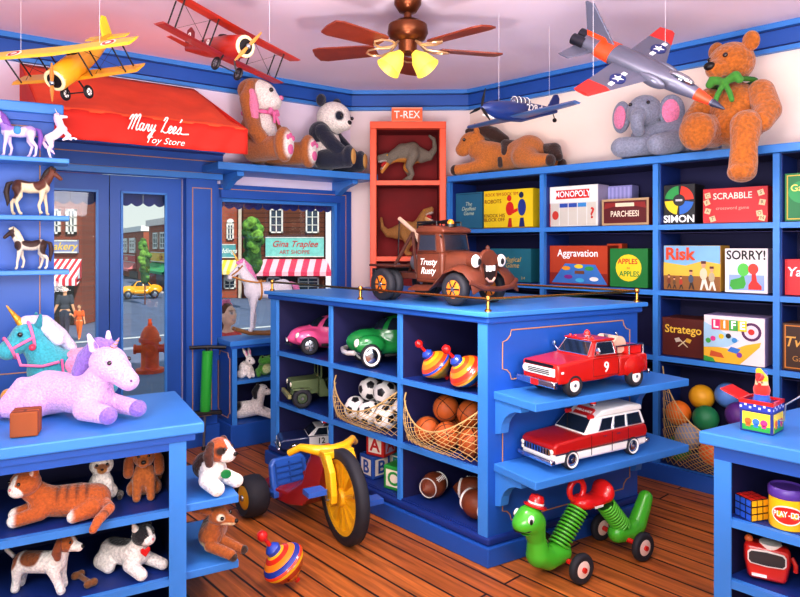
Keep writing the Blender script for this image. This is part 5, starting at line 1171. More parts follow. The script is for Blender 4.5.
for q in (1, -1):
    mb = MB(); mb.tube([(0, q*.05, r), (0, q*.09, r), (0, q*.09, r - q*.05), (0, q*.11, r - q*.05)], .006, STEEL, 6); mb.box((-.035, .035), (q*.15 - .045, q*.15 + .045), (r - q*.05 - .012, r - q*.05 + .012), TB); steer(mb.build('pedal', t, smooth=0, bevel=.004))
mb = MB(); rs = []
for x, z, w, hh in ((-.28, .13, .1, .03), (-.2, .115, .1, .03), (-.05, .12, .085, .035), (.05, .17, .06, .07), (.12, .27, .055, .08), (.175, .36, .05, .065), (.19, .385, .045, .05)):
    n = V((.55, 0, .83)) if x > .1 else V((0, 0, 1)); n = n.normalized() if x <= .1 else V((-.6, 0, .8))
    rs.append([V((x, 0, z)) + V((0, y*w, 0)) + n * zz * hh for y, zz in ((-1, -1), (1, -1), (1, .6), (.7, 1), (-.7, 1), (-1, .6))][::-1])
mb.rings(rs, TR); mb.build('frame', t, smooth=35, bevel=.006)
mb = MB()
for k in range(3):
    x, z = .08 + .035*k, .25 + .05*k; mb.box((x - .045, x + .05), (-.05, .05), (z + .02, z + .045), TR, rotm(0, -.6, 0))
mb.build('frame_ribs', t, smooth=0, bevel=.006)
bp = [(-.095, .12), (.095, .12), (.11, .18), (.108, .285), (.085, .315), (-.085, .315), (-.108, .285), (-.11, .18)]
R = Mx.Translation((-.135, 0, -.03)) @ Mx.Rotation(-.22, 4, 'Y') @ Mx.Rotation(PI/2, 4, 'Z'); mb = MB(); mb.prism(bp, .018, TB, R); o = mb.build('seat_back', t, smooth=0, bevel=.012)
mb = MB()
for z in (.18, .21, .24, .27): mb.tube([R @ V((x, -.02, z)) for x in (-.075, .075)], .006, mat('#24509C', .4, var=0), 6)
for x in (-.08, 0, .08): mb.tube([R @ V((x, -.02, z)) for z in (.16, .29)], .005, mat('#24509C', .4, var=0), 6)
mb.build('backrest_ribs', o)
for q in (1, -1):
    wheel(t, -.225, q*.19, .105, .105, .12, TY, RUB, 'rear_wheel', hubr=.66)
    MB().box((-.30, -.12), (q*.1 - .02, q*.1 + .02), (.1, .13), TB).build('seat_rail', t, smooth=0, bevel=.004)
MB().cyl((-.225, -.2, .105), (-.225, .2, .105), .012, STEEL, n=10).build('rear_axle', t)
# ================================================================= spring worm ride-on
wc = (.852, 2.885, 0); t = thing('ride_on_worm', 'green spring worm ride-on toy with red hat, saddle and handle', 'ride-on toy', wc, math.radians(210.7), .95); WG = '#4DB52E'
CP = carfur(.22)
blob('front_body', [K(WG, (.385, 0, .275, .062), (.37, 0, .26, .06), (.345, 0, .18, .042), (.335, 0, .11, .055), (.28, 0, .085, .055), (.2, 0, .09, .05)), E(.41, 0, .262, .06, .052, .045, WG), CUT(.445, 0, .232, .05, .06, .007, (0, -.25, 0))], t, 54, .02, CP)
blob('rear_body', [K(WG, (-.17, 0, .09, .045), (-.25, 0, .08, .05), (-.31, 0, .1, .045), (-.35, 0, .17, .04), (-.375, 0, .22, .035))], t, 44, .02, CP)
def coil(nm, p, q, r, n):
    p, q = V(p), V(q); R = aim(q - p); L = (q - p).length; N = n * 12; MB().tube([p + R @ V((r*math.cos(2*PI*i/12), r*math.sin(2*PI*i/12), L*i/N)) for i in range(N + 1)], .0058, mat('#5CC030', .3, var=.04, coat=.4), 6).build(nm, t, smooth=80)
    mb = MB(); mb.cyl(p, q, r*.8, mat('#1E5A18', .7, var=0), n=16); mb.build(nm + '_core', t)
coil('front_spring', (.215, 0, .12), (.085, 0, .265), .044, 11); coil('rear_spring', (-.20, 0, .12), (-.085, 0, .25), .042, 10)
WR = mat('#D4201E', .25, var=.05, coat=.6)
blob('saddle', [E(0, 0, .285, .1, .06, .028, '#D4201E'), E(-.075, 0, .315, .035, .062, .05, '#D4201E'), E(.07, 0, .29, .05, .05, .03, '#D4201E')], t, 44, .03, CP)
MB().torus((.1, 0, .35), .045, .014, WR, rotm(PI/2, 0, 0) @ rotm(0, 0, 0), 28, 10).build('handle_ring', t); MB().box((-.01, .045), (.059, .0605), (.27, .28), WHT).build('saddle_label', t, smooth=0)
mb = MB(); Th = Mx.Translation((.352, 0, .325)) @ Mx.Rotation(-.3, 4, 'Y'); mb.lathe([(0, 0), (.052, 0), (.054, .006), (.035, .012), (.034, .035), (.026, .05), (0, .055)], WR, Th, 20); o = mb.build('hat', t, smooth=50)
mb = MB(); mb.lathe([(.036, .01), (.037, .02), (.034, .02), (.033, .01)], WHT, Th, 20, closed=True); mb.build('hat_band', o)
MB().tube([(.395, .056, .262), (.43, .046, .247), (.458, .02, .243), (.464, 0, .242), (.458, -.02, .243), (.43, -.046, .247), (.395, -.056, .262)], .0045, BLK, 6).build('mouth', t)
for q in (1, -1):
    mb = MB(); mb.sph((.416, q*.046, .292), (.017, .011, .022), WHT, n=14, k=8); o = mb.build('eye', t); MB().sph((.423, q*.0545, .29), (.009, .005, .013), BLK, n=10, k=6).build('pupil', o)
    for x in (.2, -.2): wheel(t, x, q*.125, .066, .066, .034, mat('#F4D8C8', .4, var=.03), RUB, hubr=.64)
for x in (.2, -.2): MB().cyl((x, -.15, .066), (x, .15, .066), .012, WR, n=12).build('axle', t)
# ================================================================= small toys on the right counter
def rc(tt, d, z): p = RCo + RF * tt + RDp * d; return V((p.x, p.y, z))
t = thing('puzzle_cube', 'colour-square puzzle cube beside the yellow modelling dough can', 'puzzle', rc(.084, .062, .4632), math.radians(16)); s = .072
MB().box((-s/2, s/2), (-s/2, s/2), (0, s), BLK).build('cube_body', t, smooth=0, bevel=.003)
cols = {'front': '#F0A81E', 'left': '#2A56B8', 'top': '#C8281E'}
for nm, o0, A, B, n in (('front', (-s/2, -s/2, 0), (1, 0, 0), (0, 0, 1), (0, -1, 0)), ('left', (-s/2, s/2, 0), (0, -1, 0), (0, 0, 1), (-1, 0, 0)), ('right', (s/2, -s/2, 0), (0, 1, 0), (0, 0, 1), (1, 0, 0)), ('top', (-s/2, -s/2, s), (1, 0, 0), (0, 1, 0), (0, 0, 1))):
    mb = MB(); c = mat({'front': '#F2B01E', 'left': '#2E5EC8', 'right': '#E8E4DC', 'top': '#C8281E'}[nm], .3, var=.04)
    for i in range(3):
        for j in range(3): mb.para(V(o0) + V(A)*(s*(i + .1)/3) + V(B)*(s*(j + .1)/3), V(A)*s*.8/3, V(B)*s*.8/3, V(n)*.0012, c)
    mb.build('colour_squares', t, smooth=0)
t = thing('dough_can', 'yellow modelling dough can with purple lid and red label', 'can', rc(.188, .072, .4632), math.radians(-30)); r, h = .053, .105
mb = MB(); mb.lathe([(0, 0), (r, 0), (r*1.02, .004), (r*1.02, h), (0, h)], mat('#F2C41E', .35, var=.04), n=32); mb.build('can_body', t, smooth=50)
mb = MB(); mb.lathe([(r*1.06, h - .004), (r*1.08, h), (r*1.08, h + .022), (r*.98, h + .028), (r*.9, h + .022), (0, h + .022)], mat('#5A3A9A', .35, var=.05), n=32); mb.build('lid', t, smooth=50)
def wrap(m, pts, off, nm):     # a flat label bent around the can
    mb = MB(); vs = []; n = len(pts)
    for x, z in pts: a = x / r - PI/2; vs.append(((r*1.02 + off)*math.cos(a), (r*1.02 + off)*math.sin(a), z))
    c = ((r*1.02 + off + .0004)*0, -(r*1.02 + off), h*.48); vs.append(c); mb.add(vs, [(i, (i+1) % n, n) for i in range(n)], m); return mb.build(nm, t, smooth=0)
wrap(mat('#F6F0E0', .4, var=0), [(.048*math.cos(q*PI/12), h*.48 + .032*math.sin(q*PI/12)) for q in range(24)], .0016, 'label_border'); wrap(mat('#D0281E', .4, var=0), [(.043*math.cos(q*PI/12), h*.48 + .027*math.sin(q*PI/12)) for q in range(24)], .0024, 'label_oval')
for i, ch in enumerate('PLAY-DOH'):
    a = (-.035 + i*.01) / r - PI/2; rr = r*1.02 + .0032; text(ch, t, (rr*math.cos(a), rr*math.sin(a), h*.48 + .004*math.sin(PI*i/7)), (-math.sin(a), math.cos(a), 0), Z, .026, WHT, bold=.02, sx=.72)
VR = mat('#CC241E', .28, var=.06, coat=.5)
t = thing('picture_viewer', 'red toy picture viewer on the lower right counter shelf', 'toy viewer', rc(.118, .09, .2532), math.radians(-30))
mb = MB(); rs = []
for y, w, z0, z1 in ((-.035, .062, .012, .115), (-.02, .07, .004, .125), (.02, .066, .004, .12), (.04, .05, .02, .1)):
    rs.append([V((x*w, y, z0 + (z1 - z0)*z)) for x, z in ((-.75, 0), (.75, 0), (.85, .1), (1, .55), (1, .9), (.9, 1), (-.9, 1), (-1, .9), (-1, .55), (-.85, .1))])
mb.rings(rs, VR); mb.build('viewer_body', t, smooth=40, bevel=.005)
mb = MB(); pts = [(-.058, .07), (-.05, .06), (0, .056), (.05, .06), (.058, .07), (.058, .098), (.05, .108), (0, .112), (-.05, .108), (-.058, .098)]
mb.prism(pts, (-.039, -.034), mat('#E8E0DC', .4, var=0)); mb.build('window_border', t, smooth=0, bevel=.002); mb = MB(); mb.prism([(x*.92, .084 + (z - .084)*.8) for x, z in pts], (-.0405, -.036), mat('#26323A', .15, var=0, coat=.5)); mb.build('light_window', t, smooth=0)
for x in (-.03, .03):
    mb = MB(); mb.cyl((x, .03, .08), (x, .07, .08), .02, VR, r2=.024, n=18); mb.build('eyepiece', t)
MB().tube([(.072, .0, .09), (.084, -.005, .07), (.084, -.005, .045)], .008, VR, 8).build('lever', t); MB().sph((-.055, 0, .128), .014, mat('#E8703A', .3, var=0), n=14, k=8).build('top_knob', t)
MB().cyl((.01, 0, .116), (.01, 0, .129), .034, WHT, n=24).build('picture_reel', t); MB().box((-.045, .0), (-.0415, -.034), (.02, .028), WHT).build('logo_plate', t, smooth=0)
# jack in the box
t = thing('jack_in_the_box', 'painted tin jack-in-the-box with a small jester popping out on the right counter', 'toy box', rc(.078, .135, .7515), math.radians(-48), .9); s = .118
JB = mat('#24307A', .35, var=.05)
MB().box((-s/2, s/2), (-s/2, s/2), (0, .112), JB).build('tin_box', t, smooth=0, bevel=.002)
for k in range(4):
    R = Mx.Rotation(k*PI/2, 4, 'Z'); y = -s/2 - .001; mb = MB()
    mb.box((-s*.42, s*.42), (y, y + .002), (.006, .076), mat('#F0D23A', .4, var=.06)); mb.box((-s*.42, s*.42), (y - .0006, y), (.006, .028), mat('#2E9A3E', .4, var=.1)); mb.box((-s*.5, s*.5), (y - .0004, y), (.083, .11), mat('#2A3CA0', .4, var=0))
    for i in range(7): mb.box((-s*.5 + i*s/7, -s*.5 + (i + .5)*s/7), (y - .0008, y), (.09 + .009*(i % 2), .098 + .009*(i % 2)), mat('#D8DCF0', .4, var=0))
    for i, c in enumerate(('#D86A2A', '#3A7AC8', '#C83A7A')): mb.cyl((-s*.24 + i*s*.24, y, .04), (-s*.24 + i*s*.24, y - .0012, .04), .013, mat(c, .4, var=0), n=12); mb.box((-s*.24 + i*s*.24 - .008, -s*.24 + i*s*.24 + .008), (y - .0012, y), (.02, .034), mat(c, .4, var=0))
    mb.build('painted_side', t, smooth=0, T=R)
mb = MB()
for a, b in (((-s/2 - .003, s/2 + .003), (-s/2 - .003, -s/2 + .006)), ((-s/2 - .003, s/2 + .003), (s/2 - .006, s/2 + .003)), ((-s/2 - .003, -s/2 + .006), (-s/2, s/2)), ((s/2 - .006, s/2 + .003), (-s/2, s/2))): mb.box(a, b, (.108, .122), RED)
mb.build('rim', t, smooth=0)
R = Mx.Translation((-s/2, 0, .12)) @ Mx.Rotation(-2.75, 4, 'Y'); mb = MB(); mb.box((0, .08), (-s/2, s/2), (0, .006), RED); mb.build('lid', t, smooth=0, T=R, bevel=.002)
mb = MB(); mb.cyl((s/2, .0, .05), (s/2 + .02, 0, .05), .004, STEEL, n=8); mb.tube([(s/2 + .02, 0, .05), (s/2 + .022, .01, .11), (s/2 + .07, .03, .15)], .0035, STEEL, 6); mb.build('crank', t)
blob('jester', [K('#2A56B8', (0, 0, .10, .034), (0, 0, .14, .026)), E(0, 0, .182, .023, .023, .026, '#F2C898'), K('#D8281E', (0, 0, .156, .03)), K('#F0C020', (0, 0, .2, .022), (-.01, .0, .228, .012)), K('#2A56B8', (0, .012, .205, .014), (0, .036, .218, .01), (0, .046, .2, .006)), K('#D8281E', (0, -.012, .205, .014), (0, -.036, .218, .01), (0, -.046, .2, .006)), E(0, -.024, .18, .005, .006, .005, '#D8281E'), PT(-.008, -.02, .188, .004, .008, .005, '#201410'), PT(.008, -.02, .188, .004, .008, .005, '#201410')], t, 48, .006, furmat(60, .2))
# ================================================================= pogo stick
p = PL(1.165, .19, 0); t = thing('pogo_stick', 'green pogo stick with black handle leaning beside the shop door pilaster', 'pogo stick', p, rot=(0, .04, math.radians(20)))
MB().cyl((0, 0, .0), (0, 0, .3), .009, STEEL, n=10).build('foot_rod', t); MB().sph((0, 0, .016), (.014, .014, .018), BLK, n=12, k=8).build('rubber_tip', t)
mb = MB(); PG = mat('#2FA83A', .35, var=.06)
mb.lathe([(0, .27), (.034, .27)] + [(.034 + .003*(i % 2), .28 + .01*i) for i in range(40)] + [(.03, .68), (0, .68)], PG, n=18); mb.build('spring_cover', t)
MB().box((-.11, .11), (-.022, .022), (.245, .27), BLK).build('foot_rest', t, bevel=.005); MB().tube([(-.12, 0, .70), (0, 0, .705), (.12, 0, .70)], .013, BLK, 8).build('handle', t); MB().cyl((0, 0, .68), (0, 0, .705), .014, BLK, n=10).build('stem', t)
# chew bone on the left shelf
def lc(a, d, z): p = LC + LE * a + LD * d; return V((p.x, p.y, z))
# ================================================================= the street outside the glass
def gz(d): return 0 if d < 4.2 else max(-1.3, -.11 * (d - 4.2))
mb = MB(); ds = [.12, 1.5, 3, 4.2, 7, 10, 13, 16.02, 24, 45, 130]; ts = [-70, -20, -8, 0, 4, 10, 25, 70]
ROAD, WALK = mat('#5E6A86', .9, var=.1, scale=1.5), mat('#6E7690', .9, var=.1, scale=2)
vs = [tuple(PL(t, -d, gz(d) - .02)) for d in ds for t in ts]; n = len(ts)
mb.add(vs, [(i*n+j, i*n+j+1, (i+1)*n+j+1, (i+1)*n+j) for i in range(len(ds)-1) for j in range(n-1)], ROAD); struct('street_ground', mb, smooth=0)
mb = MB(); dd = [.12, 4.2, 5.6]; vs = [tuple(PL(t, -d, gz(d) + .0)) for d in dd for t in (-30, 8)]; mb.add(vs, [(0, 1, 3, 2), (2, 3, 5, 4)], WALK); mb.para(PL(-30, -5.6, gz(5.6) - .15), U*38, NN*-.16, Z*.16, mat('#A8ACBC', .9)); struct('sidewalk', mb, smooth=0)
mb = MB(); mb.para(PL(-30, -12, gz(12) - .015), U*60, NN*-.18, Z*.01, mat('#C8C8C8', .9)); struct('road_marking', mb, smooth=0)
BRK, BRK2, BRK3 = patmat('brick', '#8A4430', '#7A3826', '#6A4A40', .5, .16, rough=.9), patmat('brick', '#A8543A', '#984A32', '#7A5A4A', .5, .16, rough=.9), patmat('brick', '#6A3A26', '#583020', '#2A1610', 3.2, .24, rough=.9)
WINF = mat('#E8E4DC', .6); PANEW = mat('#3A4858', .15, var=.2, scale=2)
def building(name, label, A, B, zt, wall, windows, depth=3, zb=-1.3, cornice=None, sign=None, awn=None, doors=(), arch=False, trims=()):
    A, B = V((A[0], A[1], 0)), V((B[0], B[1], 0)); d = B - A; L = d.length; t = thing(name, label, 'building', (A.x, A.y, zb), math.atan2(d.y, d.x))
    H = zt - zb
    MB().box((0, L), (0, depth), (0, H), wall).build('wall', t, smooth=0)
    if cornice: MB().box((-.1, L + .1), (-.2, depth + .1), (H - .35, H + .05), mat(cornice, .7)).build('cornice', t, smooth=0)
    for x0, x1, z0, z1 in windows:
        z0 -= zb; z1 -= zb; mb = MB(); f = max(.07, (x1 - x0) * .07)
        for a, b in (((x0, x0+f), (z0, z1)), ((x1-f, x1), (z0, z1)), ((x0, x1), (z0, z0+f)), ((x0, x1), (z1-f, z1)), (((x0+x1)/2-f/3, (x0+x1)/2+f/3), (z0, z1)), ((x0, x1), ((z0*2+z1)/3-f/4, (z0*2+z1)/3+f/4)), ((x0, x1), ((z0+z1*2)/3-f/4, (z0+z1*2)/3+f/4))): mb.box(a, (-.09, -.0), b, WINF)
        if arch: mb.cyl(((x0+x1)/2, -.06, z1), ((x0+x1)/2, -.001, z1), (x1-x0)/2, WINF, n=20)
        o = mb.build('window', t, smooth=0); MB().box((x0+.02, x1-.02), (-.03, -.005), (z0+.02, z1-.02), PANEW).build('pane', o, smooth=0)
    for x0, x1, z0, z1, c in trims: MB().box((x0, x1), (-.14, -.0), (z0 - zb, z1 - zb), mat(c, .7)).build('facade_trim', t, smooth=0)
    for x0, x1, z0, z1 in doors: MB().box((x0, x1), (-.05, .02), (z0 - zb, z1 - zb), mat('#241814', .5)).build('doorway', t, smooth=0)
    if sign:
        x0, x1, z0, z1, c, txts = sign; z0 -= zb; z1 -= zb
        o = MB().box((x0, x1), (-.12, -.02), (z0, z1), mat(c, .6)).build('sign_board', t, smooth=0)
        mb = MB()
        for a, b in (((x0, x1), (z0, z0+.05)), ((x0, x1), (z1-.05, z1))): mb.box(a, (-.14, -.1), b, mat('#D8D8D0', .6))
        mb.build('sign_border', o, smooth=0)
        for s, fz, sz, c2, shr in txts: text(s, o, ((x0+x1)/2, -.13, z0 + (z1-z0)*fz), (1, 0, 0), Z, sz, mat(c2, .6, var=0), shear=shr, bold=.01)
    if awn:
        x0, x1, z0, z1, out, c1, c2, sw = awn; z0 -= zb; z1 -= zb; fl = min(.3, (z1-z0)*.25); m = patmat('stripe', c1, c2, None, sw, .5)
        k = .3 * out; mb = MB(); mb.add([(x0, -.02, z1), (x1, -.02, z1), (x1 + k, -out, z0 + fl), (x0 - k, -out, z0 + fl), (x1 + k, -out, z0), (x0 - k, -out, z0), (x0, -.02, z0 + fl), (x1, -.02, z0 + fl)], [(3, 2, 1, 0), (5, 4, 2, 3), (0, 6, 3), (2, 7, 1), (6, 7, 4, 5)], m); mb.build('awning', t, smooth=0)
    return t
def pxy(px, Y): return ((px - 400) / F * Y, Y)
def zz(py, Y): return CH - (py - HZ) / F * Y
def row(pxs, A, B, y0, y1):            # windows given by pixel columns on the facade A-B -> local x ranges
    out = []
    for p0, p1 in pxs:
        r = []
        for p in (p0, p1):
            k = (p - 400) / F; dx, dy = B[0]-A[0], B[1]-A[1]; t = (k*A[1] - A[0]) / (dx - k*dy); r.append(t * math.hypot(dx, dy))
        out.append((r[0], r[1], y0, y1))
    return out
A, B = pxy(20, 22), pxy(82, 22)
building('brick_shop', 'brick shop with a red and white striped awning seen through the left glass door', A, B, 4.6, BRK, row([(33, 43), (50, 61), (67, 77)], A, B, zz(234, 22), zz(209, 22)), cornice='#D8D4CC',
    sign=(row([(48, 79)], A, B, 0, 0)[0][0], row([(48, 79)], A, B, 0, 0)[0][1], zz(253, 22), zz(240, 22), '#8A8EB8', [('Bakery', .5, .36, '#F0C84A', .3)]), awn=(row([(30, 82)], A, B, 0, 0)[0][0], row([(30, 82)], A, B, 0, 0)[0][1], zz(284, 22), zz(259, 22), .9, '#D82A3A', '#F4EEEE', .21), doors=row([(53, 74)], A, B, -1.28, zz(284, 22)), depth=1.5)
A, B = pxy(80, 76), pxy(104, 62)
building('green_awning_shop', 'distant brick shop with a pale green sign and awning, left door', A, B, 2.9, BRK, row([(84, 87), (88.5, 91.5), (93, 96), (98, 102)], A, B, .56, 2.1), cornice='#B8A89A', sign=(2, 17, -.38, .28, '#8FD0B0', [('Shop', .5, .5, '#F4F0E0', 0)]), awn=(2, 17, -1.1, -.38, .6, '#4AA888', '#4FB08E', 2), depth=1)
A, B = pxy(116, 62), pxy(143.5, 49)
building('red_sign_shop', 'distant brick shop with a red sign and pink awning, right door', A, B, 2.8, BRK2, row([(122.5, 128), (130, 136)], A, B, .74, 1.98), cornice='#E4E0DC', sign=(2.5, 12, -.01, .6, '#C02A2A', [('Candies', .5, .55, '#F4E0C0', .2)]), awn=(2.5, 12, -.68, -.01, .7, '#E88A8A', '#D86A6A', .7), depth=1.2, doors=row([(130, 138)], A, B, -1.28, -.7))
A, B = pxy(149, 44), pxy(178, 37)
building('yellow_sign_shop', 'distant brick shop with a yellow sign and green awning, right door', A, B, 3.0, BRK2, row([(154, 158.5), (161, 166)], A, B, 1.15, 2.2), cornice='#E8D8D0', sign=(1.2, 7.5, .33, .96, '#E8B83A', [('Cafe', .5, .5, '#A83A1A', .2)]), awn=(1.2, 7.5, -.3, .28, .8, '#2A9A5A', '#2EA060', 2), depth=2, doors=row([(157, 165)], A, B, -1.1, -.35))
A, B = pxy(204, 33.2), pxy(243, 33.2)
building('arched_window_shop', 'red brick shop with arched upper windows and a yellow awning behind the display window', A, B, 5.2, BRK2, row([(214.5, 220.5), (227, 234)], A, B, zz(240, 33), zz(222, 33)) + row([(212, 221), (224, 236)], A, B, zz(289, 33), zz(276, 33)), arch=True, depth=4, trims=row([(240, 243)], A, B, -1.3, 5.1) and [(row([(239, 242)], A, B, 0, 0)[0][0], row([(239, 242)], A, B, 0, 0)[0][1], -1.3, 5.1, '#C8B8A8')],
    sign=(row([(212, 236)], A, B, 0, 0)[0][0], row([(212, 236)], A, B, 0, 0)[0][1], zz(258, 33), zz(244, 33), '#5AA0A4', [('Weddings', .5, .34, '#F0F0E8', .25)]), awn=(row([(211, 238)], A, B, 0, 0)[0][0], row([(211, 238)], A, B, 0, 0)[0][1], zz(274, 33), zz(260, 33), .8, '#F0C83A', '#F2E4A8', .34))
A, B = pxy(243, 33), pxy(329, 33)
building('art_shop', 'brown wooden shop with a teal art sign and pink striped awning behind the display window', A, B, 5.4, BRK3, row([(270, 283), (306, 319)], A, B, zz(233, 33), zz(209, 33)) + row([(267, 281), (298, 319)], A, B, zz(291, 33), zz(277, 33)), depth=4, trims=[(row([(326, 331)], A, B, 0, 0)[0][0], row([(326, 331)], A, B, 0, 0)[0][1], -1.3, 5.3, '#EDEAF0')],
    sign=(row([(266, 324)], A, B, 0, 0)[0][0], row([(266, 324)], A, B, 0, 0)[0][1], zz(257, 33), zz(237, 33), '#7CC8BE', [('Gina Traplee', .64, .44, '#C03A3A', .35), ('ART SHOPPE', .24, .27, '#B04A4A', 0)]), awn=(row([(264, 327)], A, B, 0, 0)[0][0], row([(264, 327)], A, B, 0, 0)[0][1], zz(275, 33), zz(259, 33), 1.1, '#D83A5A', '#F2B8C2', .62), doors=row([(284, 296)], A, B, -1.28, zz(276, 33)))
A, B = pxy(334, 34.2), pxy(365, 34.2)
building('dark_shop', 'dark narrow building at the right edge of the display window', A, B, 5.2, mat('#2E2A38', .9, var=.2, scale=1), row([(338, 345)], A, B, 1.0, 2.4), depth=3)
# street trees
def tree(label, px, Y, py0, py1, w, trunk):
    p = at(px, py1, Y); g = -1.3; t = thing('street_tree', label, 'tree', (p.x, Y, g)); h0, h1 = zz(py1, Y) - g, zz(py0, Y) - g
    rnd = random.Random(px); pr = []
    for i in range(46):
        f = rnd.random(); r = w * (.35 + .65 * math.sin(PI * min(1, .12 + .88 * (1 - f)) ** .9)) * .8; a = rnd.uniform(0, 2*PI); q = r * rnd.uniform(.4, .85); s = w * rnd.uniform(.24, .4)
        pr.append(K(rnd.choice(('#3E6A2A', '#5A8A34', '#2E5224', '#6E9A3E', '#486E2A')), (q * math.cos(a), q * math.sin(a), h0 + (h1 - h0) * f, s)))
    pr.append(K('#2E5224', (0, 0, h0, w*.5), (0, 0, h0 + (h1-h0)*.6, w*.6), (0, 0, h1, w*.15)))
    blob('foliage', pr, t, 60, w*.08, furmat(9, 1.0, .9, 0, .5, 'leaves')); MB().tube([(0, 0, 0), (0, 0, h0 + .2)], w*.09, BROWN, 8).build('trunk', t)
tree('narrow green street tree beside the yellow car, right glass door', 145, 29.5, 240, 280, .36, 1)
tree('tall narrow green street tree behind the plush rocking unicorn', 253, 27, 219, 268, .58, 1)
# cars outside
p = at(141, 296, 33); beetle('yellow beetle car parked across the street beyond the right glass door', (p.x, 33, -1.3), math.radians(205), 2.15, '#F0A418', white=False, hz=1.1)
p = at(97, 309, 28.5)
t = thing('parked_car', 'silver grey car parked on the street beyond the left glass door', 'car', (p.x, 28.5, -1.3), math.radians(-65), 1); G = carpaint('#9AA0B0'); w = .7
hard(t, [(1.7, .25), (1.72, .6), (.8, .72), (-1.0, .72), (-1.7, .66), (-1.72, .3), (-1, .2), (1, .2)], w, G, 'body', .06); cb, B_, T_ = cabin(t, (-1.1, .8, .66), (-.8, .35, .54), .7, 1.15, G, .04)
for fc in ('front', 'back', 'left', 'right'): pane(t, B_, T_, fc, (.08, .92), (.12, .88), name='window', off=.01)
MB().box((1.68, 1.8), (-.7, .7), (.25, .42), CHR).build('front_bumper', t, bevel=.02)
for q in (1, -1):
    lamp(t, (1.72, q*.52, .52), .1, LAMPM)
    for s in (1.1, -1.1): wheel(t, s, q*.62, .26, .26, .18)
# hydrant
p = on(150, 372, 0); t = thing('fire_hydrant', 'red-orange fire hydrant on the sidewalk outside the right glass door', 'hydrant', (p.x, p.y, 0), .3, .78); HM = mat('#E0521E', .5, var=.15, scale=10)
mb = MB(); mb.lathe([(0, 0), (.19, 0), (.19, .05), (.13, .06), (.12, .1), (.12, .42), (.15, .43), (.15, .48), (.13, .49), (.12, .55), (.075, .63), (.03, .66), (.03, .7), (0, .7)], HM, n=24); mb.build('body', t, smooth=40)
for a, r, l in ((0, .055, .2), (PI, .055, .2), (-PI/2, .075, .19)):
    d = V((math.cos(a), math.sin(a), 0)); mb = MB(); mb.cyl(d*.1 + Z*.33, d*l + Z*.33, r, HM, n=14); mb.cyl(d*(l-.02) + Z*.33, d*(l+.015) + Z*.33, r*1.25, HM, n=8); mb.build('nozzle_cap', t, smooth=40)
mb = MB(); mb.cyl((0, 0, .7), (0, 0, .75), .025, HM, n=5); mb.build('top_nut', t)
# people outside: one body each, clothes over it
SKIN = '#D8A078'; CLOTH = furmat(40, .2, .85, .1, .12, 'cloth')
def person(label, loc, rz, h, shirt, legs, hair, arms=((.03, -.22, .82), (.03, .22, .82)), female=False, walk=.12):
    t = thing('person', label, 'person', loc, rz, h)     # unit height, facing +x
    a1, a2 = arms
    blob('body', [E(.005, 0, .925, .052, .046, .062, SKIN), K(SKIN, (0, 0, .9, .03), (0, 0, .83, .032)), E(0, 0, .73, .05, .085, .1, SKIN), E(0, 0, .55, .052, .075, .09, SKIN)] +
        [K(SKIN, (0, s*.1, .8, .032), (.0 + a[0]*.5, s*.125, .65, .027), (a[0], a[1], a[2] - .3, .019), (a[0] + .01, a[1], a[2] - .34, .022)) for s, a in ((-1, a1), (1, a2))] +
        [K(SKIN, (0, s*.045, .52, .05), (s*walk*.35, s*.045, .29, .036), (s*walk, s*.045, .05, .024), (s*walk + .05, s*.045, .022, .022)) for s in (-1, 1)] + [E(.056, 0, .915, .012, .008, .012, SKIN), E(0, -.047, .92, .01, .008, .016, SKIN), E(0, .047, .92, .01, .008, .016, SKIN), PT(.05, -.018, .935, .012, .008, .006, '#201410'), PT(.05, .018, .935, .012, .008, .006, '#201410'), PT(.05, 0, .893, .014, .016, .005, '#B0584A')], t, 84, .016, CLOTH)
    blob('shirt', [E(0, 0, .73, .06, .095, .105, shirt), E(0, 0, .6, .058, .08, .07, shirt), K(shirt, (0, -.1, .8, .038), (0 + a1[0]*.4, -.122, .68, .036)), K(shirt, (0, .1, .8, .038), (a2[0]*.4, .122, .68, .036))], t, 48, .02, CLOTH)
    blob('trousers', [E(0, 0, .53, .06, .08, .06, legs)] + [K(legs, (0, s*.045, .5, .056), (s*walk*.35, s*.045, .29, .043), (s*walk*.9, s*.045, .08, .036)) for s in (-1, 1)], t, 48, .015, CLOTH)
    blob('hair', [E(-.012, 0, .945, .052, .052, .055, hair)] + ([E(-.04, 0, .89, .03, .045, .08, hair)] if female else []), t, 32, .01, furmat(60, .6))
    for s in (-1, 1): blob('shoe', [E(s*walk + .03, s*.045, .018, .045, .024, .02, '#1A1414')], t, 24, .004, CLOTH)
    return t
Y = 18.2; p = at(65, 340, Y); person('man in dark jacket and jeans walking past the striped-awning shop', (p.x, Y, gz(1.107*Y - 4.52)), math.radians(-75), 1.52, '#3A3E4A', '#2E3448', '#3A2A1E', arms=((.02, -.2, .78), (.02, .17, .80)))
p = at(81, 338, Y); person('small child in orange clothes holding the hand of the walking man', (p.x, Y - .1, gz(1.107*Y - 4.7)), math.radians(-85), .98, '#E8601E', '#E86A28', '#7A4A20', arms=((.02, -.24, 1.05), (.02, .16, .8)))
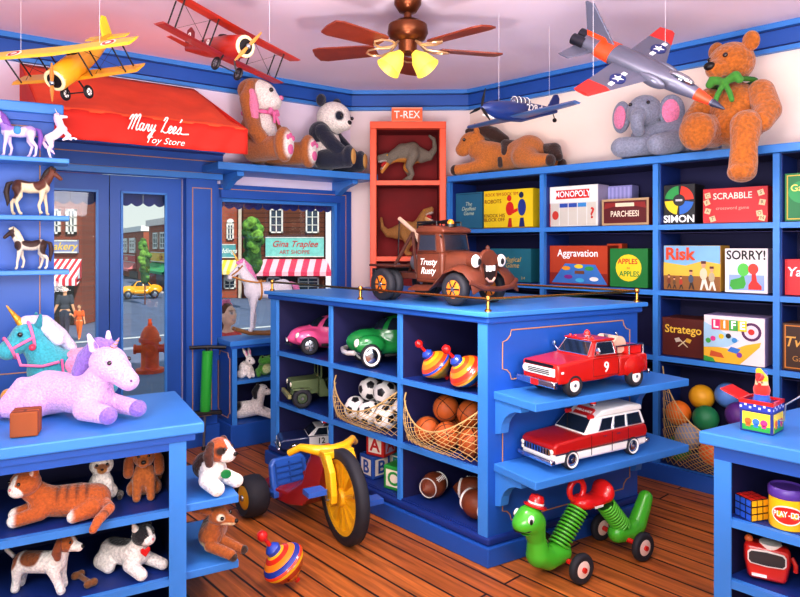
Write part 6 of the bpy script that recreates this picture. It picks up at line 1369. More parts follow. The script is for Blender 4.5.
# girl looking in through the display window: head and shoulders above the sill
p = at(228, 315, 5.25); t = thing('person', 'girl in a coral top and pink hairband peeking up through the display window', 'person', (p.x, p.y, -.0), math.radians(-28))
hz = p.z; SK = '#F6C8A6'
blob('body', [E(0, 0, hz, .072, .062, .082, SK), E(.02, 0, hz - .045, .05, .045, .04, SK), K(SK, (-.01, 0, hz - .06, .03), (-.015, 0, hz - .12, .034)), E(-.01, 0, hz - .22, .06, .1, .11, SK), E(-.01, 0, hz - .4, .06, .09, .14, SK), E(.074, 0, hz + .004, .012, .011, .012, SK), E(-.002, -.064, hz, .013, .008, .02, SK), E(-.002, .064, hz, .013, .008, .02, SK)]
    + [K(SK, (-.01, s*.1, hz - .16, .034), (.03, s*.13, hz - .27, .028), (.12, s*.09, hz - .27, .022)) for s in (-1, 1)] + [K(SK, (-.01, s*.045, hz - .48, .05), (0, s*.045, .2, .035), (0, s*.045, .03, .025), (.05, s*.045, .02, .022)) for s in (-1, 1)]
    + [PT(.064, s*.025, hz + .02, .02, .015, .009, '#F8F4F0') for s in (-1, 1)] + [PT(.066, s*.025, hz + .021, .02, .008, .009, '#3A2418') for s in (-1, 1)] + [PT(.06, s*.026, hz + .038, .02, .017, .004, '#6A3E22') for s in (-1, 1)] + [PT(.065, 0, hz - .036, .022, .022, .008, '#C0504A'), PT(.068, 0, hz - .034, .02, .015, .004, '#F8F0EC')], t, 110, .014, furmat(30, .05, .6, .1, .06, 'skin'))
blob('hair', [E(-.022, 0, hz + .018, .07, .07, .08, '#6A3E20'), E(-.05, 0, hz - .06, .04, .062, .1, '#6A3E20'), CUT(.072, 0, hz - .02, .06, .062, .08)], t, 44, .012, furmat(50, .8))
for s in (1, -1):
    blob('finger_group' if 0 else 'hand', [E(.14, s*.09, hz - .262, .02, .016, .01, SK)] + [K(SK, (.15, s*.09 + (k - 1.5)*.009, hz - .258, .0055), (.175 - abs(k - 1.2)*.004, s*.09 + (k - 1.5)*.011, hz - .262, .005)) for k in range(4)] + [K(SK, (.135, s*.075, hz - .26, .006), (.152, s*.066, hz - .262, .005))], t, 40, .003, furmat(30, .05, .6, .1, .06, 'skin'))
blob('top', [E(-.01, 0, hz - .22, .07, .11, .1, '#E8503A'), E(-.01, 0, hz - .4, .07, .1, .15, '#E8503A'), K('#E8503A', (-.01, -.1, hz - .16, .042), (.02, -.125, hz - .235, .038)), K('#E8503A', (-.01, .1, hz - .16, .042), (.02, .125, hz - .235, .038))], t, 50, .02, CLOTH)
mb = MB(); mb.tube([(-.02 + .0*a, .076*math.cos(a), hz + .03 + .075*math.sin(a)) for a in [PI*i/14 for i in range(15)]], .009, mat('#F28AA8', .5), 8); mb.build('hairband', t); blob('bow', [E(-.02, .026, hz + .115, .012, .022, .015, '#F28AA8'), E(-.02, -.026, hz + .115, .012, .022, .015, '#F28AA8'), E(-.02, 0, hz + .112, .012, .01, .01, '#E86A90')], t, 28, .004, CLOTH)
# ================================================================= plush toys and figurines (each faces its own +x)
EYEM = mat('#140C08', .08, var=0, coat=1)
TOYS = []
class Toy:
    def __init__(s, name, label, cat, loc, deg, sc=1, group=None, fur=None):
        TOYS.append(s); s.t = thing(name, label, cat, loc, math.radians(deg), sc, group); s.fur = fur or furmat()
    def ground(s, skip=()):
        cs = [c for c in s.t.children if c.type == 'MESH' and c.name.split('.')[0] not in skip]
        z = min(v.co.z + c.location.z for c in cs for v in c.data.vertices)
        for c in s.t.children: c.location.z -= z
    def B(s, n, pr, res=34, k=.02, par=None, m=None): return blob(n, pr, par or s.t, res, k, m or s.fur)
    def eye(s, p, r, d=(1, 0, 0), white=None):
        if white: MB().sph(p, r * 1.5, WHT, n=14, k=8).build('eye_white', s.t)
        q = V(p) + V(d).normalized() * r * (.9 if white else .2); MB().sph(q, r, EYEM, n=14, k=8).build('eye', s.t)
    def ball(s, n, p, r, col, rough=.4, rot=None): return MB().sph(p, r, mat(col, rough, var=.05), rot, n=16, k=10).build(n, s.t)
    def tube(s, n, pts, r, col, rough=.6, closed=False): return MB().tube(pts, r, mat(col, rough, var=.06), 8, closed).build(n, s.t, smooth=80)
def yr(p, a, c):         # turn point p about the z axis through c by a (radians)
    v = V(p) - V(c); return V(c) + V((v.x*math.cos(a) - v.y*math.sin(a), v.x*math.sin(a) + v.y*math.cos(a), v.z))
class Turn:              # helper that turns a whole group of primitives (a head) about a pivot
    def __init__(s, piv, yaw=0, pitch=0, roll=0): s.c = V(piv); s.R = Euler((roll, -pitch, yaw)).to_matrix()
    def p(s, q): return s.c + s.R @ (V(q) - s.c)
    def __call__(s, pr):
        out = []
        for a in pr:
            if a[0] == 'k': out.append(('k', tuple(tuple(s.p(q[:3])) + (q[3],) for q in a[1]), a[2]))
            else: out.append((a[0], s.p(a[1]), a[2], s.R @ a[3] if a[3] is not None else s.R.copy(), a[4]))
        return out
def bow(o, p, s, col, d=(1, 0, 0), tails=True):
    d = V(d).normalized(); r = Z.cross(d).normalized(); up = d.cross(r); p = V(p); pr = []
    for q in (1, -1):
        pr += [K(col, tuple(p) + (.18*s,), tuple(p + r*q*.55*s + up*.22*s) + (.26*s,), tuple(p + r*q*.75*s) + (.2*s,))]
        if tails: pr.append(K(col, tuple(p) + (.14*s,), tuple(p + r*q*.3*s - up*.6*s + d*.1*s) + (.14*s,), tuple(p + r*q*.42*s - up*1.0*s + d*.12*s) + (.13*s,)))
    pr.append(K(col, tuple(p + d*.1*s) + (.2*s,))); return o.B('bow', pr, 36, .04*s, m=furmat(60, .2, .7, .2, .1, 'ribbon'))
# ---- big bunny and panda on the window shelf
BR = '#A9622C'; WH = '#F4ECE4'; PK = '#EE8AB0'
p = PL(1.55, .215, 1.957); o = Toy('plush_bunny', 'big brown and white plush bunny with pink bow, sitting beside the red awning', 'plush toy', p, -20, .96)
o.B('torso', [E(0, 0, .2, .13, .15, .2, BR), E(.05, 0, .22, .1, .11, .17, WH), PT(.12, 0, .24, .1, .1, .17, WH)], 44)
H = Turn((0, 0, .42), .35, .05)
o.B('head', H([E(.02, 0, .5, .13, .12, .125, WH), E(.1, 0, .46, .08, .085, .07, WH), E(-.03, 0, .55, .11, .11, .09, BR), PT(.06, 0, .6, .09, .05, .07, BR), PT(-.09, 0, .5, .09, .14, .1, BR)]), 44)
for s in (1, -1):
    ear = o.B('ear', H([K(BR, (-.02, s*.11, .57, .035), (-.04, s*.15, .46, .055), (-.02, s*.155, .33, .055), (-.01, s*.15, .27, .04))]), 34)
    o.B('ear_lining', H([K(PK, (0, s*.165, .50, .025), (.015, s*.185, .40, .036), (.015, s*.185, .32, .03))]), 28, par=ear)
    o.B('arm', [K(BR, (.03, s*.13, .32, .06), (.09, s*.18, .22, .055), (.15, s*.17, .14, .055))], 30)
    lg = o.B('leg', [K(BR, (.04, s*.11, .09, .085), (.26, s*.16, .09, .085)), E(.33, s*.18, .105, .055, .1, .125, BR), PT(.385, s*.18, .105, .03, .085, .11, WH)], 40)
    for y, z, r in ((0, .07, .038), (-.035, .15, .019), (.0, .165, .019), (.037, .15, .019)): MB().sph((.381, s*.18 + y, z), (.008, r, r), mat('#E874A8', .7), n=14, k=8).build('paw_pad', lg)
    p_ = H.p((.12, s*.075, .53)); o.eye(p_, .017, H.R @ V((.8, s*.6, 0)))
o.ball('nose', H.p((.178, 0, .485)), (.018, .026, .018), '#F08AB4'); bow(o, (.14, 0, .37), .075, '#F07AB0', (1, 0, .2)); o.tube('ribbon', [(.11*math.cos(a), .11*math.sin(a), .375) for a in [2*PI*i/16 for i in range(16)]], .014, '#F07AB0', closed=True)
BK = '#1B2036'
p = PL(2.12, .185, 1.957); o = Toy('plush_panda', 'black and white plush panda sitting on the wall shelf beside the bunny', 'plush toy', p, -14, .98)
o.B('torso', [E(0, 0, .18, .13, .14, .19, WH), K(BK, (.0, .1, .29, .085), (0, -.1, .29, .085)), PT(0, 0, .36, .14, .2, .12, BK)], 40)
H = Turn((.05, 0, .36), -.3, -.2)
o.B('head', H([E(.07, 0, .42, .135, .13, .125, WH), E(.17, 0, .385, .065, .07, .055, WH)] + [PT(.165, s*.065, .435, .05, .036, .038, BK, (0, 0, s*.4)) for s in (1, -1)]), 44)
for s in (1, -1):
    o.B('ear', H([E(.0, s*.1, .535, .03, .048, .048, BK)]), 22)
    o.B('arm', [K(BK, (.03, s*.14, .29, .06), (.12, s*.165, .19, .055), (.2, s*.14, .11, .055))], 30)
    lg = o.B('leg', [K(BK, (.04, s*.1, .08, .08), (.2, s*.14, .075, .07)), E(.25, s*.15, .09, .045, .075, .085, BK)], 34); MB().sph((.288, s*.15, .09), (.012, .052, .06), mat('#D8A860', .8), n=16, k=8).build('sole_pad', lg)
    o.eye(H.p((.193, s*.066, .44)), .014, H.R @ V((.8, s*.5, 0)))
o.ball('nose', H.p((.226, 0, .4)), (.018, .026, .018), '#14141C')
# ---- brown plush horse, elephant and teddy on top of the right shelving
def shelf_top(px, d): q = onr(px) - RN * d; return V((q.x, q.y, 1.932))
HB, HBd = '#C4742E', '#3A2018'
o = Toy('plush_horse', 'brown plush horse with dark mane lying flat on the wall shelving top', 'plush toy', shelf_top(498, .15), 135, 1.0)
o.B('body', [K(HB, (.16, 0, .13, .11), (0, 0, .12, .10), (-.16, 0, .14, .125)), K(HB, (.16, .02, .15, .1), (.26, .05, .2, .08)), K(HB, (.18, .08, .07, .05), (.33, .12, .05, .042), (.40, .14, .045, .04)), K(HB, (.18, -.09, .06, .05), (.32, -.1, .05, .04)), K(HB, (-.18, .08, .1, .09), (-.30, .13, .055, .055), (-.41, .14, .05, .042)), K(HB, (-.2, -.08, .08, .07), (-.36, -.1, .05, .042))], 60, .03)
H = Turn((.26, .05, .24), .5, -.25)
o.B('head', H([E(.3, .05, .27, .1, .072, .08, HB), E(.38, .05, .235, .06, .05, .055, HB)] + [K(HB, (.24, .05 + s*.05, .33, .024), (.24, .05 + s*.06, .38, .01)) for s in (1, -1)]), 40)
o.B('mane', H([K(HBd, (.31, .05, .355, .025), (.22, .05, .35, .045), (.13, .05, .28, .055), (.06, .02, .22, .035)), K(HBd, (.22, .0, .33, .04), (.14, -.02, .25, .045))]), 34)
o.B('saddle', [K('#3E2A26', (.0, .06, .215, .03), (-.02, .09, .15, .03)), E(-.01, 0, .215, .075, .085, .03, '#3E2A26'), K('#3E2A26', (.02, .1, .1, .018), (.01, .11, .05, .018))], 34)
o.B('tail', [K(HBd, (-.28, -.04, .16, .035), (-.36, -.02, .14, .05), (-.42, .02, .08, .03))], 28)
for x, y in ((.41, .142), (-.43, .142), (.33, -.1), (-.37, -.1)): o.B('hoof', [E(x, y, .045, .035, .042, .042, HBd)], 20)
for s in (1, -1): o.eye(H.p((.345, .05 + s*.062, .29)), .013, H.R @ V((.3, s, 0)))
GY, GYP = '#8A90A4', '#F08AB0'
o = Toy('plush_elephant', 'grey plush elephant with pink ears lying below the silver toy jet', 'plush toy', shelf_top(652, .165), 160, 1.02)
o.B('body', [K(GY, (.08, 0, .12, .11), (-.1, .03, .12, .115), (-.17, .05, .11, .10)), K(GY, (.08, .1, .07, .058), (.24, .13, .06, .06)), K(GY, (-.04, .14, .07, .07), (.04, .22, .055, .06)), K(GY, (.08, -.09, .07, .05), (.2, -.08, .055, .055))], 54, .025)
H = Turn((.1, .02, .22), 1.25, 0)
o.B('head', H([E(.13, .02, .28, .105, .1, .1, GY), E(.19, .02, .265, .06, .07, .065, GY)]), 40)
o.B('trunk', H([K(GY, (.2, .02, .27, .05), (.255, .02, .225, .042), (.265, .02, .175, .036), (.235, .02, .15, .034))]), 30, .01)
for s in (1, -1):
    ear = o.B('ear', H([E(.1, .02 + s*.15, .27, .03, .075, .1, GY, (0, 0, s*.5))]), 34); o.B('ear_lining', H([E(.126, .02 + s*.152, .265, .014, .052, .074, GYP, (0, 0, s*.5))]), 28, par=ear)
    o.eye(H.p((.222, .02 + s*.052, .315)), .011, H.R @ V((1, s*.4, 0)))
o.tube('tail', [(-.26, .05, .14), (-.3, .06, .08), (-.3, .08, .04)], .01, GY)
TD = '#B4651E'
q = onr(733) + RN * .03; o = Toy('teddy_bear', 'large golden brown teddy bear with green bow, legs hanging over the shelving edge', 'plush toy', V((q.x, q.y, 1.953)), 222, .9, fur=furmat(55, .9, .95, .4, .3))
o.B('torso', [E(-.06, 0, .19, .135, .15, .2, TD), E(-.03, 0, .12, .13, .14, .12, TD)], 48)
H = Turn((-.04, 0, .4), -.35, -.12)
o.B('head', H([E(-.03, 0, .5, .13, .135, .125, TD), E(.08, 0, .465, .075, .07, .06, TD)]), 46)
for s in (1, -1):
    o.B('ear', H([E(-.06, s*.125, .6, .032, .056, .06, TD)]), 26)
    o.B('arm', [K(TD, (-.05, s*.15, .3, .075), (.02, s*.21, .17, .075), (.09, s*.2, .1, .065))], 36)
    o.eye(H.p((.075, s*.055, .535)), .016, H.R @ V((.8, s*.5, .1)))
o.B('leg', [K(TD, (.02, .11, .1, .09), (.15, .14, .08, .085), (.21, .15, -.06, .07), (.22, .15, -.15, .075)), E(.24, .15, -.2, .085, .075, .06, TD)], 44)
o.B('leg', [K(TD, (.0, -.11, .09, .1), (.13, -.13, .09, .1)), E(.2, -.12, .07, .08, .105, .115, TD)], 40)
o.ball('nose', H.p((.15, 0, .485)), (.022, .034, .026), '#120A08'); bow(o, (.10, .0, .36), .115, '#3E8A2A', (1, 0, 0)); o.tube('neck_ribbon', [(-.04 + .115*math.cos(a), .12*math.sin(a), .375) for a in [2*PI*i/18 for i in range(18)]], .016, '#2E6E22', closed=True)
# ---- dinosaurs in the red bookcase
def dino(label, loc, deg, sc, up, back, belly, turn=0, jaw=.5):
    o = Toy('toy_dinosaur', label, 'toy dinosaur', loc, deg, sc, fur=furmat(120, .9, .6, 0, .3, 'rubber_skin'))
    b = [K(back, (.1, 0, .27, .085), (-.05, 0, .27, .11), (-.16, 0, .25, .07)), PT(.05, 0, .15, .2, .1, .09, belly)]
    if up: b += [K(back, (.1, 0, .27, .08), (.18, 0, .36, .06), (.22, 0, .42, .055))]
    else: b += [K(back, (.1, 0, .27, .085), (.2, 0, .24, .065), (.26, 0, .21, .055))]
    tail = [(-.16, 0, .25, .07), (-.27, .02, .24, .045), (-.34, .03, .31, .032), (-.33, .03, .40, .024), (-.27, .02, .44, .014)] if not up else [(-.16, 0, .25, .07), (-.3, 0, .24, .045), (-.38, .02, .3, .03), (-.40, .03, .4, .018)]
    for s in (1, -1):
        b += [K(back, (-.05, s*.08, .25, .07), (.02, s*.1, .14, .045), (-.03, s*.1, .06, .026), (.0, s*.1, .02, .022), (.06, s*.1, .014, .016))] + [K(back, (.0, s*.1, .02, .016), (.05, s*(.1 + q), .012, .01)) for q in (.03, -.03)]
    b.append(K(back, *tail)); o.B('body', b, 80, .025)
    for s in (1, -1): o.B('arm', [K(back, (.15, s*.06, .24 if not up else .32, .02), (.2, s*.07, .2 if not up else .28, .013), (.22, s*.065, .21 if not up else .3, .008))], 24, .005)
    h = V((.28, 0, .21)) if not up else V((.24, 0, .44)); H = Turn(h, turn, -.15 if not up else .25)
    hd = o.B('head', H([E(h.x, 0, h.z, .06, .048, .05, back), K(back, (h.x + .02, 0, h.z + .015, .045), (h.x + .13, 0, h.z + .02, .032)), K(belly, (h.x, 0, h.z - .03, .03), (h.x + .11, 0, h.z - .03 - jaw*.1, .02))]), 48, .012)
    o.B('mouth', H([K('#B81E20', (h.x + .03, 0, h.z - .018, .024), (h.x + .1, 0, h.z - .012 - jaw*.05, .016))]), 26, .005, m=furmat(40, .1, .3, 0, .05, 'wet_mouth'))
    mb = MB()
    for s in (1, -1):
        for i in range(6):
            p0 = H.p((h.x + .05 + i*.017, s*(.03 - i*.002), h.z - .006)); mb.cyl(p0, p0 + H.R @ V((0, 0, -.02)), .005, WHT, .0005, 6)
            p0 = H.p((h.x + .04 + i*.015, s*.02, h.z - .022 - jaw*.1*(.35 + i*.1))); mb.cyl(p0, p0 + H.R @ V((0, 0, .016)), .004, WHT, .0005, 6)
    mb.build('teeth', o.t, smooth=0)
    for s in (1, -1): o.ball('eye', H.p((h.x + .035, s*.042, h.z + .038)), .009, '#E8B020', .1)
    o.t.scale.z = sc * 1.36; return o
bx = at(408, 0, 5.03).x
dino('grey dinosaur with lowered red mouth on the upper shelf of the red bookcase', (bx + .01, 5.15, 1.902), 188, .60, False, '#82786A', '#D8923C', .45, .8)
dino('tan dinosaur with raised open mouth on the middle shelf of the red bookcase', (bx + .0, 5.15, 1.312), -8, .54, True, '#B07A40', '#E0B070', -.4, .9)
# ---- horses: plush unicorns and figurines
def horse(o, c, mane, tail, patches=(), hoof='#3A2A22', walk=1, rear=0, res=84, head_c=None, mirror=1):
    T = Turn((-.28, 0, .6), 0, rear); w = .07 * walk
    def leg(x, y, sw, lift, front):
        if front: return K(c, (x, y, .58, .075), (x + sw*.5, y, .36, .042), (x + sw*.9 - lift*.1, y, .2 + lift*.1, .032), (x + sw, y, .06 + lift*.14, .028), (x + sw + .02, y, .03 + lift*.12, .036))
        return K(c, (x, y, .6, .11), (x + .02 + sw*.4, y, .42, .06), (x - .07 + sw*.7, y, .28, .036), (x - .03 + sw, y, .07, .028), (x + sw, y, .03, .036))
    fr = [K(c, (.2, 0, .64, .135), (-.05, 0, .62, .13), (-.26, 0, .66, .135)), K(c, (.22, 0, .68, .12), (.34, 0, .86, .085), (.4, 0, .97, .068)), E(.26, 0, .62, .1, .1, .12, c)]
    hd = [K(head_c or c, (.4, 0, .99, .068), (.49, 0, .92, .052), (.575, 0, .84, .042)), ] + [K(head_c or c, (.37, s*.035, 1.04, .024), (.375, s*.045, 1.11, .008)) for s in (1, -1)]
    fl = [leg(.22, .08, w, .0 if not rear else 1.2, 1), leg(.22, -.08, -w*.8, walk*.25 if not rear else 1.6, 1)]
    hl = [leg(-.28, .08, -w*1.2, 0, 0), leg(-.28, -.08, w, 0, 0)]
    pt = [PT(*a) for a in patches]
    if rear: hl = [K(c, (-.28, s*.08, .6, .11), (-.24, s*.08, .42, .06), (-.32, s*.08, .28, .036), (-.27, s*.08, .07, .028), (-.24, s*.08, .03, .036)) for s in (1, -1)]
    allp = T(fr + hd + fl) if rear else fr + hd + fl
    o.B('body', allp + hl + (T(pt) if rear and pt else pt), res, .03)
    TT = T if rear else Turn((0, 0, 0))
    o.B('mane', TT([K(mane, (.46, .01, 1.06, .03), (.38, 0, 1.09, .04), (.29, .03*mirror, .98, .06), (.22, .05*mirror, .84, .06), (.17, .06*mirror, .76, .04)), K(mane, (.33, .07*mirror, .95, .035), (.27, .09*mirror, .82, .03))]), 40)
    o.B('tail', TT([K(tail, (-.38, 0, .73, .03), (-.47, 0, .68, .05), (-.5, 0, .5, .06), (-.47, 0, .3, .04), (-.48, 0, .2, .015)),]), 36)
    for s in (1, -1): o.eye(TT.p((.455, s*.052, .985)), .014, (0, s, 0))
    return TT
FIG = furmat(60, .25, .55, .1, .12, 'painted_figurine')
def hs(px, py, d=.075):     # spot on a stand shelf
    k = (px - 400) / F; O = HC - HD * d; t = (k * O.y - O.x) / (LE.x - k * LE.y); q = O + LE * t; return V((q.x, q.y, py))
SZ = (1.802, 1.537, 1.287)
def horn(o, p, d, L, r, c='#E8B84A'):
    mb = MB(); d = V(d).normalized(); p = V(p); R = aim(d); mb.cyl(p, p + d*L, r, mat(c, .3, .3, var=.05), r*.1, 12)
    mb.tube([p + R @ V((r*(1 - i/26)*math.cos(i*.9), r*(1 - i/26)*math.sin(i*.9), L*i/25)) for i in range(25)], r*.16, mat('#B8862A', .3, .3, var=0), 5); mb.build('horn', o.t)
o = Toy('unicorn_figurine', 'white and purple unicorn figurine with blue saddle on the top stand shelf', 'figurine', hs(18, SZ[0]), 203, .185, fur=FIG)
T = horse(o, '#D8C8E8', '#7A4AA8', '#7A4AA8', [(.2, 0, .74, .2, .2, .16, '#9A78CC'), (-.3, 0, .74, .14, .2, .1, '#B89AD8')], head_c='#A88AD0'); horn(o, (.44, 0, 1.06), (.35, 0, 1), .2, .022, '#E8E0F4')
o.B('saddle', [E(0, 0, .72, .1, .15, .06, '#3A8AC0'), E(0, .12, .64, .09, .035, .09, '#3A8AC0'), E(0, -.12, .64, .09, .035, .09, '#3A8AC0')], 34)
o = Toy('unicorn_figurine', 'small white unicorn figurine rearing up at right end of the top stand shelf', 'figurine', hs(60, SZ[0]), 22, .15, fur=FIG)
T = horse(o, '#F0E4F0', '#E8B8D8', '#E8C0DC', [], rear=.75); horn(o, T.p((.44, 0, 1.06)), T.R @ V((.35, 0, 1)), .2, .022, '#F4E8D0')
o = Toy('horse_figurine', 'brown and white paint horse figurine walking to the right on the middle stand shelf', 'figurine', hs(32, SZ[1]), 24, .205, fur=FIG)
T = horse(o, '#DCCBA8', '#2A1612', '#2A1612', [(.38, 0, .92, .17, .2, .28, '#5A2A18'), (.5, 0, .9, .18, .15, .2, '#6A3420'), (-.34, 0, .62, .17, .3, .26, '#4A2416'), (.16, 0, .7, .14, .3, .16, '#5A2A18'), (-.08, 0, .78, .2, .3, .08, '#4A2416')], head_c='#6A3420')
o = Toy('horse_figurine', 'dark brown and white paint horse figurine facing left on the lowest stand shelf', 'figurine', hs(30, SZ[2]), 205, .175, fur=FIG)
T = horse(o, '#DCD0BC', '#E0D2B4', '#3A2018', [(.46, 0, .98, .2, .15, .2, '#3A2018'), (-.04, 0, .7, .24, .3, .13, '#3A2018'), (-.34, 0, .58, .13, .3, .22, '#3A2018'), (.27, 0, .62, .1, .3, .14, '#3A2018')], head_c='#4A2A1E')
# rocking unicorn on the window cabinet
p = PL(1.66, .14, .742); o = Toy('rocking_unicorn', 'white plush rocking unicorn with pink mane on the cabinet under the window', 'plush toy', (p.x, p.y, .742), 208, .47)
tmp = horse(o, '#F4EEF4', '#EE8AC0', '#EE8AC0', [], walk=.6, res=74, mirror=-1)
for ch in o.t.children: ch.location.z += .06
horn(o, (.44, 0, 1.12), (.55, 0, 1), .22, .026)
for s in (1, -1):
    MB().tube([(-.5, s*.09, .12), (-.3, s*.09, .045), (0, s*.09, .02), (.3, s*.09, .045), (.52, s*.09, .12)], .028, mat('#8A5A2A', .4), 8).build('rocker', o.t)
    o.tube('bridle', [(.56, s*.05, .93), (.47, s*.062, 1.0), (.40, s*.075, 1.08)], .011, '#B87838'); o.tube('rein', [(.55, s*.05, .91), (.38, s*.12, .85), (.2, s*.14, .82), (.05, s*.1, .84)], .012, '#C8883C')
MB().cyl((.3, -.09, .05), (.3, .09, .05), .018, mat('#8A5A2A', .4), n=8).build('cross_bar', o.t); MB().cyl((-.3, -.09, .05), (-.3, .09, .05), .018, mat('#8A5A2A', .4), n=8).build('cross_bar', o.t)
o.tube('girth_strap', [(.12, .145*math.cos(a), .69 + .145*math.sin(a)) for a in [2*PI*i/16 for i in range(16)]], .014, '#C8883C', closed=True)
# small plush in the window cabinet
p = PL(1.47, .19, .4615); o = Toy('plush_rabbit', 'small white plush rabbit on the upper shelf of the low window cabinet', 'plush toy', p, -30, .92)
o.B('body', [E(0, 0, .065, .06, .045, .062, WH), E(.045, 0, .13, .036, .034, .034, WH), E(.075, 0, .125, .018, .018, .016, WH), K(WH, (.04, .02, .06, .02), (.06, .02, .015, .014)), K(WH, (.04, -.02, .06, .02), (.06, -.02, .015, .014)), E(-.01, .04, .03, .045, .018, .03, WH), E(-.01, -.04, .03, .045, .018, .03, WH)], 54, .012)
for s in (1, -1): o.B('ear', [K(WH, (.035, s*.012, .155, .012), (.015, s*.024, .2, .014), (.0, s*.03, .225, .006)), PT(.03, s*.02, .195, .012, .01, .03, PK)], 26, .004); o.eye((.066, s*.026, .138), .006, (0, s, 0))
p = PL(1.615, .2, .4615); o = Toy('plush_frog', 'small green plush frog beside the white rabbit in the window cabinet', 'plush toy', p, -60, .95)
FG = '#4E9A34'; o.B('body', [E(0, 0, .055, .05, .055, .052, FG), E(.02, 0, .115, .045, .058, .036, FG), K(FG, (.02, .03, .14, .018)), K(FG, (.02, -.03, .14, .018)), K(FG, (.0, .055, .04, .022), (.05, .065, .02, .016)), K(FG, (.0, -.055, .04, .022), (.05, -.065, .02, .016)), PT(.05, 0, .06, .03, .035, .04, '#D8E0A0')], 44, .01)
for s in (1, -1): o.eye((.034, s*.03, .146), .008)
p = PL(1.52, .175, .162); o = Toy('plush_dog', 'white plush dog with black ears lying at the bottom of the window cabinet', 'plush toy', p, 5, 1.0)
o.B('body', [K(WH, (.03, 0, .075, .055), (-.08, 0, .06, .06)), K(WH, (.05, .03, .06, .03), (.15, .04, .022, .02)), K(WH, (.05, -.03, .06, .03), (.15, -.04, .022, .02)), K(WH, (.04, 0, .1, .045), (.06, 0, .17, .04)), PT(-.1, 0, .09, .05, .08, .04, '#1A1A20')], 48, .012)
o.B('head', [E(.075, 0, .2, .045, .04, .042, WH), E(.115, 0, .185, .03, .025, .022, WH), PT(.06, .03, .225, .04, .02, .03, '#1A1A20')], 34, .01)
for s in (1, -1): o.B('ear', [K('#16161C', (.05, s*.035, .235, .016), (.03, s*.055, .2, .02), (.035, s*.055, .16, .014))], 24, .004); o.eye((.108, s*.024, .215), .006)
o.ball('nose', (.144, 0, .192), .009, '#14141A')
# ---- plush unicorn and pony on the left counter
TE, TE2 = '#3EA8B4', '#2A8A98'
p = on(66, 397, .75); o = Toy('plush_unicorn', 'teal plush unicorn with gold horn and pink bridle lying on the left counter', 'plush toy', (p.x, p.y + .04, .752), 200, .80)
o.B('body', [K(TE, (.1, 0, .13, .11), (-.06, 0, .12, .105), (-.18, 0, .11, .11)), K(TE, (.1, 0, .17, .09), (.17, 0, .27, .07)), K(TE, (.1, .1, .06, .05), (.2, .17, .045, .04), (.24, .18, .04, .036)), K(TE, (.08, -.1, .06, .05), (.2, -.12, .045, .04)), K(TE, (-.18, .1, .06, .07), (-.06, .17, .045, .045))], 56, .025)
H = Turn((.17, 0, .28), .35, -.1)
o.B('head', H([E(.2, 0, .32, .082, .07, .078, TE), K(TE, (.22, 0, .31, .06), (.3, 0, .265, .05))] + [K(TE2, (.15, s*.045, .38, .02), (.14, s*.055, .43, .008)) for s in (1, -1)]), 42)
o.B('mane', H([K('#D8CCE8', (.2, 0, .4, .032), (.12, 0, .38, .042), (.05, .0, .3, .04), (0, .0, .22, .03)), K('#F0E4F4', (.13, .03, .38, .03), (.07, .045, .28, .03))]), 36)
hp = H.p((.22, 0, .385)); horn(o, hp, H.R @ V((.55, 0, 1)), .13, .022, '#D8982A')
for pth in ([(.28, s*.056, .31) for s in (1, .5, 0, -.5, -1)],): pass
ring = lambda cx, cz, ry, rz, tl: [H.p((cx + tl*math.sin(a)*rz, ry*math.cos(a), cz + rz*math.sin(a))) for a in [2*PI*i/18 for i in range(18)]]
o.tube('noseband', ring(.29, .275, .056, .056, .35), .008, '#F078A8', closed=True); o.tube('headband', ring(.19, .32, .078, .088, .1), .008, '#F078A8', closed=True)
for s in (1, -1):
    o.tube('cheek_strap', [H.p((.29, s*.056, .275)), H.p((.24, s*.072, .3)), H.p((.19, s*.08, .32))], .008, '#F078A8'); o.eye(H.p((.245, s*.062, .345)), .013, H.R @ V((.5, s, 0)))
    o.ball('rosette', H.p((.2, s*.08, .27)), .017, '#D83A5A')
o.tube('rein', [H.p((.27, .06, .25)), (.22, .1, .18), (.12, .11, .17), (.04, .12, .19)], .008, '#F078A8')
o.B('saddle_blanket', [E(-.06, 0, .21, .09, .10, .03, '#F49AC0'), E(-.06, .095, .16, .08, .025, .06, '#F49AC0'), E(-.06, -.095, .16, .08, .025, .06, '#F49AC0')], 40, .03)
o.tube('blanket_trim', [(-.14, .12, .12), (-.06, .128, .1), (.02, .12, .12), (.03, .1, .2)], .007, '#E85A98')
o.B('tail', [K('#E8DCF0', (-.24, 0, .15, .03), (-.27, -.04, .12, .034), (-.26, -.09, .06, .03))], 26)
for x, y in ((.26, .185), (.22, -.12), (-.03, .18)): o.B('hoof', [E(x, y, .042, .034, .038, .038, '#D8962E')], 20)
LI, LI2 = '#D8A8DC', '#8A6AC0'
p = on(80, 414, .75); o = Toy('plush_pony', 'lilac plush unicorn pony lying at the front edge of the left counter', 'plush toy', (p.x, p.y - .05, .752), -16, .73)
o.B('body', [K(LI, (.12, 0, .11, .1), (-.04, 0, .12, .1), (-.16, 0, .11, .115)), K(LI, (.13, 0, .16, .085), (.18, .0, .24, .065)), K(LI, (.14, -.08, .06, .055), (.28, -.1, .05, .045)), K(LI, (.14, .09, .06, .05), (.32, .06, .05, .042)), K(LI, (-.17, -.09, .07, .08), (-.24, -.13, .05, .05), (-.29, -.14, .045, .04)), K(LI, (-.18, -.02, .13, .05), (-.24, -.09, .17, .035), (-.3, -.13, .08, .03))], 60, .025)
H = Turn((.18, 0, .25), -.05, -.2)
o.B('head', H([E(.21, 0, .29, .1, .082, .088, LI), K(LI, (.26, 0, .27, .066), (.35, 0, .235, .05))]), 44)
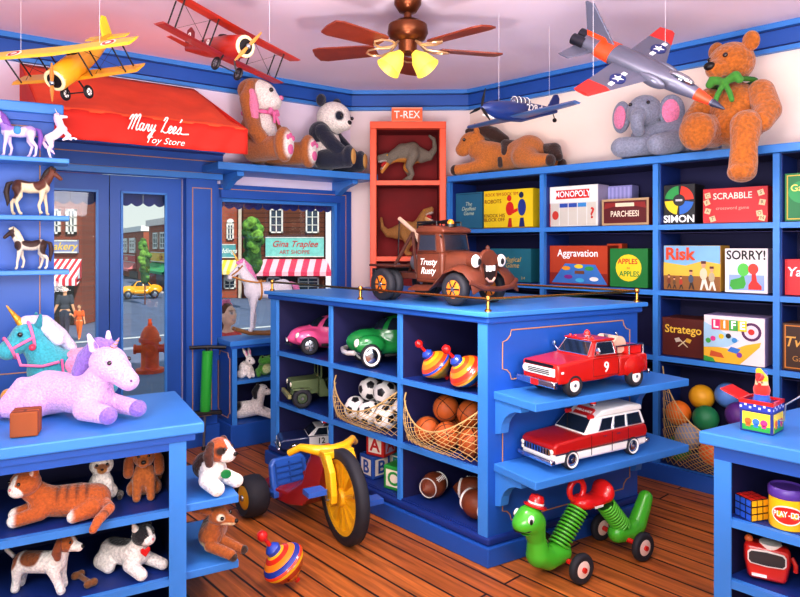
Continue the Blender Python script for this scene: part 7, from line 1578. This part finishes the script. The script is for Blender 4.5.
for s in (1, -1): o.B('ear', H([K('#E8C8EC', (.15, s*.05, .36, .024), (.12, s*.065, .42, .01)), PT(.165, s*.055, .385, .016, .014, .03, LI2)]), 22, .004); o.eye(H.p((.272, s*.064, .318)), .012, H.R @ V((.5, s, 0))); o.ball('nostril', H.p((.385, s*.026, .25)), .007, '#6A3A7A')
horn(o, H.p((.22, 0, .37)), H.R @ V((.5, 0, 1)), .07, .018, '#B89AD8')
o.B('mane', H([K(LI2, (.2, .01, .38, .025), (.13, .0, .36, .045), (.07, .0, .28, .05), (.04, .0, .2, .04))]), 32)
for x, y, z in ((.3, -.103, .05), (.345, .058, .05), (-.31, -.142, .046)): o.B('hoof', [E(x, y, z - .003, .042, .046, .043, LI2)], 20)
# ---- cats and dogs on the left counter shelves
OR, DB = '#B4581E', '#6A3018'
p = LC + LE * .395 + LD * .10; o = Toy('plush_cat', 'orange tabby plush cat lying stretched out on the upper left shelf', 'plush toy', (p.x, p.y, .4434), 200, .76)
o.B('body', [K(OR, (.08, 0, .08, .065), (-.06, 0, .07, .075), (-.13, 0, .065, .07)), K(OR, (.09, .05, .05, .035), (.19, .06, .03, .03)), K(OR, (.09, -.04, .05, .035), (.2, -.02, .03, .03)), K(OR, (-.12, .06, .05, .05), (-.05, .1, .03, .028)), K(OR, (.08, 0, .1, .055), (.13, 0, .14, .05)), PT(.21, .06, .03, .035, .04, .04, WH), PT(.22, -.02, .03, .035, .04, .04, WH), PT(-.035, .1, .03, .03, .03, .03, WH)] + [PT(x, 0, .14, .008, .1, .06, DB) for x in (-.02, -.06, -.1, .02)], 56, .015)
H = Turn((.14, 0, .15), .8, 0)
o.B('head', H([E(.16, 0, .18, .062, .068, .06, OR), E(.2, 0, .16, .034, .04, .034, WH), PT(.22, 0, .19, .03, .014, .05, WH), PT(.22, 0, .15, .03, .05, .03, WH)]), 36, .012)
o.B('tail', [K(OR, (-.17, .03, .06, .026), (-.2, .1, .05, .024), (-.16, .17, .03, .022), (-.14, .2, -.0, .018)), PT(-.2, .1, .05, .04, .006, .04, DB), PT(-.17, .15, .04, .04, .006, .04, DB)], 28, .006)
for s in (1, -1): o.B('ear', H([K(OR, (.15, s*.045, .225, .022), (.145, s*.055, .258, .006)), PT(.172, s*.048, .232, .012, .014, .016, '#F0C8B8')]), 20, .004); o.eye(H.p((.214, s*.03, .195)), .008, H.R @ V((1, s*.3, 0)))
o.ball('nose', H.p((.234, 0, .172)), (.006, .009, .006), '#E88A90')
def sit(o, c, belly, paws, res=46):
    o.B('body', [E(-.02, 0, .065, .055, .055, .065, c), E(.01, 0, .1, .04, .042, .055, c)] + [K(c, (.03, s*.025, .09, .022), (.045, s*.028, .02, .018), (.06, s*.028, .014, .016)) for s in (1, -1)] + [E(-.02, s*.05, .03, .045, .022, .03, c) for s in (1, -1)] + [PT(.06, s*.03, .01, .03, .022, .022, paws) for s in (1, -1)] + [PT(.05, 0, .09, .02, .03, .05, belly)], res, .012)
p = LC + LE * .268 + LD * .205; o = Toy('plush_cat', 'cream plush cat with dark ears and brown muzzle sitting on the upper left shelf', 'plush toy', (p.x, p.y, .4434), -62, .80)
CR = '#EFE6DC'; sit(o, CR, CR, '#2A1C18'); o.B('head', [E(.02, 0, .17, .046, .052, .046, CR), PT(.062, 0, .162, .028, .022, .026, '#B87A3A'), PT(.06, .0, .175, .02, .034, .012, '#8A5A3A')], 34, .01)
for s in (1, -1): o.B('ear', [K('#3A241C', (.015, s*.035, .205, .016), (.012, s*.042, .232, .005))], 18, .003); o.eye((.058, s*.022, .182), .007, (1, 0, 0), white=None)
o.ball('nose', (.07, 0, .163), (.005, .007, .005), '#1A1010'); o.B('tail', [K('#2A1C18', (-.05, .04, .02, .014), (.0, .085, .016, .014), (.05, .075, .016, .012))], 24, .004)
p = LC + LE * .122 + LD * .17; o = Toy('plush_dog', 'reddish brown long-eared plush spaniel sitting at right of the upper left shelf', 'plush toy', (p.x, p.y, .4434), -70, .88)
SPN = '#A85A20'; sit(o, SPN, SPN, SPN); o.B('head', [E(.02, 0, .175, .042, .044, .044, SPN), E(.055, 0, .162, .026, .026, .022, SPN)], 32, .01)
for s in (1, -1): o.B('ear', [K('#8E4818', (.01, s*.042, .195, .018), (.012, s*.06, .155, .022), (.018, s*.062, .11, .022))], 24, .004); o.eye((.055, s*.02, .188), .006)
o.ball('nose', (.082, 0, .17), (.008, .011, .009), '#140C0A'); o.B('tail', [K(SPN, (-.06, .02, .03, .02), (-.09, .05, .05, .024))], 18, .004)
p = LC + LE * .47 + LD * .13; o = Toy('plush_dog', 'white and brown plush beagle standing on the lower left shelf', 'plush toy', (p.x, p.y, .1934), -4, .92)
o.B('body', [K(WH, (.06, 0, .11, .04), (-.06, 0, .108, .04)), K(WH, (.07, 0, .12, .036), (.09, 0, .16, .028))] + [K(WH, (x, s*.024, .09, .022), (x + dx*.5, s*.024, .05, .015), (x + dx, s*.024, .016, .016)) for x, s, dx in ((.07, 1, .01), (.07, -1, .03), (-.07, 1, -.02), (-.07, -1, -.01))] + [PT(-.02, 0, .13, .045, .06, .03, '#8A4A22'), PT(-.09, 0, .12, .03, .06, .04, '#9A5228')], 56, .012)
o.B('head', [E(.105, 0, .185, .036, .034, .034, '#A85A28'), K(WH, (.125, 0, .176, .022), (.155, 0, .17, .016)), PT(.14, 0, .195, .03, .008, .03, WH)], 32, .008)
for s in (1, -1): o.B('ear', [K('#8A4420', (.095, s*.03, .2, .012), (.092, s*.04, .165, .017), (.096, s*.04, .145, .012))], 20, .003); o.eye((.132, s*.02, .195), .005)
o.ball('nose', (.17, 0, .174), .007, '#120C0A'); o.tube('tail', [(-.1, 0, .125), (-.13, 0, .15), (-.135, 0, .175)], .008, '#F0E8E0')
p = LC + LE * .185 + LD * .15; o = Toy('plush_cat', 'black and white plush cat with red heart tag lying on the lower left shelf', 'plush toy', (p.x, p.y, .1934), -26, .84)
TX = '#1C1A20'
o.B('body', [K(WH, (.06, 0, .075, .055), (-.04, 0, .065, .055), (-.09, 0, .06, .055)), K(WH, (.07, .045, .04, .028), (.16, .055, .024, .024)), K(WH, (.07, -.045, .045, .03), (.15, -.055, .024, .025)), K(WH, (-.09, -.05, .035, .04), (-.03, -.07, .024, .026)), K(WH, (.06, 0, .09, .045), (.08, 0, .13, .036)), PT(-.03, .02, .13, .1, .07, .045, TX), PT(.02, .05, .1, .07, .04, .05, TX)], 52, .014)
o.B('head', [E(.1, 0, .165, .046, .05, .045, TX), E(.135, 0, .15, .024, .03, .024, WH), PT(.14, 0, .175, .03, .01, .04, WH), PT(.14, 0, .14, .03, .035, .022, WH)], 34, .01)
for s in (1, -1): o.B('ear', [K(TX if s > 0 else WH, (.09, s*.034, .2, .016), (.086, s*.044, .232, .004))], 18, .003); o.eye((.138, s*.022, .176), .006)
o.ball('nose', (.158, 0, .156), (.005, .007, .005), '#E88A90'); MB().prism([(0, -.022), (.02, 0), (.022, .012), (.012, .02), (0, .01), (-.012, .02), (-.022, .012), (-.02, 0)], .004, mat('#D8201E', .4), Mx.Translation((.135, -.02, .105)) @ Mx.Rotation(1.2, 4, 'Z')).build('heart_tag', o.t, smooth=0, bevel=.003)
o.B('tail', [K(TX, (-.13, 0, .06, .02), (-.18, .03, .05, .018), (-.2, .08, .03, .014))], 22, .004)
p = LC + LE * .33 + LD * .11; t = thing('chew_bone', 'brown toy bone lying between the beagle and the black and white cat', 'toy bone', (p.x, p.y, .2075), math.radians(-38)); blob('bone', [K('#7A4A24', (-.04, 0, 0, .009), (.04, 0, 0, .009))] + [K('#7A4A24', (sx*.047, sy*.011, 0, .0135)) for sx in (1, -1) for sy in (1, -1)], t, 40, .008, furmat(60, .2))
# ---- dog and fawn on the counter's end shelves
p = LC - LE * .105 + LD * .14; o = Toy('plush_dog', 'brown, black and white plush dog with green tag lying on the upper end shelf', 'plush toy', (p.x, p.y, .442), -18, .95)
SB = '#A8501E'
o.B('body', [K('#3A2018', (-.01, .01, .09, .055), (-.02, .06, .075, .06)), E(.03, 0, .08, .055, .055, .055, WH), K(WH, (.03, .045, .05, .032), (.11, .05, .026, .028)), K(WH, (.03, -.045, .05, .032), (.09, -.06, .028, .03)), PT(-.08, 0, .12, .05, .07, .05, SB)], 46, .014)
o.B('head', [E(.06, 0, .165, .052, .052, .05, SB), E(.1, 0, .148, .034, .034, .03, WH), PT(.11, 0, .18, .03, .012, .05, WH), PT(.08, -.03, .17, .03, .02, .02, '#241410')], 36, .012)
for s in (1, -1): o.B('ear', [K('#4A2214', (.05, s*.045, .195, .016), (.05, s*.062, .155, .022), (.055, s*.062, .125, .016))], 20, .004); o.eye((.103, s*.026, .178), .007)
o.ball('nose', (.137, 0, .155), (.008, .012, .009), '#120C0A'); MB().cyl((.1, -.012, .075), (.104, -.018, .072), .02, mat('#1E8A44', .4), n=16).build('name_tag', o.t)
p = LC - LE * .105 + LD * .13; o = Toy('plush_fawn', 'spotted tan plush fawn with long eyelashes lying on the lower end shelf', 'plush toy', (p.x, p.y, .1922), -14, .95)
FN = '#A8581E'
o.B('body', [K(FN, (.01, .01, .075, .05), (-.02, .09, .07, .055)), K(FN, (.02, 0, .09, .035), (.035, 0, .13, .03)), K(FN, (.03, -.03, .05, .024), (.13, -.04, .03, .02)), K(FN, (.03, .035, .05, .024), (.14, .03, .022, .018)), PT(.0, 0, .04, .05, .06, .03, '#E8C88A')] + [PT(-.01 - .02*i, .02 + .03*j, .115, .007, .007, .03, '#F0DCB0') for i in range(3) for j in range(3)], 52, .012)
o.B('head', [E(.05, 0, .165, .042, .04, .038, FN), K(FN, (.075, 0, .155, .026), (.115, 0, .148, .017)), PT(.1, 0, .138, .04, .03, .012, '#EBD2A4')] + [PT(.08, s*.03, .168, .018, .014, .015, '#F4E8D0') for s in (1, -1)], 36, .01)
for s in (1, -1): o.B('ear', [K(FN, (.03, s*.034, .19, .012), (.0, s*.06, .205, .014), (-.02, s*.075, .205, .005))], 20, .003); o.eye((.086, s*.031, .168), .008, (.5, s, 0))
o.ball('nose', (.132, 0, .151), .009, '#140C0A')
for y, x in ((-.041, .14), (.03, .15)): o.B('hoof', [E(x, y, .022, .018, .017, .017, '#3A2418')], 16, .003)

for o in TOYS:
    if o.t.name != 'teddy_bear': o.ground(('tail',))
# lettering becomes real meshes
dg = bpy.context.evaluated_depsgraph_get()
for o in [o for o in bpy.data.objects if o.type == 'FONT']:
    me = bpy.data.meshes.new_from_object(o.evaluated_get(dg)); nm = o.name; o.name = 'old_text'
    n = bpy.data.objects.new(nm, me); C.objects.link(n); n.parent = o.parent; n.matrix_basis = o.matrix_basis
    if not me.materials: me.materials.append(o.data.materials[0])
    bpy.data.objects.remove(o)
# ================================================================= light and camera
def area(name, loc, target, size, power, col, sy=None):
    l = bpy.data.lights.new(name, 'AREA'); l.energy = power; l.color = col; l.size = size
    if sy: l.shape = 'RECTANGLE'; l.size_y = sy
    o = bpy.data.objects.new(name, l); C.objects.link(o); o.location = loc
    o.rotation_euler = (V(target) - V(loc)).to_track_quat('-Z', 'Y').to_euler(); return o
def point(name, loc, power, col, r=.1):
    l = bpy.data.lights.new(name, 'POINT'); l.energy = power; l.color = col; l.shadow_soft_size = r
    o = bpy.data.objects.new(name, l); C.objects.link(o); o.location = loc; return o
area('key_light', (-.9, -.6, 2.5), (.2, 3.6, .9), 1.3, 95, (1, .95, .9), 1.0)
area('fill_light', (1.6, .2, 2.3), (-.6, 4.2, 1.2), 1.4, 38, (.92, .92, 1), 1.0)
point('low_light', (.05, 2.6, 1.5), 30, (1, .92, .9), .1)
area('bounce_light', (0, .7, 1.05), (0, 1.5, 2.66), 2.4, 92, (1, .92, .94), 1.0)  # unseen lamp added to brighten the ceiling
area('wall_wash', (.2, 1.9, 2.45), (1.9, 4.1, 2.2), .8, 11, (1, .86, .74))  # added lamp with no visible fixture, brightens the right wall
sn = bpy.data.lights.new('sun', 'SUN'); sn.energy = 4.6; sn.angle = .03; sn.color = (1, .96, .88)
so = bpy.data.objects.new('sun', sn); C.objects.link(so); so.rotation_euler = V((-.45, .6, -.62)).to_track_quat('-Z', 'Y').to_euler()
wd = bpy.data.worlds.new('sky'); bpy.context.scene.world = wd; wd.use_nodes = True
nt = wd.node_tree; bg = nt.nodes['Background']
tc = nt.nodes.new('ShaderNodeTexCoord'); sp = nt.nodes.new('ShaderNodeSeparateXYZ'); cr = nt.nodes.new('ShaderNodeValToRGB')
nt.links.new(tc.outputs['Generated'], sp.inputs[0]); nt.links.new(sp.outputs['Z'], cr.inputs['Fac'])
cr.color_ramp.elements[0].color = (.80, .88, .84, 1); cr.color_ramp.elements[1].color = (.42, .66, .80, 1); cr.color_ramp.elements[1].position = .6
nt.links.new(cr.outputs['Color'], bg.inputs['Color']); bg.inputs['Strength'].default_value = .95
cam = bpy.data.cameras.new('camera'); co = bpy.data.objects.new('camera', cam); C.objects.link(co)
co.location = (0, 0, CH); co.rotation_euler = (PI / 2, 0, 0); cam.sensor_width = 36; cam.lens = F / 800 * 36; cam.shift_y = -(298.5 - HZ) / 800; cam.clip_end = 300; cam.clip_start = .05
sc = bpy.context.scene; sc.camera = co
sc.view_settings.view_transform = 'Standard'; sc.view_settings.look = 'None'; sc.view_settings.exposure = .14; sc.view_settings.gamma = .9
